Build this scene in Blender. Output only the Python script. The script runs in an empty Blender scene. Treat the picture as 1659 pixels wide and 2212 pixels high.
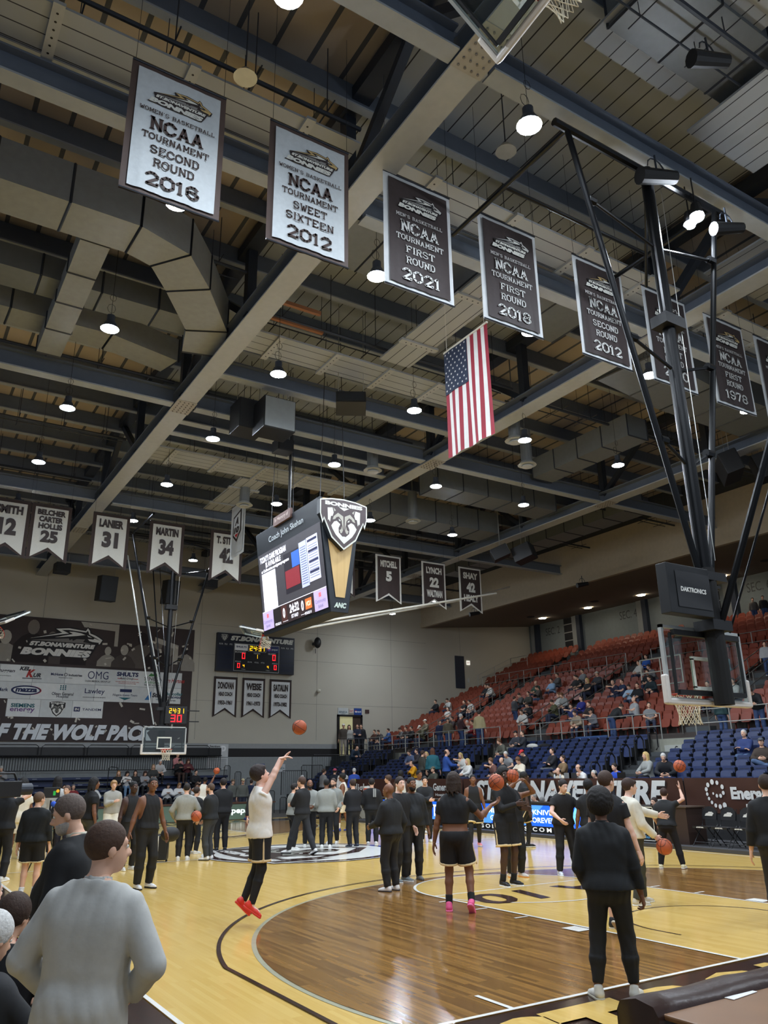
import bpy, math, random
import numpy as np
from mathutils import Vector, Matrix

scene = bpy.context.scene
C = scene.collection
rnd = random.Random(11)
V = Vector

# ---------------------------------------------------------------- camera
FPX = 1686.64
YAW, PITCH, ROLL = 0.563396, 0.322486, -0.015081
CAM = V((-10.2035, -6.1356, 1.9983))
_f0 = V((math.sin(YAW), math.cos(YAW), 0)); _r0 = V((math.cos(YAW), -math.sin(YAW), 0)); _u0 = V((0, 0, 1))
FWD = _f0 * math.cos(PITCH) + _u0 * math.sin(PITCH)
_up = _u0 * math.cos(PITCH) - _f0 * math.sin(PITCH)
RGT = _r0 * math.cos(ROLL) + _up * math.sin(ROLL)
UPV = _up * math.cos(ROLL) - _r0 * math.sin(ROLL)
cam = bpy.data.cameras.new('camera')
cam.sensor_fit = 'VERTICAL'; cam.sensor_height = 36; cam.lens = FPX * 36 / 2212
cam.clip_start = .1; cam.clip_end = 200
camo = bpy.data.objects.new('camera', cam); C.objects.link(camo)
m = Matrix((RGT, UPV, -FWD)).transposed().to_4x4(); m.translation = CAM
camo.matrix_world = m
scene.camera = camo

# ---------------------------------------------------------------- world, exposure
scene.view_settings.view_transform = 'Standard'
scene.view_settings.look = 'None'
scene.view_settings.gamma = 1
scene.view_settings.use_curve_mapping = False
scene.view_settings.exposure = 0.0
LAMP_E = 560.0        # emission of each high-bay lens
AMB = 0.36
w = bpy.data.worlds.new('hall'); scene.world = w; w.use_nodes = True
bg = w.node_tree.nodes['Background']
bg.inputs[0].default_value = (.72, .84, 1, 1); bg.inputs[1].default_value = AMB
try:
    scene.cycles.max_bounces = 8; scene.cycles.diffuse_bounces = 4; scene.cycles.glossy_bounces = 3
    scene.cycles.transparent_max_bounces = 10; scene.cycles.sample_clamp_indirect = 6
    scene.cycles.caustics_reflective = False; scene.cycles.caustics_refractive = False
except Exception:
    pass

def at(px, py, ax, v):
    """point of the sight line through a picture position where it meets the plane x|y|z = v"""
    d = FWD + RGT * ((px - 829.5) / FPX) - UPV * ((py - 1106) / FPX)
    i = 'XYZ'.index(ax)
    return CAM + d * ((v - CAM[i]) / d[i])

# ---------------------------------------------------------------- materials
def lin(c):
    return tuple(((x / 255) / 12.92 if x / 255 <= .04045 else ((x / 255 + .055) / 1.055) ** 2.4) for x in c)
_M = {}
def mat(c, rough=.6, metal=0, spec=.5, var=.06, scale=6, em=0, bump=0, name=None, coat=0):
    key = (tuple(c), rough, metal, spec, var, scale, em, bump, coat)
    if key in _M: return _M[key]
    mt = bpy.data.materials.new(name or 'paint_%d' % len(_M)); mt.use_nodes = True
    nt = mt.node_tree; b = nt.nodes['Principled BSDF']
    L = lin(c)
    b.inputs['Roughness'].default_value = rough; b.inputs['Metallic'].default_value = metal
    b.inputs['Specular IOR Level'].default_value = spec
    if coat: b.inputs['Coat Weight'].default_value = coat; b.inputs['Coat Roughness'].default_value = .12
    tc = nt.nodes.new('ShaderNodeTexCoord')
    nz = nt.nodes.new('ShaderNodeTexNoise'); nz.inputs['Scale'].default_value = scale; nz.inputs['Detail'].default_value = 2
    nt.links.new(tc.outputs['Object'], nz.inputs['Vector'])
    mx = nt.nodes.new('ShaderNodeMix'); mx.data_type = 'RGBA'
    mx.inputs[6].default_value = tuple(x * (1 - var * 1.6) for x in L) + (1,)
    mx.inputs[7].default_value = tuple(min(1, x * (1 + var * 1.6)) for x in L) + (1,)
    nt.links.new(nz.outputs['Fac'], mx.inputs[0]); nt.links.new(mx.outputs[2], b.inputs['Base Color'])
    if em:
        b.inputs['Emission Color'].default_value = L + (1,); b.inputs['Emission Strength'].default_value = em
    if bump:
        bp = nt.nodes.new('ShaderNodeBump'); bp.inputs['Strength'].default_value = bump; bp.inputs['Distance'].default_value = .01
        nt.links.new(nz.outputs['Fac'], bp.inputs['Height']); nt.links.new(bp.outputs[0], b.inputs['Normal'])
    _M[key] = mt
    return mt

def stripes(name, base, line, axis, pitch, width, rough=.6, tint=.06, off=0, axis2=None, pitch2=1, width2=.01):
    """boards or panels: colour base with dark joints every pitch metres along object axis"""
    mt = bpy.data.materials.new(name); mt.use_nodes = True; nt = mt.node_tree; b = nt.nodes['Principled BSDF']
    b.inputs['Roughness'].default_value = rough
    N = nt.nodes.new; Lk = nt.links.new
    tc = N('ShaderNodeTexCoord'); sp = N('ShaderNodeSeparateXYZ'); Lk(tc.outputs['Object'], sp.inputs[0])
    def joint(ax, p, wd):
        a = N('ShaderNodeMath'); a.operation = 'MULTIPLY_ADD'; a.inputs[1].default_value = 1 / p; a.inputs[2].default_value = 1000 + off
        Lk(sp.outputs[ax], a.inputs[0])
        f = N('ShaderNodeMath'); f.operation = 'FRACT'; Lk(a.outputs[0], f.inputs[0])
        l = N('ShaderNodeMath'); l.operation = 'LESS_THAN'; l.inputs[1].default_value = wd / p; Lk(f.outputs[0], l.inputs[0])
        fl = N('ShaderNodeMath'); fl.operation = 'FLOOR'; Lk(a.outputs[0], fl.inputs[0])
        return l.outputs[0], fl.outputs[0]
    j, cell = joint(axis, pitch, width)
    wn = N('ShaderNodeTexWhiteNoise'); wn.noise_dimensions = '1D'; Lk(cell, wn.inputs['W'])
    nz = N('ShaderNodeTexNoise'); nz.inputs['Scale'].default_value = 1.3; nz.inputs['Detail'].default_value = 4; Lk(tc.outputs['Object'], nz.inputs['Vector'])
    ad = N('ShaderNodeMath'); ad.operation = 'ADD'; Lk(wn.outputs['Value'], ad.inputs[0]); Lk(nz.outputs['Fac'], ad.inputs[1])
    mr = N('ShaderNodeMapRange'); mr.inputs['From Max'].default_value = 2; mr.inputs['To Min'].default_value = 1 - tint * 2; mr.inputs['To Max'].default_value = 1 + tint * 2
    Lk(ad.outputs[0], mr.inputs['Value'])
    vm = N('ShaderNodeVectorMath'); vm.operation = 'SCALE'; vm.inputs[0].default_value = lin(base); Lk(mr.outputs[0], vm.inputs['Scale'])
    mx = N('ShaderNodeMix'); mx.data_type = 'RGBA'; Lk(j, mx.inputs[0]); Lk(vm.outputs[0], mx.inputs[6]); mx.inputs[7].default_value = lin(line) + (1,)
    out = mx.outputs[2]
    if axis2:
        j2, _ = joint(axis2, pitch2, width2)
        m2 = N('ShaderNodeMix'); m2.data_type = 'RGBA'; Lk(j2, m2.inputs[0]); Lk(out, m2.inputs[6]); m2.inputs[7].default_value = lin(line) + (1,); out = m2.outputs[2]
    Lk(out, b.inputs['Base Color'])
    return mt

def maple(name, light, dark, contrast=1.0, grain=.5, rough=.16):
    """strip flooring: 57 mm strips along the court, each board its own tone, clear varnish"""
    mt = bpy.data.materials.new(name); mt.use_nodes = True; nt = mt.node_tree; b = nt.nodes['Principled BSDF']
    N = nt.nodes.new; Lk = nt.links.new
    g = N('ShaderNodeNewGeometry'); sp = N('ShaderNodeSeparateXYZ'); Lk(g.outputs['Position'], sp.inputs[0])
    cb = N('ShaderNodeCombineXYZ'); Lk(sp.outputs['Y'], cb.inputs[0]); Lk(sp.outputs['X'], cb.inputs[1])
    br = N('ShaderNodeTexBrick'); Lk(cb.outputs[0], br.inputs['Vector'])
    br.inputs['Scale'].default_value = 1; br.inputs['Brick Width'].default_value = .9; br.inputs['Row Height'].default_value = .057
    br.inputs['Mortar Size'].default_value = .0012; br.inputs['Mortar Smooth'].default_value = 0; br.inputs['Bias'].default_value = 0
    br.offset = .37; br.offset_frequency = 3
    br.inputs['Color1'].default_value = (0, 0, 0, 1); br.inputs['Color2'].default_value = (1, 1, 1, 1)
    br.inputs['Mortar'].default_value = (.1, .1, .1, 1)
    nz = N('ShaderNodeTexNoise'); nz.inputs['Scale'].default_value = 1; nz.inputs['Detail'].default_value = 5
    mp = N('ShaderNodeMapping'); mp.inputs['Scale'].default_value = (42, 1.6, 1); Lk(g.outputs['Position'], mp.inputs[0]); Lk(mp.outputs[0], nz.inputs['Vector'])
    mx = N('ShaderNodeMix'); mx.data_type = 'FLOAT'; mx.inputs[0].default_value = grain
    sg = N('ShaderNodeRGBToBW'); Lk(br.outputs['Color'], sg.inputs[0]); Lk(sg.outputs[0], mx.inputs[2]); Lk(nz.outputs['Fac'], mx.inputs[3])
    rp = N('ShaderNodeMapRange'); rp.inputs['From Min'].default_value = .5 - .5 / contrast; rp.inputs['From Max'].default_value = .5 + .5 / contrast
    Lk(mx.outputs[0], rp.inputs['Value'])
    cm = N('ShaderNodeMix'); cm.data_type = 'RGBA'; Lk(rp.outputs[0], cm.inputs[0])
    cm.inputs[6].default_value = lin(dark) + (1,); cm.inputs[7].default_value = lin(light) + (1,); Lk(cm.outputs[2], b.inputs['Base Color'])
    b.inputs['Roughness'].default_value = rough; b.inputs['Specular IOR Level'].default_value = .45
    n2 = N('ShaderNodeTexNoise'); n2.inputs['Scale'].default_value = 1; m3 = N('ShaderNodeMapping'); m3.inputs['Scale'].default_value = (17, .9, 1)
    Lk(g.outputs['Position'], m3.inputs[0]); Lk(m3.outputs[0], n2.inputs['Vector'])
    bp = N('ShaderNodeBump'); bp.inputs['Strength'].default_value = .12; bp.inputs['Distance'].default_value = .004
    Lk(n2.outputs['Fac'], bp.inputs['Height']); Lk(bp.outputs[0], b.inputs['Normal'])
    return mt

def glass(name, tint=(.9, .95, .93), refl=.08):
    mt = bpy.data.materials.new(name); mt.use_nodes = True; nt = mt.node_tree
    for n in list(nt.nodes):
        if n.type == 'BSDF_PRINCIPLED': nt.nodes.remove(n)
    o = [n for n in nt.nodes if n.type == 'OUTPUT_MATERIAL'][0]
    t = nt.nodes.new('ShaderNodeBsdfTransparent'); t.inputs[0].default_value = tint + (1,)
    gl = nt.nodes.new('ShaderNodeBsdfGlossy'); gl.inputs['Roughness'].default_value = .03
    mx = nt.nodes.new('ShaderNodeMixShader'); mx.inputs[0].default_value = refl
    nt.links.new(t.outputs[0], mx.inputs[1]); nt.links.new(gl.outputs[0], mx.inputs[2]); nt.links.new(mx.outputs[0], o.inputs[0])
    return mt

K = dict(
    white=mat((232, 232, 226)), black=mat((22, 22, 24), .5), steel=mat((96, 100, 104), .45, .3), dsteel=mat((48, 53, 62), .5, .2),
    chord=mat((172, 174, 172), .55), ibeam=mat((98, 106, 118), .55), flange=mat((160, 165, 168), .55), hoist=mat((20, 21, 23), .3, .5),
    gold=mat((214, 184, 120)), brown=mat((58, 42, 38), .6), cream=mat((226, 222, 208)), rail=mat((176, 176, 170), .35, .6),
    orange=mat((178, 86, 50), .55, bump=.3, scale=120, name='pebbled_orange_leather'), red=mat((200, 50, 30), .4), net=mat((226, 218, 196), .8),
    duct=mat((150, 153, 152), .55, .25, var=.08), ductd=mat((122, 126, 128), .5, .3), pad=mat((214, 208, 200), .5), bframe=mat((196, 198, 194), .35, .5),
)

# ---------------------------------------------------------------- object helpers
def tag(o, label=None, cat=None, group=None, kind=None):
    if label: o['label'] = label
    if cat: o['category'] = cat
    if group: o['group'] = group
    if kind: o['kind'] = kind
    return o
def empty(name, label, cat, loc=(0, 0, 0), rz=0, group=None):
    o = bpy.data.objects.new(name, None); C.objects.link(o); o.location = loc; o.rotation_euler = (0, 0, rz)
    o.empty_display_size = .2
    return tag(o, label, cat, group)
def copy_tree(o, parent=None):
    c = o.copy(); C.objects.link(c)
    if parent: c.parent = parent
    for ch in list(o.children): copy_tree(ch, c)
    return c

_txt = {}
def text2d(s, bold=0.0, res=3):
    key = (s, bold)
    if key in _txt: return _txt[key]
    cu = bpy.data.curves.new('t', 'FONT'); cu.body = s; cu.resolution_u = res; cu.offset = bold; cu.fill_mode = 'FRONT'
    o = bpy.data.objects.new('t', cu); C.objects.link(o)
    dg = bpy.context.evaluated_depsgraph_get(); dg.update()
    me = bpy.data.meshes.new_from_object(o.evaluated_get(dg))
    vs = [(v.co.x, v.co.y) for v in me.vertices]; fs = [tuple(p.vertices) for p in me.polygons]
    bpy.data.objects.remove(o); bpy.data.curves.remove(cu); bpy.data.meshes.remove(me)
    xs = [v[0] for v in vs]; ys = [v[1] for v in vs]
    x0, x1, y0, y1 = min(xs), max(xs), min(ys), max(ys)
    vs = [((x - x0) / (x1 - x0) - .5, (y - y0) / (y1 - y0) - .5) for x, y in vs]
    _txt[key] = (vs, fs)
    return _txt[key]

class Fr:
    """a flat frame in space: origin, right, up, normal"""
    def __init__(s, o, u, v):
        s.o = V(o); s.u = V(u).normalized(); s.v = V(v).normalized(); s.n = s.u.cross(s.v)
    def p(s, x, y, z=0): return s.o + s.u * x + s.v * y + s.n * z

class MB:
    def __init__(s): s.v = []; s.f = []; s.m = []; s.mats = []
    def mi(s, mt):
        if mt is None: return 0
        if mt not in s.mats: s.mats.append(mt)
        return s.mats.index(mt)
    def add(s, vs, fs, mt=None):
        b = len(s.v); s.v += [tuple(v) for v in vs]; s.f += [tuple(i + b for i in f) for f in fs]; s.m += [s.mi(mt)] * len(fs); return s
    def box(s, lo, hi, mt=None, M=None):
        x0, y0, z0 = lo; x1, y1, z1 = hi
        vs = [V(p) for p in ((x0, y0, z0), (x1, y0, z0), (x1, y1, z0), (x0, y1, z0), (x0, y0, z1), (x1, y0, z1), (x1, y1, z1), (x0, y1, z1))]
        if M: vs = [M @ v for v in vs]
        return s.add(vs, [(0, 3, 2, 1), (4, 5, 6, 7), (0, 1, 5, 4), (1, 2, 6, 5), (2, 3, 7, 6), (3, 0, 4, 7)], mt)
    def bar(s, a, b, r, n=6, mt=None, r2=None, rot=0, flat=1):
        a = V(a); b = V(b); d = (b - a)
        if d.length < 1e-6: return s
        d.normalize(); q = V((0, 0, 1)) if abs(d.z) < .95 else V((1, 0, 0))
        x = d.cross(q).normalized(); y = x.cross(d); r2 = r if r2 is None else r2
        vs = []
        for c, rr in ((a, r), (b, r2)):
            for i in range(n):
                t = 2 * math.pi * (i + rot) / n; vs.append(c + x * (rr * math.cos(t)) + y * (rr * flat * math.sin(t)))
        return s.add(vs, [tuple((i, (i + 1) % n, n + (i + 1) % n, n + i)) for i in range(n)] + [tuple(range(n))[::-1], tuple(range(n, 2 * n))], mt)
    def tube(s, pts, r, n=6, mt=None, closed=False):
        pts = [V(p) for p in pts]
        k = len(pts); vs = []
        for i, p in enumerate(pts):
            a = pts[(i - 1) % k] if (closed or i) else p; b = pts[(i + 1) % k] if (closed or i < k - 1) else p
            d = (b - a).normalized(); q = V((0, 0, 1)) if abs(d.z) < .9 else V((1, 0, 0))
            x = d.cross(q).normalized(); y = x.cross(d)
            vs += [p + x * (r * math.cos(2 * math.pi * j / n)) + y * (r * math.sin(2 * math.pi * j / n)) for j in range(n)]
        fs = []
        for i in range(k if closed else k - 1):
            for j in range(n):
                fs.append((i * n + j, i * n + (j + 1) % n, ((i + 1) % k) * n + (j + 1) % n, ((i + 1) % k) * n + j))
        if not closed: fs += [tuple(range(n))[::-1], tuple(range((k - 1) * n, k * n))]
        return s.add(vs, fs, mt)
    def poly(s, fr, pts, z=0, mt=None): return s.add([fr.p(x, y, z) for x, y in pts], [tuple(range(len(pts)))], mt)
    def rect(s, fr, x0, y0, x1, y1, z=0, mt=None): return s.poly(fr, ((x0, y0), (x1, y0), (x1, y1), (x0, y1)), z, mt)
    def prism(s, fr, pts, z0, z1, mt=None):
        n = len(pts)
        return s.add([fr.p(x, y, z0) for x, y in pts] + [fr.p(x, y, z1) for x, y in pts],
                     [tuple(range(n))[::-1], tuple(range(n, 2 * n))] + [(i, (i + 1) % n, n + (i + 1) % n, n + i) for i in range(n)], mt)
    def text(s, fr, t, cx, cy, w, h, z=.004, mt=None, shear=0, bold=.02, rot=0):
        vs, fs = text2d(t, bold); c, n = math.cos(rot), math.sin(rot); out = []
        for x, y in vs:
            X = x * w + shear * y * h; Y = y * h
            out.append(fr.p(cx + X * c - Y * n, cy + X * n + Y * c, z))
        return s.add(out, fs, mt)
    def disc(s, fr, cx, cy, r, z=0, mt=None, n=24, ry=None):
        return s.poly(fr, [(cx + r * math.cos(2 * math.pi * i / n), cy + (ry or r) * math.sin(2 * math.pi * i / n)) for i in range(n)], z, mt)
    def ring(s, fr, cx, cy, r0, r1, a0=0, a1=360, z=0, mt=None, n=64):
        vs = []; fs = []
        for i in range(n + 1):
            a = math.radians(a0 + (a1 - a0) * i / n)
            vs += [fr.p(cx + r0 * math.cos(a), cy + r0 * math.sin(a), z), fr.p(cx + r1 * math.cos(a), cy + r1 * math.sin(a), z)]
        for i in range(n): fs.append((2 * i, 2 * i + 1, 2 * i + 3, 2 * i + 2))
        return s.add(vs, fs, mt)
    def ball(s, c, r, mt=None, nu=16, nv=10, sc=(1, 1, 1)):
        c = V(c); vs = [c + V((0, 0, r * sc[2]))]
        for i in range(1, nv):
            t = math.pi * i / nv
            for j in range(nu):
                p = 2 * math.pi * j / nu; vs.append(c + V((r * sc[0] * math.sin(t) * math.cos(p), r * sc[1] * math.sin(t) * math.sin(p), r * sc[2] * math.cos(t))))
        vs.append(c - V((0, 0, r * sc[2]))); fs = []
        for j in range(nu): fs.append((0, 1 + j, 1 + (j + 1) % nu)); e = len(vs) - 1; fs.append((e, e - nu + (j + 1) % nu, e - nu + j))
        for i in range(nv - 2):
            for j in range(nu): a = 1 + i * nu; fs.append((a + j, a + nu + j, a + nu + (j + 1) % nu, a + (j + 1) % nu))
        return s.add(vs, fs, mt)
    def build(s, name, mt=None, parent=None, smooth=False, kind=None, bevel=0):
        me = bpy.data.meshes.new(name)
        me.from_pydata(s.v, [], s.f)
        ms = s.mats or [mt or K['white']]
        if mt and s.mats: ms = s.mats
        for x in ms: me.materials.append(x)
        if s.mats: me.polygons.foreach_set('material_index', s.m)
        if smooth: me.polygons.foreach_set('use_smooth', [True] * len(me.polygons))
        me.validate(); me.update()
        o = bpy.data.objects.new(name, me); C.objects.link(o)
        if parent: o.parent = parent
        if kind: o['kind'] = kind
        if bevel:
            b = o.modifiers.new('bevel', 'BEVEL'); b.width = bevel; b.segments = 2; b.limit_method = 'ANGLE'
        return o

_O = '1.9,.5 3.1,.5 4.5,1.9 4.5,5.1 3.1,6.5 1.9,6.5 .5,5.1 .5,1.9 1.9,.5'
SLAB = {  # strokes / serif centres of a block lettering with slab feet, drawn on a 5 x 7 field
    'N': ('1,.5 1,6.5|4.2,.5 4.2,6.5|1,6.5 4.2,.5', '1,.3 .9,6.7 4.2,6.7'), 'C': ('4.5,4.9 4.5,5.1 3.1,6.5 1.9,6.5 .5,5.1 .5,1.9 1.9,.5 3.1,.5 4.5,1.9 4.5,2.1', ''),
    'A': ('.9,.5 2.5,6.5 4.1,.5|1.4,2.3 3.6,2.3', '.8,.3 4.2,.3'), 'T': ('2.5,.5 2.5,6.5|.4,6.5 4.6,6.5|.4,6.5 .4,5.3|4.6,6.5 4.6,5.3', '2.5,.3'),
    'O': (_O, ''), 'U': ('.9,6.5 .9,1.9 2.1,.5 3,.5 4.2,1.9 4.2,6.5', '.9,6.7 4.2,6.7'), 'R': ('1,.5 1,6.5|1,6.5 3.3,6.5 4.2,5.7 4.2,4.4 3.3,3.5 1,3.5|2.8,3.5 4.2,.5', '1,.3 1,6.7 4.3,.3'),
    'M': ('.9,.5 .9,6.5 2.7,2.4 4.5,6.5 4.5,.5', '.9,.3 .8,6.7 4.6,6.7 4.5,.3'), 'E': ('1,.5 1,6.5 4.2,6.5 4.2,5.4|1,3.5 3.2,3.5|1,.5 4.2,.5 4.2,1.6', '.9,.3 .9,6.7'),
    'S': ('4.2,5.2 4.2,5.4 3.2,6.5 1.8,6.5 .7,5.6 .7,4.5 1.6,3.7 3.4,3.3 4.3,2.5 4.3,1.5 3.2,.5 1.8,.5 .7,1.6 .7,1.8', ''), 'D': ('1,.5 1,6.5 3,6.5 4.3,5.2 4.3,1.8 3,.5 1,.5', '.8,.3 .8,6.7'),
    'F': ('1,.5 1,6.5 4.2,6.5 4.2,5.4|1,3.5 3.3,3.5', '1,.3 .9,6.7'), 'I': ('2.5,.5 2.5,6.5', '2.5,.3 2.5,6.7'), 'W': ('.6,6.5 1.7,.5 2.7,5 3.7,.5 4.8,6.5', '.6,6.7 4.8,6.7'),
    'X': ('.9,.5 4.1,6.5|.9,6.5 4.1,.5', '.9,.3 4.1,.3 .9,6.7 4.1,6.7'), 'B': ('1,.5 1,6.5 3.2,6.5 4.1,5.7 4.1,4.4 3.3,3.6 1,3.6|3.3,3.6 4.3,2.7 4.3,1.4 3.3,.5 1,.5', '.8,.3 .8,6.7'),
    'K': ('1,.5 1,6.5|4,6.5 1.2,3|2,3.8 4.2,.5', '1,.3 1,6.7 4.2,.3 4.1,6.7'), 'L': ('1.2,6.5 1.2,.5 4.2,.5 4.2,1.7', '1.2,6.7 1,.3'), "'": ('2.5,6.5 2.3,5.2', ''),
    '0': (_O, ''), '1': ('1.3,5.3 2.5,6.5 2.5,.5', '2.5,.3'), '2': ('.7,5 .7,5.3 1.9,6.5 3.1,6.5 4.3,5.3 4.3,4.2 .8,.5 4.4,.5 4.4,1.4', ''), '6': ('4.2,5.4 3.1,6.5 1.9,6.5 .6,5.1 .6,1.8 1.9,.5 3.1,.5 4.4,1.8 4.4,2.6 3.3,3.8 1.6,3.8 .6,2.8', ''),
    '7': ('.7,5.5 .7,6.5 4.3,6.5 2.2,.5', ''), '8': ('1.8,3.6 .8,4.5 .8,5.5 1.9,6.5 3.1,6.5 4.2,5.5 4.2,4.5 3.2,3.6 1.8,3.6 .6,2.6 .6,1.6 1.9,.5 3.1,.5 4.4,1.6 4.4,2.6 3.2,3.6', ''), '9': ('.8,1.5 1.9,.5 3.1,.5 4.4,1.9 4.4,5.2 3.1,6.5 1.9,6.5 .6,5.2 .6,4.3 1.7,3.2 3.4,3.2 4.4,4.2', '')}
def slab(b, fr, s, cx, cy, w, h, z, mt, t=1.0):
    n = len(s); adv = [2.6 if c in "I'" else 3.4 if c in '1 ' else 5.9 if c in 'MW' else 5.4 for c in s]; tot = sum(adv); x0 = 0; kx = w / tot; ky = h / 7
    def q(a, c, e, zz):
        d = V((c[0] - a[0], c[1] - a[1])); L = d.length or 1; d /= L; nn = V((-d.y, d.x)) * t / 2; a = V(a) - d * e; c = V(c) + d * e
        b.poly(fr, [(cx - w / 2 + p.x * kx, cy - h / 2 + p.y * ky) for p in (a - nn, c - nn, c + nn, a + nn)], zz, mt)
    for c, ad in zip(s, adv):
        if c in SLAB:
            st, se = SLAB[c]; ox = x0 + (ad - 5) / 2
            for i, pl_ in enumerate(st.split('|')):
                P = [tuple(float(v) for v in p.split(',')) for p in pl_.split()]
                for a, e in zip(P[:-1], P[1:]): q((a[0] + ox, a[1]), (e[0] + ox, e[1]), t * .22, z)
            for p in se.split():
                a, e = (float(v) for v in p.split(',')); b.rect(fr, cx - w / 2 + (a + ox - .95) * kx, cy - h / 2 + (e - .3) * ky, cx - w / 2 + (a + ox + .95) * kx, cy - h / 2 + (e + .3) * ky, z, mt)
        x0 += ad
ORD = ('first second third fourth fifth sixth seventh eighth ninth tenth eleventh twelfth thirteenth fourteenth fifteenth sixteenth seventeenth eighteenth nineteenth twentieth').split()
ORD += ['twenty-' + o for o in ORD[:9]] + ['thirtieth'] + ['thirty-' + o for o in ORD[:9]] + ['fortieth']

GF = Fr((0, 0, 0), (1, 0, 0), (0, 1, 0))          # the floor as a drawing plane
YW = 39.5                                           # end wall
WF = Fr((0, YW, 0), (1, 0, 0), (0, 0, 1))           # end wall as a drawing plane; its normal faces the court (-y)
# ================================================================ the hall
light_maple = maple('maple_strip_floor', (228, 194, 116), (212, 174, 92), 1.0, .45)
stain_maple = maple('stained_strip_floor', (158, 116, 60), (104, 72, 36), 1.5, .5)
dark_maple = maple('dark_painted_strip_floor', (60, 42, 34), (40, 27, 22), 1, .4)
line_white = mat((236, 234, 226), .22, name='court_line_white')
sage = mat((168, 166, 140), .25, name='court_line_sage')
cbrown = maple('brown_court_paint', (70, 50, 42), (50, 34, 30), 1, .4)

b = MB(); b.rect(GF, -30, -14, 32, YW, 0)
floor = b.build('floor', mat((92, 88, 84), .5, name='concrete'), kind='structure')
b = MB(); b.rect(GF, -11.2, -2.9, 9.9, 31.5, .003); b.build('court_boards', light_maple, floor)
b = MB()                                            # dark borders
b.rect(GF, -9.6, -2.3, 9.6, -.05, .006); b.rect(GF, -9.6, 28.7, 9.6, 30.6, .006); b.rect(GF, -9.6, -.05, -7.67, 28.7, .006)
b.build('court_border', dark_maple, floor)
def arc_region(sy, r, z, mt):
    b = MB(); by = 1.575 if sy > 0 else 28.65 - 1.575; pts = []
    a0 = math.asin(1.575 / r)
    for i in range(97):
        a = -a0 + (math.pi + 2 * a0) * i / 96
        pts.append((r * math.cos(a), by + sy * r * math.sin(a)))
    b.poly(GF, pts, z); b.build('three_point_field', mt, floor)
for sy in (1, -1):
    arc_region(sy, 6.33, .006, sage); arc_region(sy, 6.27, .009, stain_maple)
    y0 = 0 if sy > 0 else 28.65
    b = MB(); b.rect(GF, -1.83, min(y0, y0 + sy * 5.79), 1.83, max(y0, y0 + sy * 5.79), .012); b.disc(GF, 0, y0 + sy * 5.79, 1.83, .0135, n=64)
    b.build('lane', light_maple, floor)
b = MB(); z = .016                                  # white and brown lines
for x in (-7.67, 7.62): b.rect(GF, x, -.05, x + .05, 28.7, z, line_white)
for y in (-.05, 28.65): b.rect(GF, -7.67, y, 7.67, y + .05, z, line_white)
b.rect(GF, -7.62, 14.3, 7.62, 14.35, z, line_white)
for sy, y0 in ((1, 0), (-1, 28.65)):
    Y = lambda a, c: (min(y0 + sy * a, y0 + sy * c), max(y0 + sy * a, y0 + sy * c))
    for sx in (-1, 1):
        a, c = Y(0, 5.79); b.rect(GF, sx * 1.83 - (.05 if sx > 0 else 0), a, sx * 1.83 + (.05 if sx < 0 else 0), c, z, line_white)
        a, c = Y(0, 2.97); b.rect(GF, sx * 6.604 - (.05 if sx > 0 else 0), a, sx * 6.604 + (.05 if sx < 0 else 0), c, z, cbrown)
        a, c = Y(2.13, 2.44); b.rect(GF, min(sx * 1.86, sx * 2.1), a, max(sx * 1.86, sx * 2.1), c, z, line_white)
        for q in (3.35, 4.27, 5.18):
            a, c = Y(q, q + .05); b.rect(GF, min(sx * 1.86, sx * 2.1), a, max(sx * 1.86, sx * 2.1), c, z, line_white)
    a, c = Y(5.74, 5.79); b.rect(GF, -1.83, a, 1.83, c, z, line_white)
    b.ring(GF, 0, y0 + sy * 5.79, 1.78, 1.83, 0, 360, z + .001, line_white)
    aa = math.degrees(math.asin(1.396 / 6.75))
    s0, s1 = (aa, 180 - aa) if sy > 0 else (180 + aa, 360 - aa)
    b.ring(GF, 0, y0 + sy * 1.575, 6.70, 6.75, s0, s1, z, cbrown, 96)
    b.ring(GF, 0, y0 + sy * 1.575, 1.22, 1.25, 0 if sy > 0 else 180, 180 if sy > 0 else 360, z, cbrown)
    for sx in (-1, 1):
        a, c = Y(1.22, 1.575); b.rect(GF, min(sx * 1.22, sx * 1.25), a, max(sx * 1.22, sx * 1.25), c, z, cbrown)
b.rect(GF, -5.1, 0.0, -5.05, .5, z, line_white)
b.build('court_lines', None, floor)
b = MB()                                            # lettering in the lane and the borders
G180 = Fr((0, 0, 0), (-1, 0, 0), (0, -1, 0))
b.text(G180, 'A 10', 0, -4.95, 3.1, 1.0, .018, cbrown, .2, .02)
b.text(G180, 'A 10', 0, -23.7, 3.1, 1.0, .018, cbrown, .2, .02)
b.text(Fr((0, -.93, 0), (1, 0, 0), (0, 1, 0)), 'ST.BONAVENTURE', 0, 0, 11.4, 1.36, .018, light_maple, .12, .045)
b.text(Fr((0, 29.6, 0), (-1, 0, 0), (0, -1, 0)), 'ST.BONAVENTURE', 0, 0, 11.4, 1.36, .018, light_maple, .12, .045)
b.text(Fr((-8.65, 14.3, 0), (0, 1, 0), (-1, 0, 0)), 'ST. BONAVENTURE', 0, 0, 16, 1.25, .018, light_maple, .3, .05)
b.build('floor_lettering', None, floor)

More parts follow.
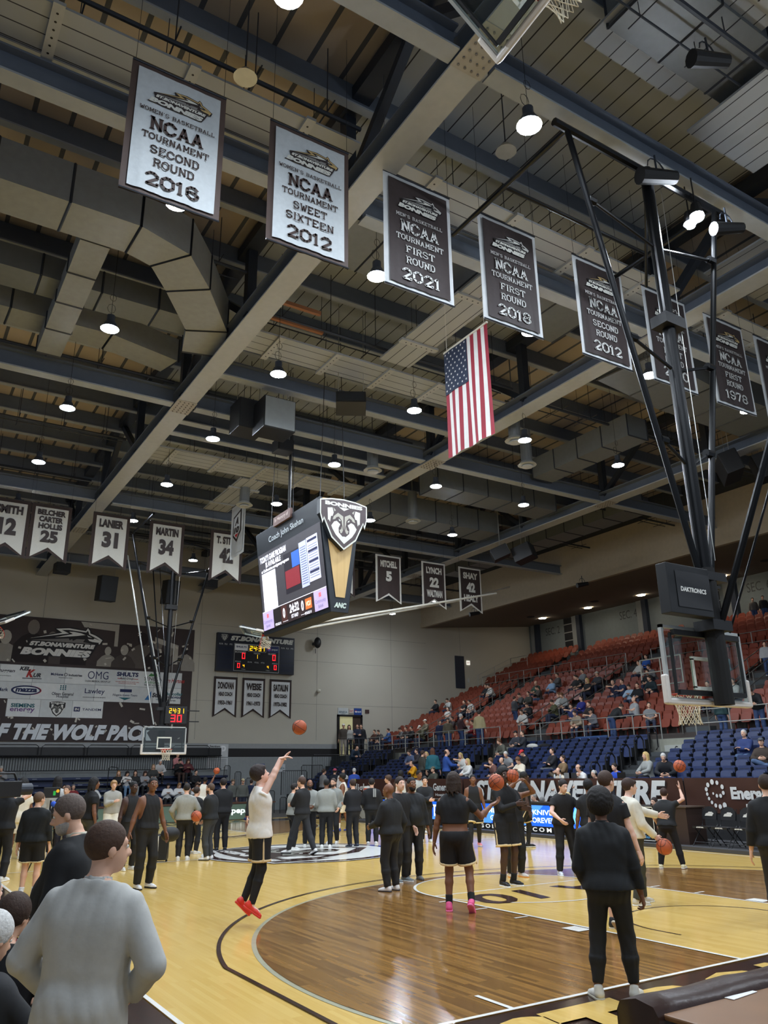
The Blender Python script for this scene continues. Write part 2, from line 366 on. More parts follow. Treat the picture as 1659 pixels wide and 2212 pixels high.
def shield(b, fr, cx, cy, w, z, dark, light, grey, dz=.004, letters=True):
    k = w / 1600
    P = lambda pts, sx: [(cx + sx * x * k, cy - (y - 880) * k) for x, y in pts]
    def sym(pts, zz, mt):
        L = [(-x, y) for x, y in pts if x > 0][::-1]
        b.poly(fr, P(pts + L, 1), zz, mt)
    out = [(0, 95), (400, 122), (800, 200), (800, 640), (715, 944), (665, 790), (600, 950), (415, 1337), (0, 1670)]
    sym(out, z, light)
    sym([(0, 135), (400, 160), (765, 235), (762, 640), (708, 830), (660, 730), (560, 930), (385, 1300), (0, 1615)], z + dz, dark)
    for sx in (-1, 1):
        def h(pts, mt, e=2): b.poly(fr, P([(815 - x, y) for x, y in pts], sx), z + dz * e, mt)
        h([(260, 444), (425, 418), (465, 570), (430, 680), (375, 690), (345, 880), (300, 800), (275, 840)], light)
        h([(455, 410), (540, 490), (490, 535)], grey)
        h([(430, 790), (470, 680), (610, 554), (790, 646), (800, 1074), (745, 880), (735, 784), (640, 670), (560, 700), (520, 760)], grey)
        h([(630, 735), (700, 790), (690, 812), (640, 790)], light, 3)
        h([(385, 980), (480, 845), (570, 811), (690, 902), (630, 1021), (640, 1160), (760, 1271), (815, 1262), (815, 1492), (540, 1245), (430, 1082)], light)
        h([(740, 950), (780, 1080), (745, 1160), (700, 1180), (660, 1080), (720, 1050)], grey)
    b.poly(fr, P([(-180, 372), (180, 372), (0, 470)], 1), z + 2 * dz, light)
    if letters: b.text(fr, 'BONNIES', cx, cy - (292 - 880) * k, 1270 * k, 125 * k, z + 2 * dz, light, 0, .06)

def wolf_logo(b, fr, cx, cy, w, z, dark, light, gold, grey, dz=.004):
    k = w / 1460
    P = lambda pts: [(cx + (x - 770) * k, cy - ((y - .055 * x) - 430) * k) for x, y in pts]
    b.poly(fr, P([(150, 425), (650, 300), (600, 215), (900, 192), (1150, 240), (1190, 180), (1245, 230), (1262, 285), (1375, 340), (1505, 420), (1475, 512), (1395, 530), (1340, 650), (1270, 775), (20, 712), (130, 640), (190, 540)]), z, dark)
    b.poly(fr, P([(200, 412), (745, 302), (628, 228), (860, 215), (1160, 262), (1192, 205), (1232, 255), (1245, 305), (1345, 345), (1402, 378), (1478, 430), (1432, 508), (1410, 500), (1445, 442), (1380, 405), (1328, 378), (1225, 325), (1208, 275), (1190, 255), (1168, 288), (850, 245), (730, 248), (862, 312)]), z + dz, gold)
    b.poly(fr, P([(860, 280), (950, 280), (1080, 305), (1160, 335), (1000, 358), (620, 388), (935, 322)]), z + dz, light)
    b.poly(fr, P([(1210, 412), (1308, 420), (1330, 398), (1442, 440), (1428, 480), (1300, 465), (1240, 446)]), z + dz, gold)
    b.poly(fr, P([(1190, 340), (1285, 385), (1215, 375)]), z + dz, light)
    b.poly(fr, P([(220, 438), (870, 405), (885, 440), (930, 415), (945, 450), (1010, 415), (1160, 420), (1130, 470), (1300, 505), (700, 470)]), z + dz, grey)
    rot = -.0
    b.text(fr, 'ST.BONAVENTURE', P([(778, 530)])[0][0], P([(778, 530)])[0][1], 1130 * k, 82 * k, z + dz, light, .35, .07)
    b.text(fr, 'BONNIES', P([(690, 668)])[0][0], P([(690, 668)])[0][1], 1190 * k, 135 * k, z + dz, light, .42, .07)

b = MB(); zz = .018
fw = mat((222, 222, 216), .22); fg = mat((150, 150, 140), .22)
b.ring(GF, 0, 14.33, 2.62, 2.68, 0, 360, zz, line_white); b.ring(GF, 0, 14.33, 2.35, 2.62, 0, 360, zz, cbrown); b.disc(GF, 0, 14.33, 2.35, zz, fw, 64)
shield(b, Fr((0, 14.33, 0), (0, 1, 0), (-1, 0, 0)), 0, 0, 4.3, zz + .003, cbrown, fw, fg, .002)
b.build('centre_logo', None, floor)

# ---- end wall with the big mural, band and doors
wallm = mat((188, 183, 168), .85, var=.03, scale=.6, name='painted_block_wall')
ewall = MB(); ewall.add([(-25, YW, 0), (32, YW, 0), (32, YW, 15.4), (-25, YW, 15.4)], [(0, 1, 2, 3)])
ewall.add([(-25, YW + .4, 0), (32, YW + .4, 0), (32, YW + .4, 15.4), (-25, YW + .4, 15.4)], [(3, 2, 1, 0)])
ew = ewall.build('wall_far', wallm, kind='structure')
b = MB(); bandk = mat((30, 28, 28), .7); stripg = mat((150, 152, 152), .7); lowg = mat((142, 146, 146), .8)
b.rect(WF, -25, 3.5, 14.8, 3.78, .01, stripg); b.rect(WF, -25, 3.02, 14.8, 3.5, .012, bandk); b.rect(WF, -25, 0, 14.8, 3.02, .01, lowg)
b.build('painted_band', None, ew)
b = MB(); jm = mat((140, 138, 130), .9)
for x in (-9, -3.5, 5.4, 13.3, 19, 25): b.rect(WF, x, 4, x + .025, 15, .006, jm)
for zq in (6.2, 8.9, 10.7): b.rect(WF, 5.2, zq, 22, zq + .02, .006, jm)
b.build('wall_joints', None, ew)
# entrance with people in it
b = MB()
b.rect(WF, 14.95, 3.05, 15.95, 5.5, .02, mat((206, 200, 150), .8, em=.25)); b.rect(WF, 15.95, 3.05, 16.55, 5.5, .02, mat((66, 50, 38), .7))
for x0, x1, z0, z1 in ((14.8, 14.95, 3.05, 5.6), (16.55, 16.66, 3.05, 5.6), (14.8, 16.66, 5.5, 5.62)): b.box((x0, YW - .1, z0), (x1, YW, z1), K['black'])
o = b.build('door_1'); tag(o, kind='structure')
b = MB(); b.box((24.5, YW - .06, 7.7), (25.3, YW, 10.0), mat((34, 42, 58), .6)); tag(b.build('door_2'), kind='structure')
def sign(name, label, x0, z0, x1, z1, bgc, items, em=0, cat='sign', th=.05):
    e = MB(); e.box((x0, YW - th, z0), (x1, YW - .012, z1), mat(bgc, .6, em=em)); o = e.build(name); tag(o, label, cat)
    t = MB()
    for s, cx, cz, w_, h_, c in items: t.text(WF, s, cx, cz, w_, h_, th + .005, mat(c, .6))
    if items: t.build('lettering', None, o)
    return o
o = sign('sponsor_sign', 'white sign with a green crest and SENECA over the entrance', 14.85, 5.62, 15.6, 6.05, (196, 200, 198), [('SENECA', 15.22, 5.78, .62, .13, (70, 100, 110)), ('CASINO', 15.22, 5.67, .3, .05, (90, 100, 110))])
sign('exit_sign', 'small white EXIT sign over the entrance', 15.68, 5.72, 16.02, 5.98, (214, 206, 196), [('EXIT', 15.85, 5.85, .26, .14, (170, 40, 34))])
o = sign('soft_drink_sign', 'blue pepsi sign over the entrance', 16.05, 5.62, 16.62, 6.05, (28, 66, 140), [('pepsi', 16.4, 5.82, .34, .14, (225, 230, 238))])
t = MB(); t.disc(WF, 16.17, 5.84, .07, .056, mat((225, 228, 235))); t.poly(WF, [(16.10, 5.84), (16.24, 5.87), (16.22, 5.90), (16.17, 5.91), (16.12, 5.89)], .058, mat((190, 40, 50))); t.build('globe_emblem', None, o)
sign('wall_speaker_box', 'small dark box on the wall right of the entrance signs', 16.9, 5.75, 17.2, 5.98, (70, 50, 46), [])
sign('exit_sign', 'lit white EXIT sign beside the upper blue door', 25.55, 9.4, 25.85, 9.7, (240, 238, 226), [('EXIT', 25.7, 9.55, .24, .12, (190, 60, 50))], .9)
sign('wall_switch', 'small pale switch plate low beside the upper blue door', 25.6, 8.15, 25.72, 8.45, (200, 200, 196), [])
o = sign('section_sign', 'grey Section P sign with arrow on the black wall band', 6.24, 3.02, 7.5, 3.74, (196, 198, 198), [('Section', 6.66, 3.62, .62, .13, (40, 40, 44)), ('P', 7.2, 3.38, .3, .55, (235, 236, 236))])
t = MB(); t.rect(WF, 6.27, 3.2, 7.0, 3.5, .056, mat((60, 60, 62))); t.poly(WF, [(6.3, 3.36), (6.62, 3.5), (6.62, 3.4), (6.9, 3.4), (6.9, 3.3), (6.62, 3.3), (6.62, 3.22)], .06, mat((200, 202, 202))); t.build('arrow', None, o)
b = MB(); b.box((6.24, YW - .06, 2.32), (7.5, YW - .012, 2.98), mat((200, 202, 202), .5)); o = b.build('air_vent'); tag(o, 'pale louvred air vent under the Section P sign', 'vent')
t = MB()
for i in range(9): t.box((6.32, YW - .075, 2.39 + i * .063), (7.42, YW - .058, 2.41 + i * .063), mat((120, 122, 124)))
t.build('louvre', None, o)
o = sign('sponsor_sign', 'blue soft drink sign low on the wall near the stair rail', 9.25, 2.25, 9.85, 2.62, (28, 60, 130), [('pepsi', 9.6, 2.44, .35, .12, (225, 230, 238))])
sign('sponsor_sign', 'white SENECA sign low on the wall near the stair rail', 10.6, 2.15, 11.2, 2.6, (196, 198, 200), [('SENECA', 10.9, 2.36, .5, .12, (70, 110, 120))])
# security light, wall moving-head light
b = MB(); b.ball((13.4, YW - .15, 7.05), .12, K['cream']); b.box((13.3, YW - .15, 7.0), (13.5, YW, 7.1), K['cream']); tag(b.build('wall_camera', smooth=True), 'small white dome camera on the end wall above the entrance', 'camera')
p = at(686, 1390, 'Y', YW - .4)
o = empty('moving_head_light', 'dark moving head stage light on the end wall right of the scoreboard', 'light', p)
b = MB(); b.box((-.2, .1, -.08), (.2, .38, .08), K['dsteel']); b.bar((0, .3, -.3), (0, .3, -.6), .02); b.build('bracket', K['dsteel'], o)
b = MB(); b.ball((0, 0, .05), .24, K['black'], sc=(1, .9, 1.5)); b.build('head', None, o, True)

# ---- mural
mur = MB(); mx0, mx1, mz0, mz1 = -11, 5.03, 3.8, 10.3
mur.box((mx0, YW - .05, mz0), (mx1, YW - .014, mz1), mat((58, 46, 44), .7, var=.25, scale=.9)); mural = mur.build('wall_mural')
tag(mural, 'huge brown mural of players and confetti with sponsor panels on the end wall', 'mural')
b = MB(); cols = [mat(c, .8) for c in ((120, 112, 104), (96, 88, 82), (150, 144, 134), (76, 68, 64), (38, 30, 30), (176, 170, 158))]
def fig(cx, cz, s, ci, hi=0):
    m1 = cols[ci]; m2 = cols[(ci + 2 + hi) % 6]
    b.poly(WF, [(cx - .62 * s, 7.85), (cx - .6 * s, cz - .35 * s), (cx - .35 * s, cz - .05 * s), (cx - .12 * s, cz + .08 * s), (cx + .12 * s, cz + .08 * s), (cx + .38 * s, cz - .06 * s), (cx + .6 * s, cz - .4 * s), (cx + .62 * s, 7.85)], .056 + .001 * ci, m1)
    b.disc(WF, cx, cz + .3 * s, .2 * s, .063, m2, 14, .27 * s)
for i, (x, s, ci, hh) in enumerate(((-9.6, 1.3, 0, 8.9), (-8.2, 1.5, 3, 9.0), (-6.6, 1.4, 1, 9.0), (-5.2, 1.4, 2, 8.7), (-3.9, 1.5, 4, 9.3), (-2.9, 1.2, 3, 8.9), (-1.7, 1.1, 4, 9.2), (.1, .9, 2, 8.45), (1.0, 1.1, 3, 8.5), (2.0, 1.4, 1, 9.1), (2.9, 1.2, 4, 8.9), (3.6, 1.2, 3, 8.6), (4.5, 1.05, 2, 8.75))): fig(x, hh, s, ci, i % 2)
b.poly(WF, [(-1.5, 10.25), (.6, 10.25), (.6, 9.0), (.4, 9.0), (.4, 9.85), (-1.3, 9.95)], .064, cols[5])
b.poly(WF, [(2.7, 9.7), (4.1, 9.3), (4.1, 8.2), (3.8, 8.2), (3.8, 9.1), (2.7, 9.4)], .064, cols[5])
b.build('team_photo', None, mural)
b = MB(); cf = mat((200, 194, 182), .8)
r2 = random.Random(5)
for i in range(150):
    x = r2.uniform(mx0, mx1); z = r2.choice((r2.uniform(7.9, 10.2), r2.uniform(4.0, 5.9)))
    a = r2.uniform(0, 3.1); l = r2.uniform(.05, .16); t = r2.uniform(.02, .07); c_, s_ = math.cos(a), math.sin(a)
    b.poly(WF, [(x + l * c_ - t * s_, z + l * s_ + t * c_), (x - l * c_ - t * s_, z - l * s_ + t * c_), (x - l * c_ + t * s_, z - l * s_ - t * c_), (x + l * c_ + t * s_, z + l * s_ - t * c_)], .07, cf)
b.build('confetti_print', cf, mural, kind='stuff')
b = MB(); lt = mat((226, 224, 218), .7); wolf_logo(b, WF, -2.35, 9.05, 4.3, .075, mat((26, 22, 24), .7), lt, lt, mat((120, 116, 112), .7), .004); b.build('team_logo', None, mural)
b = MB(); b.text(WF, 'HOME OF THE WOLF PACK', -2.75, 4.27, 11.6, .84, .078, mat((40, 34, 36)), .28, .09); b.text(WF, 'HOME OF THE WOLF PACK', -2.78, 4.3, 11.6, .82, .086, mat((218, 222, 226), .6), .28, .06); b.build('slogan_lettering', None, mural)
b = MB(); pc = [mat((226, 228, 226), .7), mat((212, 215, 214), .7)]; ln = mat((150, 152, 152))
cw = 1.617
for r_, z0, z1, k0, k1 in ((0, 6.82, 7.7, -4, 6), (1, 5.95, 6.82, -4, 6), (2, 5.05, 5.95, 0, 3)):
    for k_ in range(k0, k1):
        x0 = -5.28 + k_ * cw + (0 if r_ < 2 else .55); b.rect(WF, x0, z0, x0 + cw, z1, .075, pc[(k_ + r_) % 2]); b.rect(WF, x0, z0, x0 + .02, z1, .078, ln)
    b.rect(WF, -5.28 + k0 * cw + (0 if r_ < 2 else .55), z1 - .01, -5.28 + k1 * cw + (0 if r_ < 2 else .55), z1 + .01, .078, ln)
b.build('sponsor_panel', None, mural)
b = MB(); nv, rd, tl, gn, gy = (mat(c, .7) for c in ((30, 40, 84), (170, 44, 40), (30, 100, 110), (70, 130, 70), (60, 60, 66)))
def T(s, cx, cz, w_, h_, m_, sh=0, bo=.02, z=.084): b.text(WF, s, cx, cz, w_, h_, z, m_, sh, bo)
T('Duggan', -5.0, 7.35, .9, .22, gy, .3); T('Duggan', -5.0, 7.1, .6, .06, gy)
T('KEL', -4.05, 7.52, .5, .2, gy, .3, .05); T('K', -3.75, 7.28, .35, .42, rd, .3, .06); T('UR', -3.42, 7.2, .4, .22, gy, .3, .05); b.rect(WF, -4.15, 7.0, -3.2, 7.04, .084, gy)
T('McHone', -2.45, 7.3, .62, .14, nv, 0, .03); b.ring(WF, -2.0, 7.3, .06, .09, z=.084, mt=gy, n=16); T('Industries', -1.5, 7.29, .7, .12, gy, 0, .04); T('PRECISION METAL WORKS', -2.0, 7.13, .7, .05, gy)
T('OMG', -.3, 7.35, 1.1, .42, nv, 0, -.005); T('OLEAN MEDICAL GROUP LLP', -.3, 7.02, 1.35, .09, gy)
T('SHULTS', 1.3, 7.48, 1.2, .24, nv, .05, .05); T('Auto Group', 1.25, 7.24, .75, .15, gy, .3); b.rect(WF, .75, 7.22, 1.0, 7.25, .084, rd); b.rect(WF, 1.6, 7.22, 1.9, 7.25, .084, rd); T('THE NEXT GENERATION OF AUTO CARE', 1.3, 7.06, 1.3, .05, rd); T('WWW.SHULTSAUTO.COM', 1.3, 6.97, .95, .05, rd)
b.poly(WF, [(2.45, 7.44), (2.62, 7.62), (2.72, 7.55), (2.85, 7.68), (3.05, 7.44)], .084, gn); T('SENECA', 2.75, 7.3, 1.0, .2, gy, 0, .01); T('ALLEGANY', 2.75, 7.1, .95, .12, gn); T('RESORT & CASINO', 2.75, 6.95, .95, .08, gy)
T('Tim Hortons', 4.0, 7.25, 1.2, .24, rd, .25, .02)
T('Mark', -5.0, 6.4, .5, .18, nv); b.ring(WF, 0, 0, 0, .001, z=.084, mt=nv, n=3)
b.disc(WF, -3.85, 6.4, .72, .082, rd, 32, .25); b.disc(WF, -3.9, 6.4, .72, .0835, nv, 32, .25); b.disc(WF, -3.87, 6.4, .64, .085, pc[0], 32, .18); T('mazza', -3.87, 6.4, 1.05, .2, nv, .15, .05, .088)
for i in range(3):
    for j in range(3): b.disc(WF, -2.18 + i * .12, 6.52 + j * .09, .04, .084, tl, 8)
T('Olean General', -2.05, 6.28, 1.1, .16, gy); T('Hospital', -2.05, 6.12, .6, .16, gy)
T('Lawley', -.4, 6.45, 1.05, .34, nv, 0, .01); T('INSURANCE & EMPLOYEE BENEFITS', -.4, 6.15, 1.2, .05, gy)
T('Niagara Scenic Tours', 1.25, 6.32, 1.35, .15, nv, .2, .01); b.box((.95, YW - .088, 6.5), (1.6, YW - .08, 6.66), nv); b.poly(WF, [(.9, 6.2), (1.6, 6.2), (1.25, 6.06)], .084, tl)
b.poly(WF, [(2.35, 6.12), (2.7, 6.12), (2.7, 6.62)], .084, mat((40, 110, 170))); T('Stark', 3.15, 6.4, .75, .26, gy, .2, .05); T('TECH', 3.15, 6.16, .35, .08, tl)
T('bluecollar', 4.0, 6.5, 1.05, .18, tl, 0, .03); T('WORKWEAR', 4.0, 6.3, .95, .13, nv, 0, .04); T('CENTER', 3.9, 6.12, .5, .08, gy)
T('SIEMENS', -3.95, 5.62, 1.15, .2, tl, 0, .04); T('energy', -3.95, 5.36, 1.2, .24, mat((110, 70, 130)), 0, .02)
shield(b, WF, -2.25, 5.48, .85, .08, mat((30, 26, 28)), lt, mat((130, 128, 122)), .002)
b.rect(WF, -1.4, 5.38, -1.08, 5.62, .082, nv); T('IN', -1.24, 5.5, .2, .13, lt, 0, .03, .086); T('TANDEM', -.47, 5.5, .98, .12, nv, 0, .01)
b.build('sponsor_lettering', None, mural)
# ---- scoreboard
sb = MB(); sb.box((6.4, YW - .25, 7.95), (11.55, YW - .02, 10.25), mat((18, 22, 36), .4)); sbo = sb.build('scoreboard'); tag(sbo, 'dark navy wall scoreboard reading ST.BONAVENTURE with 24:31 clock', 'scoreboard')
b = MB(); SF = Fr((6.4, YW - .25, 7.95), (1, 0, 0), (0, 0, 1)); lg = mat((212, 214, 206), .5)
b.text(SF, 'ST.BONAVENTURE', 2.95, 2.02, 4.15, .3, .006, lg, .3, .07); shield(b, SF, .45, 2.02, .42, .004, mat((24, 26, 40)), lg, lg, .002)
b.build('name_lettering', None, sbo)
b = MB(); b.rect(SF, 1.1, .05, 4.1, 1.72, .004, K['rail']); b.rect(SF, 1.13, .08, 4.07, 1.69, .007, mat((14, 12, 14), .4)); b.rect(SF, 1.14, 1.3, 1.98, 1.68, .01, mat((200, 202, 202), em=.1)); b.rect(SF, 2.02, 1.26, 3.2, 1.69, .01, K['rail']); b.rect(SF, 2.05, 1.29, 3.17, 1.66, .012, K['black']); b.rect(SF, 3.23, 1.3, 4.06, 1.68, .01, mat((24, 40, 84), em=.1)); b.disc(SF, 3.4, 1.49, .12, .013, mat((200, 60, 70), em=.2)); b.poly(SF, [(3.29, 1.44), (3.5, 1.54), (3.52, 1.49), (3.46, 1.4), (3.36, 1.38)], .015, mat((40, 80, 160), em=.2))
for x0 in (.1, 4.2):
    for i in range(5): b.rect(SF, x0, .15 + i * .28, x0 + .88, .38 + i * .28, .006, mat((14, 22, 44), .3))
b.build('display_panel', None, sbo)
b = MB(); am = mat((255, 190, 20), em=2.2); rr = mat((255, 30, 40), em=2.2); gl_ = mat((190, 192, 190), .6)
def seg(b, fr, ch, cx, cy, w_, h_, z, mt, t=None):
    t = t or w_ * .2; S = {'0': 'abcdef', '1': 'bc', '2': 'abged', '3': 'abgcd', '4': 'fgbc', '5': 'afgcd'}
    if ch == ':': b.rect(fr, cx - t / 2, cy - h_ * .25, cx + t / 2, cy - h_ * .12, z, mt); b.rect(fr, cx - t / 2, cy + h_ * .12, cx + t / 2, cy + h_ * .25, z, mt); return
    R = dict(a=(-w_ / 2, h_ / 2 - t, w_ / 2, h_ / 2), g=(-w_ / 2, -t / 2, w_ / 2, t / 2), d=(-w_ / 2, -h_ / 2, w_ / 2, -h_ / 2 + t), f=(-w_ / 2, 0, -w_ / 2 + t, h_ / 2), e=(-w_ / 2, -h_ / 2, -w_ / 2 + t, 0), b=(w_ / 2 - t, 0, w_ / 2, h_ / 2), c=(w_ / 2 - t, -h_ / 2, w_ / 2, 0))
    for s in S[ch]: x0, y0, x1, y1 = R[s]; b.rect(fr, cx + x0, cy + y0, cx + x1, cy + y1, z, mt)
for ch, x in zip('24:31', (2.2, 2.45, 2.61, 2.78, 3.0)): seg(b, SF, ch, x, 1.475, .17, .28, .016, am)
for x, y, w_, h_, m_, c in ((1.72, .98, .2, .36, rr, '0'), (3.75, .98, .2, .36, rr, '0'), (1.42, .38, .17, .28, rr, '0'), (3.85, .38, .17, .28, rr, '0'), (2.6, .98, .1, .24, am, '1'), (1.75, .38, .1, .16, am, '4'), (3.35, .38, .1, .16, am, '4')): seg(b, SF, c, x, y, w_, h_, .012, m_)
b.build('lit_digits', None, sbo)
b = MB()
for s, x, y, w_, h_ in (('BONNIES', 1.52, 1.2, .7, .11), ('GUEST', 3.6, 1.2, .52, .11), ('PERIOD', 2.6, 1.17, .42, .08), ('FOULS', 1.38, .62, .36, .08), ('FOULS', 3.82, .62, .36, .08), ('PLYR', 2.15, .62, .28, .08), ('FOUL', 2.6, .62, .28, .08), ('PTS', 3.0, .62, .22, .08), ('T.O.L', 1.75, .17, .26, .06), ('T.O.L', 3.35, .17, .26, .06), ('PLYR', .25, 1.62, .24, .09), ('FLS', .56, 1.62, .17, .09), ('PTS', .88, 1.62, .17, .09), ('PLYR', 4.35, 1.62, .24, .09), ('FLS', 4.66, 1.62, .17, .09), ('PTS', 4.98, 1.62, .17, .09)): b.text(SF, s, x, y, w_, h_, .012, gl_)
b.text(SF, 'SHULTS', 1.56, 1.52, .68, .12, .014, mat((30, 40, 84)), 0, .04); b.text(SF, 'pepsi', 3.78, 1.47, .4, .14, .014, lg)
b.build('caption_lettering', None, sbo)

# ---- hanging and wall pennants
def cloth(b, fr, w_, h_, notch, z, mt, amp=0, nx=14, ny=10, inset=0, seed=0):
    """a hanging cloth from y=0 down to -h, with a swallow-tail notch and soft folds"""
    vs = []; fs = []
    x0, x1 = -w_ / 2 + inset, w_ / 2 - inset
    for j in range(ny + 1):
        for i in range(nx + 1):
            u = i / nx; x = x0 + (x1 - x0) * u
            hh = h_ - inset * (1.0 if not notch else 1.0)
            top = -inset; bot = -hh + (notch * (1 - abs(2 * u - 1)) if notch else 0)
            y = top + (bot - top) * j / ny
            xx = x / w_
            wv = amp * (math.sin(xx * 17 + seed) * .6 + math.sin(xx * 41 + seed * 2 + y * 2.1) * .4) * (.3 + .7 * min(1, -y / h_))
            vs.append(fr.p(x, y, z + wv))
    for j in range(ny):
        for i in range(nx): a = j * (nx + 1) + i; fs.append((a, a + nx + 1, a + nx + 2, a + 1))
    b.add(vs, fs, mt)
def lettering(b, fr, lines, mt, amp=0):
    for s, cy, w_, h_, bo in lines: b.text(fr, s, 0, cy, w_, h_, .035, mt, 0, bo)

def pennant(name, label, x, y, ztop, w_, h_, notch, outer, inner, tc, lines, group, cat='banner', rz=0, seed=0, bw=.13):
    o = empty(name, label, cat, (x, y, ztop), rz, group)
    fr = Fr((0, 0, 0), (1, 0, 0), (0, 0, 1)); fb = Fr((0, .012, 0), (1, 0, 0), (0, 0, 1))
    b = MB(); cloth(b, fb, w_, h_, notch, 0, outer, .012, seed=seed); b.build('border_cloth', None, o, True)
    b = MB(); cloth(b, fr, w_, h_, notch, .012, inner, .012, inset=bw, seed=seed); b.build('field_cloth', None, o, True)
    b = MB(); lettering(b, fr, lines, tc); b.build('lettering', None, o)
    b = MB(); b.bar((-w_ / 2, 0, 0), (w_ / 2, 0, 0), .015); up_ = 15.29 - ztop if ztop > 9 else .3; b.bar((-w_ / 2 + .05, 0, 0), (-w_ / 2 + .05, 0, up_), .004); b.bar((w_ / 2 - .05, 0, 0), (w_ / 2 - .05, 0, up_), .004); b.build('hanging_rod', K['dsteel'], o)
    return o
pw = mat((196, 195, 188), .75, bump=.15, scale=40); pb = mat((52, 38, 34), .75); pdk = mat((58, 46, 44), .7, var=.1); pgr = mat((214, 216, 216), .7); ptx = mat((46, 34, 32)); plt = mat((222, 220, 212))
for cx, n1, n3 in ((7.14, 'DONOVAN', '1953-1961'), (8.95, 'WEISE', '1961-1973'), (10.75, 'SATALIN', '1973-1982')):
    pennant('coach_pennant', 'grey swallow-tail pennant for head coach %s on the end wall' % n1, cx, YW - .06, 7.62, 1.5, 2.35, .42, pb, pgr, ptx,
            [(n1, -.5, 1.0, .42, .05), ('HEAD COACH', -1.0, .86, .24, .05), (n3, -1.5, .88, .26, .05)], None, seed=cx)
nums = [(-7.28, ['SMITH'], '12'), (-5.8, ['BELCHER', 'CARTER', 'HOLLIS'], '25'), (-3.55, ['LANIER'], '31'), (-1.3, ['MARTIN'], '34'), (1.3, ['T. STITH'], '42'), (3.9, ['STITH'], '20'), (6.95, ['CRAWFORD'], '54')]
for i, (x, nm, no) in enumerate(nums):
    L = [(nm[k_], -.33 - .27 * k_, 1.02 if len(nm[k_]) > 6 else .86, .23, .055) for k_ in range(len(nm))] if len(nm) > 1 else [(nm[0], -.42, .94, .34, .055)]
    L.append((no, -1.28 if len(nm) > 1 else -1.08, .62, .48 if len(nm) > 1 else .66, .06))
    pennant('number_pennant', 'white retired number pennant reading %s %s hanging under the roof' % (' '.join(nm), no), x, 24.8, 12.0, 1.45, 2.25, .42, pb, pw, ptx, L, None, seed=i * 1.7)
for x, nm, no, n2 in ((9.48, 'MITCHELL', '5', None), (12.15, 'LYNCH', '22', 'WALTMAN'), (14.45, 'SHAY', '42', 'HEALY')):
    L = [(nm, -.45, .94, .34, .055), (no, -1.05, .34 if len(no) < 2 else .56, .5, .06)] + ([(n2, -1.62, .94, .36, .055)] if n2 else [])
    pennant('number_pennant', 'dark pennant with white edge reading %s %s hanging under the roof' % (nm, no), x, 24.7, 12.0, 1.45, 2.35, .38, plt, pdk, plt, L, None, seed=x, bw=.1)
# ---- the big tournament banners in the front row
xs = [(-7.7, 'w', 'SECOND', 'ROUND', '2016'), (-5.38, 'w', 'SWEET', 'SIXTEEN', '2012'), (-3.12, 'd', 'FIRST', 'ROUND', '2021'), (-.9, 'd', 'FIRST', 'ROUND', '2018'), (1.7, 'g', 'SECOND', 'ROUND', '2012'), (3.9, 'd', 'FIRST', 'ROUND', '2000'), (6.12, 'g', 'FIRST', 'ROUND', '1978'), (8.15, 'd', 'FIRST', 'ROUND', '1970')]
bsil = mat((206, 212, 214), .55, bump=.2, scale=14, name='silver_satin'); bdk = mat((60, 50, 49), .6, var=.1, bump=.2, scale=14, name='brown_satin')
for i, (x, kd, l1, l2, yr) in enumerate(xs):
    wm = kd == 'w'; inner = bsil if wm else bdk; outer = mat((86, 70, 64), .6) if wm else mat((214, 216, 216), .6); tcm = mat((70, 54, 50)) if wm else mat((224, 224, 220))
    o = empty('tournament_banner', ('silver' if wm else 'dark brown') + ' tournament banner reading %s %s %s, %s' % (l1, l2, yr, ['outermost on the left', 'beside the mid court truss', 'third of the row', 'directly above the flag', 'behind the left mast tube', 'half hidden by the main mast tube', 'beyond the right mast tube', 'cut by the right picture edge'][i]), 'banner', (x, 3.72, 12.6), 0)
    fr = Fr((0, 0, 0), (1, 0, 0), (0, 0, 1)); fb = Fr((0, .015, 0), (1, 0, 0), (0, 0, 1)); W_, H_ = 1.53, 2.45
    b = MB(); cloth(b, fb, W_, H_, 0, 0, outer, .014, 20, 12, seed=i); b.build('border_cloth', None, o, True)
    b = MB(); cloth(b, fr, W_, H_, 0, .014, inner, .014, 20, 12, inset=.1, seed=i); b.build('field_cloth', None, o, True)
    b = MB(); ft = mat((30, 26, 28)) if not wm else mat((50, 42, 42))
    wolf_logo(b, fr, .02, -.52, 1.02, .035, ft, mat((226, 226, 216)), mat((206, 178, 120)) if kd != 'd' else mat((214, 214, 208)), mat((140, 138, 134)), .003)
    if not wm: pass
    b.build('team_logo', None, o)
    b = MB(); [slab(b, fr, s_, 0, cy_, w2, h2, .035, tcm, t_) for s_, cy_, w2, h2, t_ in [("WOMEN'S BASKETBALL" if wm else "MEN'S BASKETBALL", -.87, 1.2 if wm else 1.05, .075, .95), ('NCAA', -1.1, .86, .25, 1.2), ('TOURNAMENT', -1.35, 1.06, .12, 1.0), (l1, -1.58, .13 * len(l1), .15, 1.0), (l2, -1.81, .13 * len(l2), .15, 1.0), (yr, -2.12, .86, .24, 1.1)]]; b.build('lettering', None, o)
    b = MB(); b.bar((-W_ / 2, .01, .01), (W_ / 2, .01, .01), .018); b.bar((-W_ / 2, 0, -H_ + .02), (W_ / 2, 0, -H_ + .02), .014)
    for sx in (-1, 1): b.bar((sx * .72, 0, 0), (sx * .72, 0, 2.69), .004)
    b.build('hanging_rod', K['dsteel'], o)
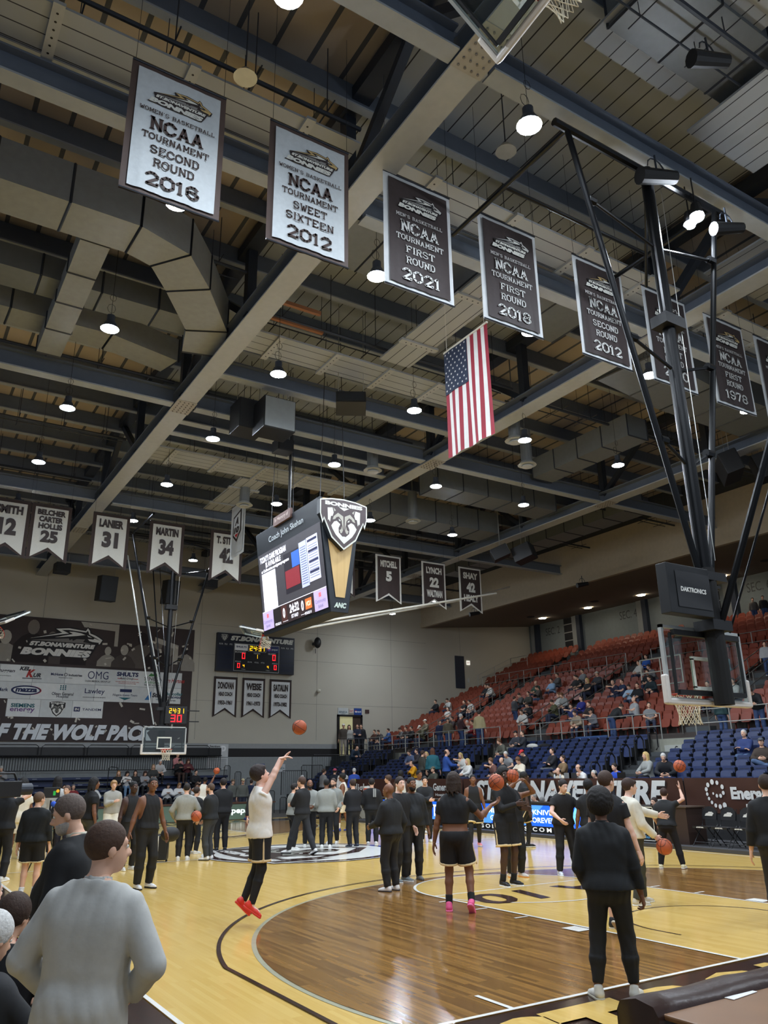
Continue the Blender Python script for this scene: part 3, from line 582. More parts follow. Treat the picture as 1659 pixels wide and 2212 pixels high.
# conference banner seen from the side
o = pennant('conference_banner', 'pale conference banner with an A 10 shield turned edge-on beside the video board', 1.2, 23.35, 12.85, 1.55, 2.3, 0, pgr, mat((204, 206, 206), .7), ptx, [], None, rz=-math.pi / 2)
b = MB(); fr = Fr((0, 0, 0), (1, 0, 0), (0, 0, 1))
b.poly(fr, [(-.42, -.55), (.42, -.35), (.42, -1.3), (0, -1.7), (-.42, -1.4)], .03, ptx); b.poly(fr, [(-.34, -.62), (.34, -.46), (.34, -1.26), (0, -1.58), (-.34, -1.34)], .034, pgr)
b.text(fr, 'A', .03, -.8, .42, .34, .04, ptx, .3, .06); b.text(fr, '10', 0, -1.18, .5, .28, .04, ptx, .2, .06); b.poly(fr, [(-.2, -1.36), (.2, -1.36), (0, -1.52)], .04, mat((200, 30, 40))); b.build('shield_emblem', None, o)
# flag
o = empty('national_flag', 'American flag hanging with its stripes upright in front of the roof truss', 'flag', (-.1, 6.25, 11.5), -math.pi / 2)
fr = Fr((0, 0, 0), (1, 0, 0), (0, 0, 1)); b = MB(); fred = mat((150, 34, 52), .7, bump=.2); fwh = mat((224, 222, 218), .7, bump=.2); fbl = mat((30, 42, 66), .7, bump=.2)
W_, H_ = 1.62, 2.7; sw = W_ / 13
for i in range(13):
    vs = []; fs = []
    for j in range(13):
        for e in (0, 1):
            x = -W_ / 2 + sw * (i + e); y = -H_ * j / 12
            vs.append(fr.p(x, y, .03 * math.sin(x * 9 + y * .8) * (.2 + .8 * j / 12)))
    for j in range(12): fs.append((2 * j, 2 * j + 2, 2 * j + 3, 2 * j + 1))
    b.add(vs, fs, fred if i % 2 == 0 else fwh)
b.build('stripes', None, o, True)
b = MB(); vs = []; fs = []
for j in range(8):
    for i in range(8):
        x = -W_ / 2 - .003 + (7 * sw) * i / 7; y = -1.12 * j / 7; vs.append(fr.p(x, y, .012 + .03 * math.sin(x * 9 + y * .8) * (.2 + .8 * -y / H_)))
for j in range(7):
    for i in range(7): a = j * 8 + i; fs.append((a, a + 8, a + 9, a + 1))
b.add(vs, fs, fbl); b.build('canton', None, o, True)
b = MB()
for r_ in range(9):
    for c_ in range(6 if r_ % 2 == 0 else 5):
        x = -W_ / 2 + .07 + c_ * .146 + (.073 if r_ % 2 else 0); y = -.09 - r_ * .118
        pts = [(x + (.034 if k_ % 2 == 0 else .014) * math.sin(math.pi * k_ / 5), y + (.034 if k_ % 2 == 0 else .014) * math.cos(math.pi * k_ / 5)) for k_ in range(10)]
        b.poly(fr, pts, .022 + .03 * math.sin(x * 9 + y * .8) * (.2 + .8 * -y / H_), fwh)
b.build('star_field', None, o)
b = MB(); b.bar((-W_ / 2, 0, 0), (W_ / 2, 0, 0), .03); b.bar((-.7, 0, 0), (-.7, 0, 3.78), .004); b.bar((.7, 0, 0), (.7, 0, 3.78), .004); b.build('header_pole', K['cream'], o)
# ================================================================ roof
ZB = 12.6; ZD = 15.3
tan = stripes('acoustic_deck_panels', (178, 164, 146), (84, 86, 90), 'X', .73, .1, .9, .1)
plank = stripes('white_deck_planks', (160, 166, 170), (50, 50, 54), 'X', .42, .03, .85, .05)
b = MB(); b.rect(GF, -25, -9, -4, YW, ZD, tan); b.rect(GF, 5.1, -9, 22, YW, ZD, tan); b.rect(GF, -4, -9, 5.1, YW, ZD, plank)
b.rect(GF, -25, -9, 22, YW, ZD + .25, tan)
tag(b.build('ceiling'), kind='structure')
panelm = stripes('louvre_planks', (164, 168, 170), (46, 46, 50), 'Y', .33, .022, .7, .05)
panelx = stripes('louvre_planks_across', (164, 168, 170), (46, 46, 50), 'X', .33, .022, .7, .05)
ordn = ['leftmost', 'second', 'third', 'fourth', 'fifth']
for i, gx in enumerate((-13.05, -3.88, 5.35, 14.3)):
    o = empty('roof_truss', ['grey roof truss far left over the near sideline', 'big grey roof truss running over the left half of the court', 'grey roof truss running behind the flag over the right half of the court', 'grey roof truss nearest the red seats'][i], 'roof truss', (gx, 15, ZB))
    b = MB(); b.box((-.28, -23, 0), (.28, 24.5, .04), K['chord']); b.box((-.03, -23, .04), (.03, 24.5, .42), K['ibeam']); b.box((-.28, -23, .42), (.28, 24.5, .46), K['ibeam'])
    for y in (.2, -14.2, 14.6):
        b.box((-.3, y - .45, -.015), (.3, y + .45, 0), mat((164, 160, 150), .5))
        for u in range(4):
            for v_ in range(6): b.bar((-.2 + u * .13, y - .36 + v_ * .145, -.015), (-.2 + u * .13, y - .36 + v_ * .145, -.04), .022, 5, mat((120, 116, 108)))
    b.build('bottom_chord', None, o)
    b = MB(); b.box((-.2, -23, 2.3), (.2, 24.5, 2.6)); b.build('top_chord', K['dsteel'], o)
    for k_ in range(-4, 5):
        y = .2 + k_ * 5.08
        b = MB(); b.box((-.12, y - .12, .4), (.12, y + .12, 2.4)); b.build('vertical_post', K['dsteel'], o)
        b = MB(); b.bar((0, y, .4), (0, y + 2.54 * (1 if k_ % 2 else -1), 2.4), .13, 4, rot=.5); b.build('diagonal', K['dsteel'], o)
for i, y in enumerate((1.12, 5.15, 15.25, 25.4, 35.95)):
    o = MB(); fl = K['flange']; wb = K['ibeam']
    for x0, x1 in ((-22, -4.2), (-3.5, 5.0), (5.7, 14.0), (14.6, 21.6)):
        o.box((x0, y - .16, ZB + .02), (x1, y + .16, ZB + .06), fl); o.box((x0, y - .02, ZB + .06), (x1, y + .02, ZB + .5), wb); o.box((x0, y - .16, ZB + .5), (x1, y + .16, ZB + .54), wb)
    tag(o.build('cross_beam'), ['steel cross beam above the near basket hoist, closest to the camera', 'steel cross beam just behind the row of tournament banners', 'steel cross beam over mid court with light lower flange', 'steel cross beam above the row of number pennants', 'steel cross beam close to the end wall'][i], 'beam')
extra = [(-3.5, 5.0, 13.3), (-3.5, 5.0, 16.9), (-3.5, 5.0, 17.9)]
for i, (x0, x1, y) in enumerate(extra):
    o = MB(); o.box((x0, y - .15, ZB + .3), (x1, y + .15, ZB + .34), K['flange']); o.box((x0, y - .02, ZB + .34), (x1, y + .02, ZB + .75), K['ibeam']); o.box((x0, y - .15, ZB + .75), (x1, y + .15, ZB + .8), K['ibeam'])
    tag(o.build('cross_beam'), ['short steel beam right in front of the hanging speaker boxes', 'short steel beam behind the hanging speaker boxes', 'short steel beam farther behind the hanging speaker boxes, above the video board'][i], 'beam')
for i in range(22):
    y = -5.6 + i * 2.03
    if y > YW - .3: break
    o = MB(); o.box((-24, y - .09, 14.72), (21.6, y + .09, 14.76), K['flange']); o.box((-24, y - .02, 14.76), (21.6, y + .02, 15.28), K['ibeam'])
    o = o.build('roof_purlin'); tag(o, 'dark steel roof purlin under the deck, %s from the near end' % ORD[i], 'purlin', 'roof purlins under the deck')
# louvre walk panels with perforated channels
def strip(x0, x1, y0, y1, z, label, mt, n=0, along='x', g='perforated cross channels'):
    o = MB(); o.box((x0, y0, z), (x1, y1, z + .05), mt); o = o.build('plank_panel'); tag(o, label, 'ceiling panel')
    for k_ in range(n):
        e = MB()
        if along == 'x': x = x0 + (x1 - x0) * (k_ + .5) / n; e.box((x - .09, y0 - .1, z - .07), (x + .09, y1 + .1, z - .005))
        else: y = y0 + (y1 - y0) * (k_ + .5) / n; e.box((x0 - .1, y - .09, z - .07), (x1 + .1, y + .09, z - .005))
        for q in range(6):
            if along == 'x': e.disc(Fr((0, 0, z - .072), (1, 0, 0), (0, -1, 0)), x, -(y0 + (y1 - y0) * (q + .5) / 6), .022, 0, K['black'], 8)
            else: e.disc(Fr((0, 0, z - .072), (1, 0, 0), (0, -1, 0)), x0 + (x1 - x0) * (q + .5) / 6, -y, .022, 0, K['black'], 8)
        e.mats = [K['chord']] + [m_ for m_ in e.mats if m_ is not K['chord']]
        e.m = [0] * 6 + [1] * (len(e.f) - 6); e.build('channel', None, o)
strip(-12.8, -4.2, 4.0, 4.98, 13.26, 'plank panel strip above the silver banners', panelm, 4)
strip(-3.5, 5.0, 4.0, 4.98, 13.26, 'plank panel strip above the first dark banners', panelm, 4)
strip(5.8, 14, 4.0, 4.98, 13.26, 'plank panel strip above the right hand dark banners', panelm, 4)
strip(-3.6, 5.0, 10.65, 11.75, 13.0, 'perforated plank strip in front of the hanging speaker boxes', panelm, 5)
strip(-3.6, 5.0, 19.4, 20.7, 13.0, 'perforated plank strip behind the hanging speaker boxes', panelm, 5)
strip(.1, 1.1, 5.4, 10.3, 13.0, 'plank strip running lengthwise left of the flag', panelx, 2, 'y')
strip(.3, 1.4, 20.9, 25.2, 13.0, 'plank strip running lengthwise toward the number pennants', panelx, 2, 'y')
strip(5.8, 8.2, -3.5, 3.8, 13.9, 'broad plank panel at the upper right above the hoist', panelx, 2, 'y')
strip(1.2, 3.3, -3.5, .8, 13.6, 'plank panel right above the near hoist mast', panelx, 1, 'y')
strip(-1.6, .9, -3.5, .7, 14.1, 'grey plank panel at the top edge beside the folded basket', panelx, 1, 'y')
# ducts
def duct(label, segs, w_, h_, z, mt=None, name='air_duct'):
    """segs: path points in plan"""
    o = empty(name, label, 'duct', (segs[0][0], segs[0][1], z))
    mt = mt or K['duct']; base = V((segs[0][0], segs[0][1], 0))
    b = MB(); j = MB()
    L = []; R = []
    n = len(segs)
    for i in range(n):
        p = V(segs[i]).to_3d() - base
        a = V(segs[max(0, i - 1)]).to_3d(); c = V(segs[min(n - 1, i + 1)]).to_3d(); d = (c - a).normalized(); q = V((-d.y, d.x, 0)) * w_ / 2
        L.append(p + q); R.append(p - q)
    for i in range(n - 1):
        quad = [L[i], L[i + 1], R[i + 1], R[i]]
        b.add([v for v in quad] + [v + V((0, 0, h_)) for v in quad], [(0, 1, 2, 3), (7, 6, 5, 4), (0, 4, 5, 1), (1, 5, 6, 2), (2, 6, 7, 3), (3, 7, 4, 0)])
        ln = (V(segs[i + 1]) - V(segs[i])).length; k = max(1, int(ln / 1.2))
        for t in range(k + 1):
            a_ = L[i].lerp(L[i + 1], t / k); c_ = R[i].lerp(R[i + 1], t / k)
            for s0, s1 in ((a_, c_), (a_ + V((0, 0, h_)), a_), (c_, c_ + V((0, 0, h_)))): j.bar(s0, s1, .03, 4)
    b.build('duct_body', mt, o); j.build('flange_joint', K['dsteel'], o)
    return o
duct('big square duct with an elbow below the silver 2016 banner', [(-12.8, 8.5), (-7.2, 8.5), (-6.3, 8.8), (-5.6, 9.7), (-4.6, 11.2), (-4.3, 12.4)], 1.05, .95, 12.9)
duct('branch duct running lengthwise from the big elbow duct', [(-7.85, 9.1), (-7.85, 14.6)], .62, .5, 12.95)
duct('second cross duct behind the first lamp on the left', [(-12.8, 11.9), (-4.4, 11.9)], .9, .6, 13.3, K['ductd'])
duct('dark duct high over the left bay near the beam', [(-12.8, 13.9), (-6.5, 13.9), (-4.6, 14.4)], .9, .7, 13.4)
duct('big square duct right of the flag behind the hoist mast', [(6.3, 7.0), (9.5, 7.4), (13.6, 7.4)], 1.9, 1.0, 12.9, K['ductd'])
duct('long cross duct over the right bay behind mid court', [(7.2, 18.0), (13.6, 18.0)], 1.3, .9, 12.8, K['ductd'])
duct('long cross duct over the right bay nearer the end wall', [(6.2, 22.0), (13.6, 22.0)], 1.5, 1.0, 12.8, K['ductd'])
duct('lengthwise duct between the beams over the right bay', [(10.6, 10.2), (10.6, 15.0)], 1.0, .8, 12.9, K['ductd'])
duct('lengthwise duct beyond the right truss above the seats', [(17.3, 16.2), (17.3, 30)], 1.3, 1.0, 13.0, K['ductd'])
duct('wide duct across the middle bay behind the tournament banners', [(-3.2, 7.4), (4.8, 7.4)], 1.7, .9, 13.9, K['ductd'])
duct('wide duct over the top right corner', [(-1.5, -.4), (5.0, -.4)], 1.3, .7, 14.0, K['ductd'])
for i, (px, py) in enumerate(((1112, 945), (1138, 998), (892, 1120), (528, 1085), (805, 1010))):
    p = at(px, py, 'Z', 12.4); o = empty('air_outlet', 'round duct outlet pointing down, ' + ['above the right lamp row by the flag', 'below the flag side lamp', 'above the video board on the right', 'left of the edge-on banner', 'above the video board'][i], 'vent', p)
    b = MB(); b.bar((0, 0, 0), (0, 0, 1.2), .2, 14); b.bar((0, 0, 1.2), (0, 0, 2.89), .02, 6); b.build('pipe', K['ductd'], o); b = MB(); b.bar((0, 0, -.12), (0, 0, 0), .34, 14, None, .22); b.bar((0, 0, -.2), (0, 0, -.16), .2, 14); b.build('diffuser', K['chord'], o)
# conduits, pipes and hanger rods
b = MB(); r2 = random.Random(3)
for i in range(46):
    y = r2.uniform(-3, 38); x0 = r2.choice((-12.5, -3.4, 5.9, 14.8)); l = r2.uniform(3, 8); z = r2.uniform(13.0, 14.3)
    b.bar((x0, y, z), (x0 + l, y, z), r2.choice((.02, .03, .045)), 5)
tag(b.build('cross_conduits'), 'thin dark pipes and conduits running across the hall under the roof', 'pipes', None, 'stuff') if 0 else None
pipes = b.build('ceiling_pipes') if 0 else None
def pipes_group(lst, name, label):
    b = MB()
    for a, c, r in lst: b.bar(a, c, r, 5)
    return tag(b.build(name, K['dsteel']), label, 'pipe')
bays = ((-12.8, -4.2, 'left bay'), (-3.6, 5.0, 'middle bay'), (5.8, 14.0, 'right bay'), (14.7, 21.5, 'seat side bay'))
spots = ('near end', 'second stretch', 'third stretch', 'middle', 'fifth stretch', 'sixth stretch', 'far end')
for bi, (x0, x1, bn) in enumerate(bays):
    for k_ in range(7):
        y = -1.6 + k_ * 5.6 + bi * .7; z = 13.35 + .25 * ((k_ + bi) % 3)
        o = empty('pipe_run', 'double pipe on hanger rods in the %s, %s of the hall' % (bn, spots[k_]), 'pipe', ((x0 + x1) / 2, y, z))
        h = (x1 - x0) / 2; b = MB(); b.bar((-h, 0, 0), (h, 0, 0), .045, 6); b.bar((-h, .55, .1), (h, .55, .1), .02, 5); b.build('pipe', K['dsteel'], o)
        b = MB()
        for q in range(6): x = -h + (q + .5) * 2 * h / 6; b.bar((x, 0, 0), (x, 0, 15.2 - z), .012, 4); b.bar((x, .55, .1), (x, .55, 15.2 - z), .008, 4); b.bar((x, -.3, .06), (x, .8, .06), .014, 4)
        b.build('hanger_rod', K['dsteel'], o)
# copper coloured rails seen between beams
for lb, p0, p1 in (('upper of two rusty rails under the roof left of the flag', (588, 645), (695, 675)), ('lower of two rusty rails under the roof left of the flag', (560, 677), (693, 723))):
    b = MB(); a = at(p0[0], p0[1], 'Z', 13.3); c = at(p1[0], p1[1], 'Z', 13.3); c.y = a.y; b.bar(a, c, .07, 4, rot=.5); tag(b.build('rusty_rail', mat((150, 100, 66), .6)), lb, 'rail')
# ---------------------------------------------------------------- high-bay lamps
lampm = mat((232, 243, 255), em=LAMP_E, var=0, name='lamp_lens')
def make_lamp():
    o = empty('high_bay_lamp', None, 'lamp')
    b = MB(); b.bar((0, 0, .06), (0, 0, .22), .2, 20, None, .12); b.bar((0, 0, .22), (0, 0, .4), .09, 12); b.build('housing', K['dsteel'], o)
    b = MB(); b.ball((0, 0, .055), .2, lampm, 16, 6, (1, 1, .12)); b.build('lens', None, o, True)
    b = MB(); b.bar((0, 0, .4), (0, 0, 3.69), .006, 4); b.tube([(.09 * math.cos(t), .05, .62 + .12 * math.sin(t)) for t in np.linspace(0, 6.28, 9)], .006, 4); b.tube([(.07 * math.cos(t), -.03, .86 + .09 * math.sin(t)) for t in np.linspace(0, 6.28, 9)], .006, 4); b.build('suspension_cable', K['black'], o)
    return o
lamp = make_lamp(); first = True
colname = {-7.15: 'left row', -2.97: 'second row from the left', 1.21: 'middle row', 5.32: 'fourth row', 9.45: 'right row'}
yname = {-8.4: 'second behind the camera', -3.8: 'just behind the camera', .85: 'closest to the camera', 5.45: 'by the tournament banners', 10.25: 'second from the tournament banners', 14.95: 'over mid court', 19.5: 'behind the video board line', 24.1: 'by the number pennants', 28.9: 'nearest the end wall'}
lamps = [(x, y) for x in (-7.15, -2.97, 1.21, 5.32, 9.45) for y in (-8.4, -3.8, .85, 5.45, 10.25, 14.95, 19.5, 24.1, 28.9) if not (x in (1.21, 5.32, 9.45) and y in (-8.4, .85)) and not (x > 1.3 and y > 20) and not (x in (-7.15, -2.97) and y == 28.9) and not (x == 1.21 and y == 24.1) and not (x < 0 and y == 24.1)]
for x, y in lamps:
    o = lamp if first else copy_tree(lamp); first = False
    o.location = (x, y, 11.6); o['label'] = 'bright round high-bay lamp in the %s, %s' % (colname[x], yname[y]); o['group'] = 'high-bay lamps'
for x, y, z, lb in ((16.6, 35.5, 11.6, 'bright round high-bay lamp in the far right corner by the end wall'), (16.7, 31.0, 11.6, 'bright round high-bay lamp behind the LYNCH WALTMAN pennant'), (-2.5, 25.75, 12.1, 'bright round high-bay lamp between the LANIER and MARTIN pennants'), (-6.97, 25.6, 12.1, 'bright round high-bay lamp between the two leftmost number pennants')):
    o = copy_tree(lamp); o.location = (x, y, z); o['label'] = lb; o['group'] = 'high-bay lamps'
# stage lights on the hoist (two small bright fixtures) and dark spot cans; the winches share the can shape but are no lamps
for i, (px, py, lb) in enumerate(((1506, 470, 'bright stage light at the right end of the hoist frame'), (1492, 488, 'smaller bright stage light just below the other on the hoist frame'))):
    p = at(px, py, 'Z', 11.7); o = empty('stage_light', lb, 'lamp', p)
    b = MB(); b.ball((0, 0, 0), .13 - .04 * i, lampm, 12, 6, (1, 1, .5)); b.build('lens', None, o, True)
    b = MB(); b.bar((0, 0, .05), (0, 0, .3), .13, 12, None, .08); b.bar((0, 0, .3), (0, 0, .9), .015); b.build('housing', K['black'], o)
def spotcan(px, py, z, lb, s=1.0):
    p = at(px, py, 'Z', z); o = empty('spotlight_or_winch', lb, 'lamp', p)
    b = MB(); b.bar((-.3 * s, .1, -.08), (.3 * s, -.1, .05), .13 * s, 12, None, .1 * s); b.build('can', K['black'], o)
    b = MB(); b.bar((0, 0, 0), (0, 0, .45), .02); b.tube([(.2 * s * math.cos(t), 0, .12 + .2 * s * math.sin(t)) for t in np.linspace(0, 3.14, 7)], .014, 5); b.build('yoke', K['dsteel'], o)
spotcan(1572, 492, 11.6, 'black stage spotlight can right of the bright stage lights')
spotcan(1420, 380, 12.0, 'dark winch drum on the hoist mast head', 1.2)
spotcan(1532, 128, 12.8, 'dark winch motor box hanging at the upper right', 1.1)
spotcan(1258, 1262, 11.3, 'black stage spotlight at the end of a beam by the bulkhead')
spotcan(1025, 1325, 11.0, 'black stage spotlight below the SHAY HEALY pennant')
# silver floodlight domes above
for i, (px, py, z, lb) in enumerate(((530, 168, 13.0, 'round grey floodlight above the first silver banner'), (1093, 328, 13.0, 'pale glass dome light near the big upper lamp'))):
    p = at(px, py, 'Z', z); o = empty('dome_light', lb, 'lamp', p)
    b = MB(); b.bar((0, 0, 0), (0, 0, .16), .2, 16, None, .08); b.build('reflector', K['rail'], o); b = MB(); b.bar((0, 0, .16), (0, 0, 2.29), .012); b.build('stem', K['dsteel'], o)
# ---------------------------------------------------------------- hanging speakers
def spk(px, py, z, size, rz, lb, face=None, up=2.6, tilt=0):
    p = at(px, py, 'Z', z); sx, sy, sz = size
    o = empty('hanging_speaker', lb, 'speaker', p, rz)
    Mx = Matrix.Rotation(tilt, 4, 'X')
    b = MB(); b.box((-sx / 2, -sy / 2, -sz / 2), (sx / 2, sy / 2, sz / 2), K['black'], Mx); b.build('cabinet', None, o, bevel=.015)
    b = MB(); b.box((-sx / 2 + .03, -sy / 2 - .02, -sz / 2 + .03), (sx / 2 - .03, -sy / 2 - .005, sz / 2 - .03), face or mat((30, 32, 35), .8), Mx); b.build('grille', None, o)
    b = MB()
    up = 15.29 - z
    for q in (-1, 1): b.bar((q * sx * .42, 0, sz * .4), (q * sx * .42, 0, up), .01, 4)
    b.build('suspension_cable', K['rail'], o)
    return o
gm = mat((150, 156, 158), .35, .2, name='brushed_grey_panel')
spk(592, 905, 12.0, (1.0, .85, 1.0), .0, 'big square speaker box with pale grey front over mid court', gm)
spk(535, 905, 12.2, (.85, .8, .95), .0, 'big dark speaker box just left of the pale fronted one')
spk(611, 966, 12.0, (.55, .5, .4), .0, 'smaller black box under the two big speaker boxes')
spk(758, 872, 12.0, (.85, .5, .5), -.5, 'black tilted speaker on a bracket right of the big boxes', None, 1.2, -.5)
spk(1080, 1195, 11.6, (.6, .8, .55), .9, 'pale edged speaker under the right truss near the bulkhead', mat((120, 124, 126), .5), 1.2, -.4)
spk(1132, 1196, 11.6, (.8, .9, .7), .5, 'black faceted speaker under the right truss near the bulkhead', None, 1.2, -.3)
spk(1575, 1010, 12.0, (1.4, .6, .8), .7, 'wide black line of speakers at the right edge above the seats', None, .9, -.3)
spk(1650, 1010, 12.0, (.9, .6, .9), .7, 'black speaker cut by the right edge above the seats', None, .9, -.3)
spk(230, 1272, 11.6, (.9, .75, 1.35), .12, 'tall black speaker under the LANIER pennant', mat((60, 66, 74), .7), 1.0, .12)
spk(368, 1280, 11.6, (.75, .75, 1.3), .12, 'tall black speaker behind the far basket mast', mat((60, 66, 74), .7), 1.0, .12)
spk(134, 1228, 11.9, (.7, .6, .5), .1, 'black speaker under the BELCHER CARTER HOLLIS pennant', None, .7)
spk(455, 1262, 11.6, (.6, .5, .45), .1, 'small black speaker under the T. STITH pennant', None, 1.0)
# ---------------------------------------------------------------- video board
cb = empty('video_scoreboard', 'two-sided video scoreboard with wedge ends and a BONNIES shield hanging over mid court', 'scoreboard', (-.1, 14.35, 0))
y0, y1 = -2.18, 2.25; xt, xb = .68, .27; zt, zb_ = 9.35, 6.12
case = mat((26, 32, 40), .45)
b = MB(); vs = [(-xt, y0, zt), (xt, y0, zt), (xt, y1, zt), (-xt, y1, zt), (-xb, y0, zb_), (xb, y0, zb_), (xb, y1, zb_), (-xb, y1, zb_)]
b.add(vs, [(0, 1, 2, 3)[::-1], (4, 5, 6, 7), (0, 1, 5, 4), (1, 2, 6, 5), (2, 3, 7, 6), (3, 0, 4, 7)], case); b.build('case', None, cb, bevel=.02)
vv = V((-xt + xb, 0, zt - zb_)).normalized()
VFr = Fr((-xt - .012, y1, zt), (0, -1, 0), vv)      # left face seen by the camera, y downward from 0
FH = (V((-xt, 0, zt)) - V((-xb, 0, zb_))).length; FW = y1 - y0
def em(c, e=1.4): return mat(c, .5, em=e * .55)
b = MB(); b.rect(VFr, .12, -FH + .14, FW - .06, -.72, .01, em((74, 72, 78), .8)); b.build('screen', None, cb)
b = MB(); wv = em((240, 240, 255), 1.5)
b.rect(VFr, .28, -2.62, 1.28, -1.36, .014, em((235, 236, 250), 1.3))      # white code card, left blank
b.rect(VFr, 1.9, -2.3, 2.95, -1.1, .014, em((44, 40, 50), .6)); b.rect(VFr, 1.95, -2.15, 2.9, -1.62, .018, em((150, 50, 60), .8)); b.rect(VFr, 2.45, -1.6, 2.95, -1.15, .018, em((60, 110, 210), 1.1))
b.rect(VFr, 2.98, -2.32, 3.45, -1.0, .022, em((196, 204, 236), 1.2)); b.rect(VFr, 3.47, -2.25, 4.15, -.98, .02, em((214, 218, 240), 1.3))
for i in range(4): b.rect(VFr, 3.53, -1.12 - i * .3, 4.1, -1.05 - i * .3, .024, em((50, 54, 90), .7))
for i in range(16): b.rect(VFr, 3.04, -1.18 - i * .07, 3.4, -1.155 - i * .07, .024, em((120, 126, 160), .8))
for i in range(14): b.rect(VFr, 3.53, -1.24 - i * .07, 4.1, -1.22 - i * .07, .024, em((130, 136, 170), .8))
b.rect(VFr, .12, -FH + .14, FW - .06, -FH + .72, .014, em((58, 44, 46), .6)); b.rect(VFr, .12, -FH + .7, FW - .06, -FH + .72, .018, wv)
for x0 in (.12, FW - .83): b.rect(VFr, x0, -FH + .14, x0 + .77, -FH + .7, .02, em((196, 180, 226), 1.2)); b.rect(VFr, x0 + .3, -FH + .5, x0 + .44, -FH + .62, .023, em((240, 120, 130), 1.2))
b.rect(VFr, .9, -FH + .2, 1.45, -FH + .68, .018, em((40, 34, 36), .5)); b.rect(VFr, 1.45, -FH + .2, 1.85, -FH + .68, .018, em((84, 50, 46), .6)); b.rect(VFr, 3.05, -FH + .3, 3.45, -FH + .6, .02, em((226, 120, 60), 1))
b.build('screen_picture', None, cb)
b = MB()
for s, x, y, w_, h_ in (("TODAY'S GAME PROGRAM", 1.2, -.92, 1.9, .2), ('IS AVAILABLE', 1.2, -1.13, 1.1, .17), ('at GoBonnies.com/gameprograms', 1.3, -1.3, 2.0, .13), ('24:32', 2.35, -FH + .5, .62, .26), ('1ST HALF', 2.35, -FH + .27, .45, .11), ('0', 1.65, -FH + .45, .16, .3), ('0', 2.88, -FH + .45, .16, .3), ('FOULS 0', 1.2, -FH + .2, .4, .08), ('FOULS 0', 3.2, -FH + .2, .4, .08)): b.text(VFr, s, x, y, w_, h_, .027, wv, 0, .04)
for x0 in (.5, FW - .45): b.text(VFr, 'Community', x0, -FH + .38, .62, .14, .027, em((150, 140, 170), .8), 0, 0); b.text(VFr, 'BANK', x0, -FH + .25, .3, .08, .027, em((150, 140, 170), .8))
b.text(VFr, 'VCU', 3.25, -FH + .45, .3, .14, .027, em((255, 240, 200), 1.2), .2, .05)
for x0 in (1.55, 2.75):
    for i in range(4): b.rect(VFr, x0 + i * .09, -FH + .19, x0 + i * .09 + .06, -FH + .21, .027, wv)
b.build('screen_lettering', None, cb)
b = MB(); b.text(VFr, 'Coach John Skehan', 2.2, -.42, 2.4, .24, .014, mat((190, 200, 204), em=.15), 0, .01); b.build('memorial_lettering', None, cb)
b = MB(); b.box((-xt - .06, -.45, zt - .12), (-xt + .02, .75, zt + .17), mat((104, 78, 72), .6)); o_ = b.build('memorial_plate', None, cb)
b = MB(); b.text(Fr((-xt - .063, .15, zt + .03), (0, -1, 0), (0, 0, 1)), 'In Memory of', 0, 0, .95, .16, .003, mat((200, 180, 172))); b.build('plate_lettering', None, o_)
EF = Fr((0, y0 - .01, zt), (1, 0, 0), (0, 0, 1)); H_ = zt - zb_
b = MB(); b.poly(EF, [(-xt + .1, -.02), (xt - .1, -.02), (.14, -H_ + .42), (-.14, -H_ + .42)], .012, maple('wedge_maple', (214, 184, 128), (190, 156, 100), 1, .5, .4)); b.build('maple_panel', None, cb)
b = MB(); shield(b, EF, .0, -.78, 1.5, .2, mat((74, 62, 64), .5), mat((214, 216, 206), .5), mat((176, 172, 160), .5), .006)
b.prism(EF, [(x * 1.5 / 1600, -.78 - (y - 880) * 1.5 / 1600) for x, y in ((0, 95), (-400, 122), (-800, 200), (-800, 640), (-600, 950), (-415, 1337), (0, 1670), (415, 1337), (600, 950), (800, 640), (800, 200), (400, 122))], .02, .195, case); b.build('shield_logo', None, cb)
b = MB(); b.text(EF, 'ANC', 0, -H_ + .2, .36, .15, .014, mat((190, 204, 196), em=.1), .2, .06); b.build('maker_lettering', None, cb)
b = MB()
for x in (-.4, .4):
    for y in (-1.7, 1.7): b.bar((x, y, zt), (x * .6, y, 15.28), .012, 4)
b.bar((0, 1.2, zt), (0, 1.2, 13), .05, 6); b.build('suspension_cable', K['black'], cb)
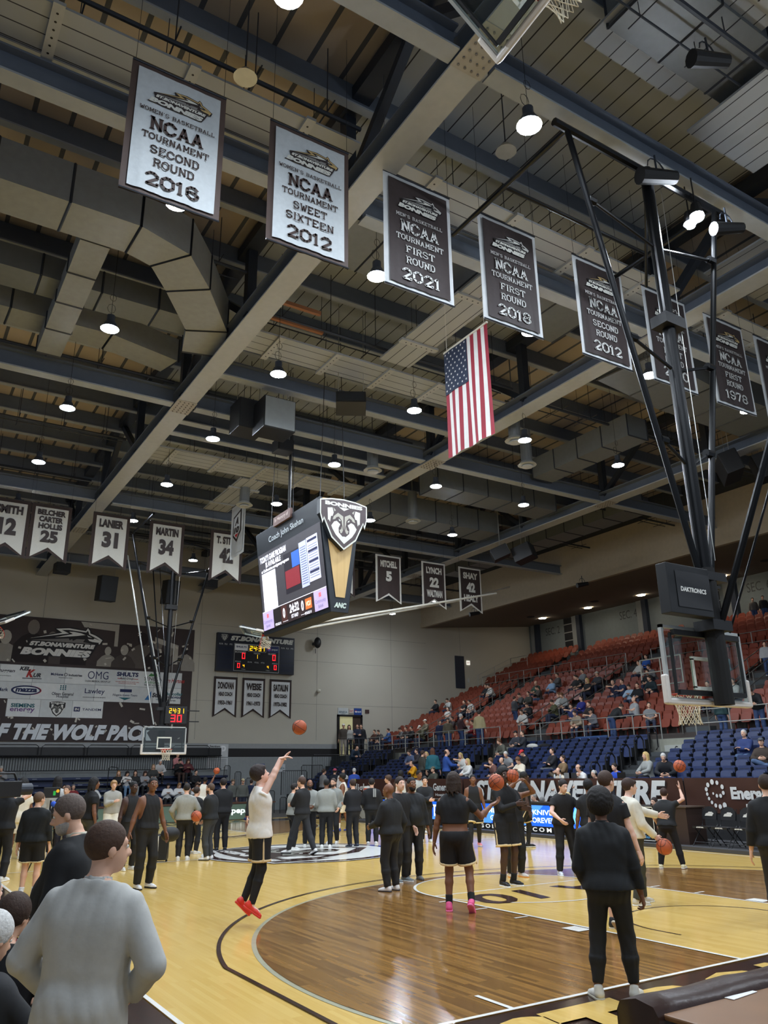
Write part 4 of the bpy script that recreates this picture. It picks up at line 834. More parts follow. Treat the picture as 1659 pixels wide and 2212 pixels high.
# ---------------------------------------------------------------- baskets
gl = glass('backboard_glass')
def basket(name, label, loc, rz=0, rx=0, dirty=False):
    """glass backboard whose rim points to local +y; origin at the middle of the board's lower edge"""
    o = empty(name, label, 'basketball hoop', loc); o.rotation_euler = (rx, 0, rz)
    W, H = 1.83, 1.07
    b = MB(); b.box((-W / 2 + .03, -.008, .03), (W / 2 - .03, .008, H - .03)); b.build('glass_panel', gl, o)
    b = MB(); t = .045
    for lo, hi in (((-W / 2, -.03, 0), (-W / 2 + t, .03, H)), ((W / 2 - t, -.03, 0), (W / 2, .03, H)), ((-W / 2, -.03, 0), (W / 2, .03, t)), ((-W / 2, -.03, H - t), (W / 2, .03, H))): b.box(lo, hi)
    b.build('board_frame', K['bframe'], o)
    b = MB(); ws = mat((226, 228, 214), .5)
    for y in (.012, -.012):
        for x0, x1, z0, z1 in ((-.305, .305, .6, .65), (-.305, .305, .17, .22), (-.305, -.255, .2, .62), (.255, .305, .2, .62)): b.box((x0, y - .002, z0), (x1, y + .002, z1))
    b.build('target_square', ws, o)
    b = MB(); pts = [(-W / 2 - .01, .38), (-W / 2 - .01, .02), (-W / 2 + .03, -.04), (W / 2 - .03, -.04), (W / 2 + .01, .02), (W / 2 + .01, .38)]
    b.box((-W / 2 - .05, -.05, -.05), (-W / 2 + .03, .05, .36)); b.box((W / 2 - .03, -.05, -.05), (W / 2 + .05, .05, .36)); b.box((-W / 2 - .02, -.05, -.055), (W / 2 + .02, .05, .035)); b.build('edge_padding', K['pad'], o, bevel=.025)
    b = MB(); rc = V((0, .38, .15))
    b.tube([rc + V((.2286 * math.cos(t), .2286 * math.sin(t), 0)) for t in np.linspace(0, 2 * math.pi, 25)[:-1]], .01, 6, None, True)
    b.box((-.09, .01, .03), (.09, .06, .16)); b.bar((-.07, .05, .14), (-.14, .2, .15), .012); b.bar((.07, .05, .14), (.14, .2, .15), .012); rim = b.build('rim', K['red'], o, True)
    b = MB(); N = 12; prof = [(.225, 0), (.205, -.1), (.165, -.2), (.145, -.3), (.15, -.36), (.17, -.44)]
    for i in range(N):
        for s in (-1, 1):
            pts = []
            for k_, (r_, z_) in enumerate(prof): a = 2 * math.pi * (i + s * .5 * k_) / N; pts.append(rc + V((r_ * math.cos(a), r_ * math.sin(a), z_)))
            b.tube(pts, .006, 4)
    b.build('net', K['net'], o)
    b = MB(); b.box((-.75, -.12, .92), (.75, -.05, 1.0)); b.box((-.75, -.1, .08), (.75, -.04, .15)); b.box((-.8, -.08, .1), (-.77, -.04, .95)); b.box((.77, -.08, .1), (.8, -.04, .95)); b.build('mounting_frame', K['black'], o)
    return o
def mast(x, y, zlow, label, spread, lean, side, fs):
    """ceiling mast: main tube, two side arms meeting at the board, brace tubes and frame"""
    o = empty('hoist_mast', label, 'basket hoist', (x, y, 0))
    b = MB(); b.bar((0, 0, zlow), (0, 0, 12.3), .105, 18); b.build('main_tube', K['hoist'], o, False)
    b = MB(); b.bar((0, 0, zlow), (0, 0, zlow + 2.0), .14, 14); b.build('padded_sleeve', mat((14, 14, 15), .8), o)
    for s in (-1, 1):
        b = MB(); b.bar((s * .13, 0, 4.75), (s * spread, 0, 12.2), .05, 10); b.build('side_arm', K['hoist'], o)
        b = MB()
        for z in (6.5, 8.2, 10.6): xx = .13 + (spread - .13) * (z - 4.75) / 7.45; b.bar((0, 0, z), (s * xx, 0, z + .35), .028, 8); b.bar((s * (xx - .08), 0, z + .35), (s * (xx + .08), 0, z + .35), .07, 8)
        b.build('brace', K['hoist'], o)
    for lo, hi in (((-.25, -.16, 9.0), (.25, .16, 9.2)), ((-.3, -.14, 4.65), (.3, .14, 4.78)), ((-.22, -.17, 3.9), (.22, .17, 4.05))):
        b = MB(); b.box(lo, hi); b.build('clamp', K['black'], o)
    b = MB(); b.bar((-spread - .3, 0, 12.25), (spread + .3, 0, 12.25), .07, 8); b.bar((-spread, 0, 12.25), (-spread, fs * 3.2, 12.25), .05, 8); b.bar((spread, 0, 12.25), (spread, fs * 3.2, 12.25), .05, 8); b.bar((-spread, fs * 1.6, 12.25), (spread, fs * 1.6, 12.25), .04, 8); b.bar((0, 0, 12.25), (spread * .9, fs * 1.6, 11.4), .03, 8); b.build('head_frame', K['hoist'], o)
    b = MB(); b.bar((.05, side * .1, 4.0), (.15, side * 4.0, 11.9), .05 if lean else .03, 8); b.bar((.3, side * .05, 3.9), (.5, side * 4.0, 11.9), .018, 6); b.build('drop_strut', K['hoist'], o)
    b = MB(); b.bar((.16, .1, 3.8), (.2, .1, 12.2), .007, 4); b.bar((.22, -.05, 5), (.3, -.05, 12.2), .007, 4); b.build('hoist_cable', K['rail'], o)
    return o
mn = mast(.02, 1.0, 2.85, 'black ceiling mast carrying the near basket', 1.95, True, -1, 1)
basket('basketball_hoop', 'near glass backboard seen from behind with red rim and white net', (0, 1.22, 2.9))
mf = mast(0, 27.85, 3.0, 'black ceiling mast carrying the far basket', 1.95, False, 1, -1)
basket('basketball_hoop', 'far glass backboard facing the camera with orange rim', (0, 27.43, 2.9), math.pi)
# silver diagonal struts of the far hoist
for a_, c_, lb in (((295, 1210), (360, 1560), 'thin silver strut left of the far basket mast'), ((276, 1200), (332, 1565), 'thin outer silver strut left of the far basket mast')):
    b = MB(); b.bar(at(a_[0], a_[1], 'Y', 29.5), at(c_[0], c_[1], 'Y', 28.0), .035, 8); tag(b.build('hoist_strut', K['rail']), lb, 'strut')
b = MB(); b.bar((-.6, .7, 4.0), (2.0, -4.2, 12.2), .055, 8)
def shotclock(loc, rz, label, digits):
    o = empty('shot_clock', label, 'shot clock', loc, rz)
    b = MB(); b.box((-.47, -.16, 0), (.47, .02, .72)); b.build('case', mat((24, 25, 27), .5), o, bevel=.01)
    f = Fr((0, -.165, 0), (1, 0, 0), (0, 0, 1)); b = MB()
    if digits:
        for ch, x in zip('24:31', (-.26, -.1, 0, .1, .27)): seg(b, f, ch, x, .53, .1, .2, .004, am)
        for ch, x in zip('30', (-.13, .14)): seg(b, f, ch, x, .22, .2, .3, .004, rr)
        b.build('lit_digits', None, o)
    else:
        b.rect(f, -.3, .1, .45, .62, .004, mat((40, 41, 44), .6)); b.build('back_panel', None, o); b = MB(); b.text(f, 'DAKTRONICS', .06, .36, .56, .07, .008, K['white'], .1, .04); b.build('maker_lettering', None, o)
    b = MB(); b.box((.2, .1, .1), (1.1, .16, .14)); b.box((.2, .1, .55), (1.1, .16, .59)); b.build('bracket', K['black'], o)
shotclock((-.68, .95, 4.05), 0, 'near shot clock seen from behind reading DAKTRONICS', False)
shotclock((.47, 27.7, 4.1), 0, 'far shot clock showing yellow 24:31 and red 30', True)
# practice baskets folded up under the roof
def folded(px, py, z, rx, rz, lb, a, c):
    p = at(px, py, 'Z', z); o = basket('folded_hoop', lb, p, rz, rx)
    return o
q = at(575, 1372, 'Z', 7.6)
basket('folded_hoop', 'side practice basket folded up below the video board with its net to the left', q, math.radians(62), math.radians(-78))
b = MB()
for dx in (0, 12): b.bar(at(600 + dx, 1368 - dx, 'Z', 7.7), at(1000 + dx * 6, 1296 - dx * 1.2, 'Z', 10.6), .05, 8)
b.bar(at(1000, 1296, 'Z', 10.6), at(1100, 1268, 'Z', 12.3), .05, 8); tag(b.build('hoist_boom', K['cream']), 'long pale tubes holding the folded practice basket behind the video board', 'boom')
basket('folded_hoop', 'side practice basket folded up at the left edge beside the mural', at(-14, 1350, 'Z', 7.6), math.radians(-70), math.radians(-60))
fb = basket('folded_hoop', 'basket folded up under the roof at the top edge of the picture', (0, 0, 0))
pa = at(1076, 128, 'Z', 11.0); e1 = V((0, -1, .1)).normalized(); e2 = V((-.75, 0, .66)); e2 = (e2 - e1 * e1.dot(e2)).normalized(); e3 = e2.cross(e1)
mm = Matrix((e1, e3, e2)).transposed().to_4x4(); mm.translation = pa + e1 * .92; fb.matrix_world = mm
# ================================================================ far sideline stands
conc = mat((120, 120, 112), .8, var=.1, scale=2); concd = mat((58, 60, 62), .8)
def step_mesh(rows, y0, y1, back_x):
    b = MB(); pts = []
    for x, z in rows: pts.append((x, z))
    prof = [(pts[0][0], 0)]
    for i, (x, z) in enumerate(pts):
        if i: prof.append((x, pts[i - 1][1]))
        prof.append((x, z))
    prof += [(back_x, pts[-1][1]), (back_x, 0)]
    b.prism(Fr((0, y1, 0), (1, 0, 0), (0, 0, 1)), prof, 0, y1 - y0)
    return b
BLUE = [(10.75 + .82 * k, .9 + .31 * k) for k in range(6)]
b = step_mesh(BLUE, -3, 38.2, 15.8); stand_b = tag(b.build('lower_grandstand', concd), 'dark stepped platform under the blue seats', 'grandstand')
b = MB(); b.box((15.7, -3, 0), (17.0, YW, 3.1)); tag(b.build('walkway', conc), 'grey concrete walkway between the blue and the red seats', 'walkway')
b = MB()
for k_ in range(2): b.box((15.66, 13.4 + 9.6 * k_ * 1.0, 2.3), (15.72, 15.0 + 9.6 * k_, 3.08))
b.box((15.66, 32.1, 2.3), (15.72, 33.6, 3.08)); tag(b.build('trim_1', mat((150, 150, 136), .8)), kind='structure')
RED = [(17.0 + .85 * k, 3.35 + .395 * k) for k in range(17)]
b = step_mesh(RED, -3, YW, 32); stand_r = tag(b.build('upper_grandstand', mat((72, 64, 60), .8)), 'stepped concrete stand under the red seats', 'grandstand')
# back wall, soffit, bulkhead
bw = mat((118, 126, 128), .8); b = MB(); b.box((31.9, -4, 9), (32.2, YW, 13)); rw = b.build('wall_right', bw, kind='structure')
b = MB(); RF = Fr((31.9, 0, 0), (0, -1, 0), (0, 0, 1))
for y in (38.6, 34.2, 28.2, 21.6, 15.2, 9): b.box((31.6, y - .35, 9.5), (31.9, y, 12.8), mat((44, 52, 66), .7)); b.box((31.7, y, 9.5), (31.9, y + .5, 12.8), mat((140, 144, 144), .7))
b.build('pilaster', None, rw)
b = MB()
for y, s in ((36.9, 'SEC. 2'), (29.6, 'SEC. 4'), (19.9, 'SEC. 6')): b.text(RF, s, -y, 12.0, 1.5, .55, .006, mat((60, 64, 66)), 0, 0)
for y in (35.2, 23.0): b.rect(RF, -y - .5, 10.4, -y + .5, 12.7, .005, mat((24, 26, 30)));
for y in (35.2, 23.0):
    for z in (11.0, 11.6, 12.2): b.rect(RF, -y - .5, z, -y + .5, z + .07, .008, mat((150, 152, 150)))
b.build('painted_lettering', None, rw)
sof = mat((126, 116, 104), .85); b = MB(); b.add([(21.67, -5, 11.8), (32, -5, 12.72), (32, YW, 12.72), (21.67, YW, 11.8), (21.67, -5, 12.1), (32, -5, 13), (32, YW, 13), (21.67, YW, 12.1)], [(0, 1, 2, 3)[::-1], (4, 5, 6, 7)[::1]], sof)
tag(b.build('ceiling'), kind='structure')
b = MB(); b.box((21.62, -5, 11.8), (21.8, YW, 14.2)); b.box((21.56, -5, 11.78), (21.8, YW, 12.05)); tag(b.build('trim_2', mat((178, 166, 146), .85)), kind='structure')
b = MB(); b.box((21.7, -5, 14.1), (21.9, YW, 15.4)); tag(b.build('trim_3', concd), kind='structure')
dl = mat((255, 240, 214), em=55, var=0)
for i, (px, py) in enumerate(((1172, 1339), (1270, 1317), (1385, 1290), (1560, 1250))):
    p = at(px, py, 'Z', 12.35); o = empty('downlight', 'warm recessed downlight in the soffit over the red seats, ' + ['farthest one', 'second from the end wall', 'third from the end wall', 'right of the near backboard'][i], 'lamp', (p.x, p.y, 11.8 + (p.x - 21.67) * .0891))
    b = MB(); b.bar((0, 0, -.04), (0, 0, -.005), .26, 16); b.build('lens', dl, o); b = MB(); b.ring(Fr((0, 0, -.05), (1, 0, 0), (0, -1, 0)), 0, 0, .26, .32, mt=K['cream'], n=20); b.build('trim_ring', None, o)
for i, (px, py) in enumerate(((1146, 1333), (1284, 1300), (1655, 1213))):
    p = at(px, py, 'Z', 12.3); b = MB(); b.bar((p.x, p.y, 11.76 + (p.x - 21.67) * .0891), (p.x, p.y, 11.79 + (p.x - 21.67) * .0891), .28, 16); tag(b.build('downlight', concd), 'unlit dark recessed downlight in the soffit, ' + ['farthest', 'middle', 'at the right edge'][i], 'lamp')
# ---------------------------------------------------------------- seats
bluem = mat((34, 48, 88), .45, var=.05); blued = mat((22, 30, 56), .5); redm = mat((134, 62, 44), .45, var=.06); redd = mat((96, 36, 26), .5)
def rrect(w_, h_, r, n=3):
    pts = []
    for cx, cy, a0 in ((w_ / 2 - r, h_ / 2 - r, 0), (-w_ / 2 + r, h_ / 2 - r, 90), (-w_ / 2 + r, -h_ / 2 + r, 180), (w_ / 2 - r, -h_ / 2 + r, 270)):
        for i in range(n + 1): a = math.radians(a0 + 90 * i / n); pts.append((cx + r * math.cos(a), cy + r * math.sin(a)))
    return pts
def seat_mesh_blue(open_=False):
    o = empty('blue_seat', None, 'seat')
    # local: faces -x (toward the court), width along y
    f = Fr((.30, 0, .62), (0, -1, 0), V((.16, 0, 1)))
    b = MB(); b.prism(f, rrect(.46, .46, .05), -.02, .025, bluem); b.prism(f, rrect(.42, .05, .02), .0, .05, bluem); b.v = b.v
    b.rect(f, -.16, .12, .16, .15, .027, blued); b.build('backrest', None, o)
    f2 = Fr((.02, 0, .44), (0, -1, 0), V((1, 0, .08))) if open_ else Fr((.14, 0, .5), (0, -1, 0), V((.3, 0, 1)))
    b = MB(); b.prism(f2, rrect(.44, .42, .07), -.03, .03, bluem); b.build('seat_pan', None, o)
    b = MB(); b.box((.0, -.275, .3), (.3, -.245, .64), K['black']); b.box((.1, -.27, 0), (.2, -.25, .4), K['black']); b.box((.2, -.27, .6), (.34, -.25, .8), K['black']); b.build('armrest', None, o)
    return o
def seat_mesh_red(b=None, open_=False, T=None):
    own = b is None; b = b or MB(); t0 = len(b.v)
    f = Fr((.34, 0, .62), (0, -1, 0), V((.2, 0, 1)))
    b.prism(f, rrect(.47, .44, .1, 2 if own else 1), -.015, .02, redm)
    f2 = Fr((.08, 0, .42), (0, -1, 0), V((1, 0, .1))) if open_ else Fr((.17, 0, .45), (0, -1, 0), V((.42, 0, 1)))
    b.prism(f2, rrect(.44, .40, .1, 2 if own else 1), -.02, .02, redm); b.box((.2, -.02, 0), (.26, .02, .44), redd)
    if T is not None:
        for i in range(t0, len(b.v)): v = b.v[i]; b.v[i] = (v[0] + T[0], v[1] + T[1], v[2] + T[2])
    return b
bs = seat_mesh_blue(); bso = seat_mesh_blue(True); used = [False, False]
OCC = []      # (kind,row,y) filled by seated people
# ================================================================ people: bodies and clothes are grown as smooth implicit surfaces
class Fd:
    def __init__(s, lo, hi, h):
        s.lo = np.array(lo, float); s.h = h
        s.n = np.maximum(4, np.ceil((np.array(hi) - s.lo) / h).astype(int) + 1)
        s.d = np.full(s.n, .25, np.float32); s.ax = [s.lo[i] + h * np.arange(s.n[i]) for i in range(3)]
    def _sub(s, lo, hi):
        i0 = np.clip(np.floor((lo - s.lo) / s.h).astype(int), 0, s.n); i1 = np.clip(np.ceil((hi - s.lo) / s.h).astype(int) + 1, 0, s.n)
        if (i1 <= i0).any(): return None
        sl = tuple(slice(a, b_) for a, b_ in zip(i0, i1))
        return sl, s.ax[0][sl[0]][:, None, None], s.ax[1][sl[1]][None, :, None], s.ax[2][sl[2]][None, None, :]
    def _mix(s, sl, d, k):
        o = s.d[sl]
        if k <= 0: s.d[sl] = np.minimum(o, d); return
        hh = np.clip(.5 + .5 * (d - o) / k, 0, 1); s.d[sl] = d + (o - d) * hh - k * hh * (1 - hh)
    def cap(s, a, b, ra, rb=None, k=.03, flat=False):
        a = np.array(a, float); b = np.array(b, float); rb = ra if rb is None else rb; r = max(ra, rb) + .08
        q = s._sub(np.minimum(a, b) - r, np.maximum(a, b) + r)
        if q is None: return
        sl, X, Y, Z = q; ab = b - a; L2 = max(1e-9, ab @ ab); L = L2 ** .5
        px, py, pz = X - a[0], Y - a[1], Z - a[2]
        tu = (px * ab[0] + py * ab[1] + pz * ab[2]) / L2; t = np.clip(tu, 0, 1)
        d = np.sqrt((px - ab[0] * t) ** 2 + (py - ab[1] * t) ** 2 + (pz - ab[2] * t) ** 2) - (ra + (rb - ra) * t)
        if flat: d = np.maximum(d, (np.abs(tu - .5) - .5) * L)
        s._mix(sl, d, k)
    def ell(s, c, r, R=None, k=.02):
        c = np.array(c, float); r = np.array(r, float); m_ = r.max() + .06
        q = s._sub(c - m_, c + m_)
        if q is None: return
        sl, X, Y, Z = q; p = [X - c[0], Y - c[1], Z - c[2]]
        if R is not None: p = [R[0, i] * p[0] + R[1, i] * p[1] + R[2, i] * p[2] for i in range(3)]
        e = sum((p[i] / r[i]) ** 2 for i in range(3)); e2 = sum((p[i] / r[i] ** 2) ** 2 for i in range(3))
        k0 = np.sqrt(e); d = k0 * (k0 - 1) / np.maximum(np.sqrt(e2), 1e-6)
        s._mix(sl, np.maximum(d, -.2), k)
    def clip(s, p, n):
        """remove what lies on the side n points to"""
        p = np.array(p, float); n = np.array(n, float); n = n / np.linalg.norm(n)
        d = (s.ax[0][:, None, None] - p[0]) * n[0] + (s.ax[1][None, :, None] - p[1]) * n[1] + (s.ax[2][None, None, :] - p[2]) * n[2]
        s.d = np.maximum(s.d, d.astype(np.float32))
    def wrinkle(s, amp, f, sd):
        X, Y, Z = s.ax[0][:, None, None], s.ax[1][None, :, None], s.ax[2][None, None, :]
        u = np.sin(X * f * 1.9 + np.sin(Z * f * .28 + sd) * 2.2 + Y * 9 + sd); w = (1 - 2 * np.abs(u)) * .8 * (.55 + .45 * np.sin(Z * f * .4 + sd * 2)) + .6 * np.sin(Z * f * 1.5 + np.sin(X * f * .9 + sd) * 1.6 + Y * f + sd * 3) * np.clip(np.sin(Z * f * .35 + X * 6 + sd), 0, 1)
        s.d = s.d + (amp * w).astype(np.float32)
    def mesh(s):
        d = s.d.copy()
        for i in range(3):
            sl = [slice(None)] * 3
            for e in (0, -1): sl[i] = e; d[tuple(sl)] = np.maximum(d[tuple(sl)], .01)
        offs = [(i, j, k) for i in (0, 1) for j in (0, 1) for k in (0, 1)]
        n = np.array(d.shape); c = [d[o[0]:n[0] - 1 + o[0], o[1]:n[1] - 1 + o[1], o[2]:n[2] - 1 + o[2]] for o in offs]
        cnt = sum((q < 0).astype(np.int8) for q in c); act = (cnt > 0) & (cnt < 8); idx = np.argwhere(act)
        if len(idx) == 0: return [], []
        vals = np.stack([q[act] for q in c], 1); O = np.array(offs, float); acc = np.zeros((len(idx), 3)); m_ = np.zeros(len(idx))
        for a in range(8):
            for b_ in range(a + 1, 8):
                if abs(O[a] - O[b_]).sum() != 1: continue
                va, vb = vals[:, a], vals[:, b_]; q = (va < 0) != (vb < 0); t = va[q] / (va[q] - vb[q])
                acc[q] += O[a] + (O[b_] - O[a]) * t[:, None]; m_[q] += 1
        P = (idx + acc / m_[:, None]) * s.h + s.lo
        vid = np.full(act.shape, -1, np.int64); vid[act] = np.arange(len(idx)); F = []
        for ax in range(3):
            u, w_ = [(1, 2), (2, 0), (0, 1)][ax]
            A = np.moveaxis(d, (ax, u, w_), (0, 1, 2)); Vd = np.moveaxis(vid, (ax, u, w_), (0, 1, 2))
            s0 = A[:-1, 1:-1, 1:-1] < 0; s1 = A[1:, 1:-1, 1:-1] < 0
            q = [Vd[:, :-1, :-1], Vd[:, 1:, :-1], Vd[:, 1:, 1:], Vd[:, :-1, 1:]]
            for cond, order in ((s0 & ~s1, (0, 1, 2, 3)), (~s0 & s1, (3, 2, 1, 0))):
                F.append(np.stack([q[i][cond] for i in order], 1))
        return P, np.concatenate(F)

def rotm(ax, a):
    return np.array(Matrix.Rotation(a, 3, ax))
def ik(a, c, l1, l2, pole):
    a = np.array(a, float); c = np.array(c, float); d = c - a; L = np.linalg.norm(d); mx = (l1 + l2) * .998
    if L > mx: c = a + d / L * mx; L = mx; d = c - a
    n = d / L; x = (l1 * l1 - l2 * l2 + L * L) / (2 * L); h = math.sqrt(max(0, l1 * l1 - x * x))
    p = np.array(pole, float); p = p - n * (p @ n); p /= max(1e-6, np.linalg.norm(p))
    return a + n * x + p * h, c

SK = dict(L=(226, 178, 150), T=(198, 150, 120), B=(124, 82, 58), D=(70, 46, 36), P=(236, 192, 172))
def mesh_obj(name, P, Fc, mt, parent, extra=None):
    me = bpy.data.meshes.new(name)
    if extra:
        vs = [P]; fs = [Fc]; nb = len(P)
        for a, b_ in extra:
            if len(a): vs.append(a); fs.append(b_ + nb); nb += len(a)
        P = np.concatenate(vs); Fc = np.concatenate(fs)
    me.vertices.add(len(P)); me.vertices.foreach_set('co', np.asarray(P, np.float32).ravel())
    me.loops.add(len(Fc) * 4); me.loops.foreach_set('vertex_index', np.asarray(Fc, np.int32).ravel())
    me.polygons.add(len(Fc)); me.polygons.foreach_set('loop_start', np.arange(len(Fc), dtype=np.int32) * 4)
    me.polygons.foreach_set('use_smooth', np.ones(len(Fc), bool))
    me.update(calc_edges=True)
    me.materials.append(mt)
    o = bpy.data.objects.new(name, me); C.objects.link(o); o.parent = parent
    return o

def hand_field(w, d, n, side, curl, s, h=.006):
    """w wrist, d direction of the hand, n the way the palm looks, side +1 right hand"""
    d = np.array(d, float); d /= np.linalg.norm(d); n = np.array(n, float); n -= d * (n @ d); n /= max(1e-6, np.linalg.norm(n)); a = np.cross(d, n) * side
    w = np.array(w, float); c = w + d * .09 * s
    f = Fd(c - .14 * s, c + .14 * s, h)
    for i, o in enumerate((-.03, -.01, .01, .03)):
        k0 = w + d * .005 * s + a * o * .55 * s; k1 = w + d * (.088 - .004 * abs(i - 2)) * s + a * o * s
        f.cap(k0, k1, .017 * s, .0125 * s, .014)
        L = (.034, .04, .038, .03)[::-1][i] * s; p = k1; dd = d.copy()
        for j in range(3):
            th = curl * (.6, 1, .8)[j]; nn = np.cross(np.cross(dd, n), dd); nn = n - dd * (n @ dd); nn /= max(1e-6, np.linalg.norm(nn))
            dd = dd * math.cos(th) + nn * math.sin(th); dd += a * o * 1.2 * (1 - min(1, curl)) * (j == 0); dd /= np.linalg.norm(dd)
            q = p + dd * L * (1, .72, .62)[j]; f.cap(p, q, .0095 * s - .0008 * j, .0088 * s - .0008 * j, .004); p = q
    p = w + d * .02 * s + a * .02 * s; q = p + (d * .6 + a * .75 + n * .35) * .045 * s; f.cap(p, q, .014 * s, .011 * s, .012); r = q + (d * .85 + a * .25 + n * (.3 + .4 * curl)) * .05 * s; f.cap(q, r, .0105 * s, .0085 * s, .005)
    return f.mesh()

_cache = {}
def person(label, loc, head, H=1.8, lod=.02, skin='L', group=None, hair='short', hc=(50, 36, 28), top='long', tc=(24, 25, 28), bot='pants', bc=(24, 24, 27), shoe=(225, 225, 222), sole=None,
           lean=0, side=0, tw=0, hy=0, hp=0, pel=(0, 0, 0), la=None, ra=None, lh=None, rh=None, lp=None, rp=None, lk=None, rk=None, fat=1.0, curl=.35, hd=None, trim=None,
           beard=None, cap=None, wr=.0, extras=(), bald=False, hem=None, foot=(0, 0), collar=None, chest=None, sex='m', stand_on=True, sleeve=None, fpitch=(0, 0), palms=None, key=None, socks=None, glasses=False, headset=False, chain=False):
    """head = heading angle of local +y in world; joint targets are given in metres for a 1.8 m body, local x right, y forward"""
    s = H / 1.772
    root = empty('person', label, 'person', loc, head, group)
    kk = key and (key, round(s, 2), top, bot, hair, bool(beard), bool(cap), round(fat, 1), hem)
    mats = dict(body=mat(SK[skin] if isinstance(skin, str) else skin, .55, var=.05), top=mat(tc, .8, var=.05, bump=.1, scale=30), bottom=mat(bc, .75, bump=.1, scale=30), shoe=mat(shoe, .5), hair=mat(hc, .75, var=.25, scale=60, bump=.4), beard=mat(beard or (60, 50, 44), .8, var=.2, scale=80), cap=mat(cap or (40, 40, 40), .7))
    if kk and kk in _cache:
        for nm, me in _cache[kk]:
            o = bpy.data.objects.new(nm, me); C.objects.link(o); o.parent = root
            kx = {'body': 'body', 'shirt': 'top', 'trousers': 'bottom', 'shorts': 'bottom', 'shoe': 'shoe', 'hair': 'hair', 'beard': 'beard', 'cap': 'cap'}.get(nm)
            if kx: o.material_slots[0].link = 'OBJECT'; o.material_slots[0].material = mats[kx]
        return root
    made = []
    A = np.array
    P = A((0, 0, .97)) + A(pel); RT = rotm('Y', side) @ rotm('X', -lean)
    RC = RT @ rotm('Z', tw)
    def T(x, y, z): return P + RT @ A((x, y, z))
    def TC(x, y, z): return P + RT @ A((0, 0, .30)) + RC @ A((x, y, z - .30))
    N = TC(0, -.01, .49); RH = RC @ rotm('Z', hy) @ rotm('X', -hp)
    Hc = N + RC @ A((0, .024, .074)) + RH @ A((0, .025, .11))
    hips = {-1: T(-.09, 0, -.04), 1: T(.09, 0, -.04)}; sho = {-1: TC(-.178, -.005, .415), 1: TC(.178, -.005, .415)}
    ank = {-1: A(la if la else (-.11, -.01, .085)), 1: A(ra if ra else (.11, -.01, .085))}
    wri = {-1: A(lh if lh else (-.29, .03, .86)), 1: A(rh if rh else (.29, .03, .86))}
    arm = {}; leg = {}
    for q in (-1, 1):
        pole = (lp if q < 0 else rp) or (q * .4, -1, -.1); e, w_ = ik(sho[q], wri[q], .285, .255, pole); arm[q] = (e, w_)
        pole = (lk if q < 0 else rk) or (q * .1, 1, .1); e, w_ = ik(hips[q], ank[q], .43, .425, pole); leg[q] = (e, w_)
    fa = fat
    pts = [P, N, Hc + A((0, 0, .13)), Hc - A((0, 0, .13))] + [x for q in (-1, 1) for x in (*arm[q], *leg[q], sho[q], hips[q])]
    lo = np.min(pts, 0) - .2; hi = np.max(pts, 0) + .2
    h = lod / s
    def torso(f, off, z0=-.06, z1=.5, hemflare=0):
        k = .06
        wst = .98 if sex == 'm' else .86
        for z, hw, r in ((-.02, .075, .112 * fa), (.10, .065 * wst, .102 * fa * (1.08 if fa > 1.1 else 1)), (.2, .075 * wst, .105 * fa), (.31, .095, .108 * (fa * .5 + .5)), (.385, .122, .084), (.435, .055, .058)):
            if z < z0: continue
            t = TC if z > .25 else T; c1 = t(-hw * (fa * .4 + .6), .0, z); c2 = t(hw * (fa * .4 + .6), .0, z)
            f.cap(c1, c2, r + off, r + off, k)
        for q in (-1, 1): f.cap(N + RC @ A((q * .035, -.012, .02)), TC(q * .13, -.01, .43), .042 + off * .7, .05 + off * .7, .04)
        if fa > 1.12: f.ell(T(0, .06 * fa, .12), A((.13, .12, .15)) * fa + off, None, .05)
        if sex == 'f' and top != 'none': f.ell(TC(-.07, .085, .3), A((.06, .05, .06)) + off, None, .04); f.ell(TC(.07, .085, .3), A((.06, .05, .06)) + off, None, .04)
        if z0 < 0: f.cap(T(-.06, -.03, -.04), T(.06, -.03, -.04), .11 * fa + off, None, k)
    # ---- body
    f = Fd(lo, hi, h); torso(f, 0)
    f.cap(N - RC @ A((0, 0, .03)), N + RC @ A((0, .02, .08)), .056, .05, .03)
    for q in (-1, 1):
        e, w_ = arm[q]; f.cap(sho[q], e, .052, .04, .035); f.cap(e, e + (w_ - e) * .3, .041, .042, .02); f.cap(e + (w_ - e) * .3, w_, .041, .026, .02)
        kn, an = leg[q]; f.cap(hips[q], kn, .088 * (.7 + .3 * fa), .056, .04); f.cap(kn, kn + (an - kn) * .35, .054, .056, .03); f.cap(kn + (an - kn) * .35, an, .055, .036, .02)
        fd = np.array((math.sin(foot[(q + 1) // 2]) + q * .12, 1, math.tan(fpitch[(q + 1) // 2]))); fd /= np.linalg.norm(fd); f.cap(an - A((0, 0, .03)), an - A((0, 0, .045)) + fd * .1, .03, .03, .02)
    HF = lambda x, y, z: Hc + RH @ A((x, y, z))
    fh = Fd(Hc - .2, Hc + .2, min(h, .0125 if lod < .017 else .016))
    def headshape(f):
        f.ell(HF(0, -.012, .03), (.077, .097, .092), RH, .01); f.ell(HF(0, .022, -.035), (.062, .075, .07), RH, .03); f.ell(HF(0, .05, -.085), (.034, .036, .028), RH, .03)
        f.cap(HF(0, .088, .015), HF(0, .113, -.022), .0085, .0155, .012); f.cap(HF(-.012, .1, -.027), HF(.012, .1, -.027), .012, None, .01)
        f.cap(HF(-.04, .072, .032), HF(.04, .072, .032), .014, None, .02)
        f.cap(HF(-.02, .088, -.058), HF(.02, .088, -.058), .01, None, .012)
        for q in (-1, 1): f.ell(HF(q * .079, -.008, -.008), (.011, .022, .034), RH, .006)
        f.cap(HF(0, -.02, -.07), N + RC @ A((0, .0, .02)), .05, .055, .03)
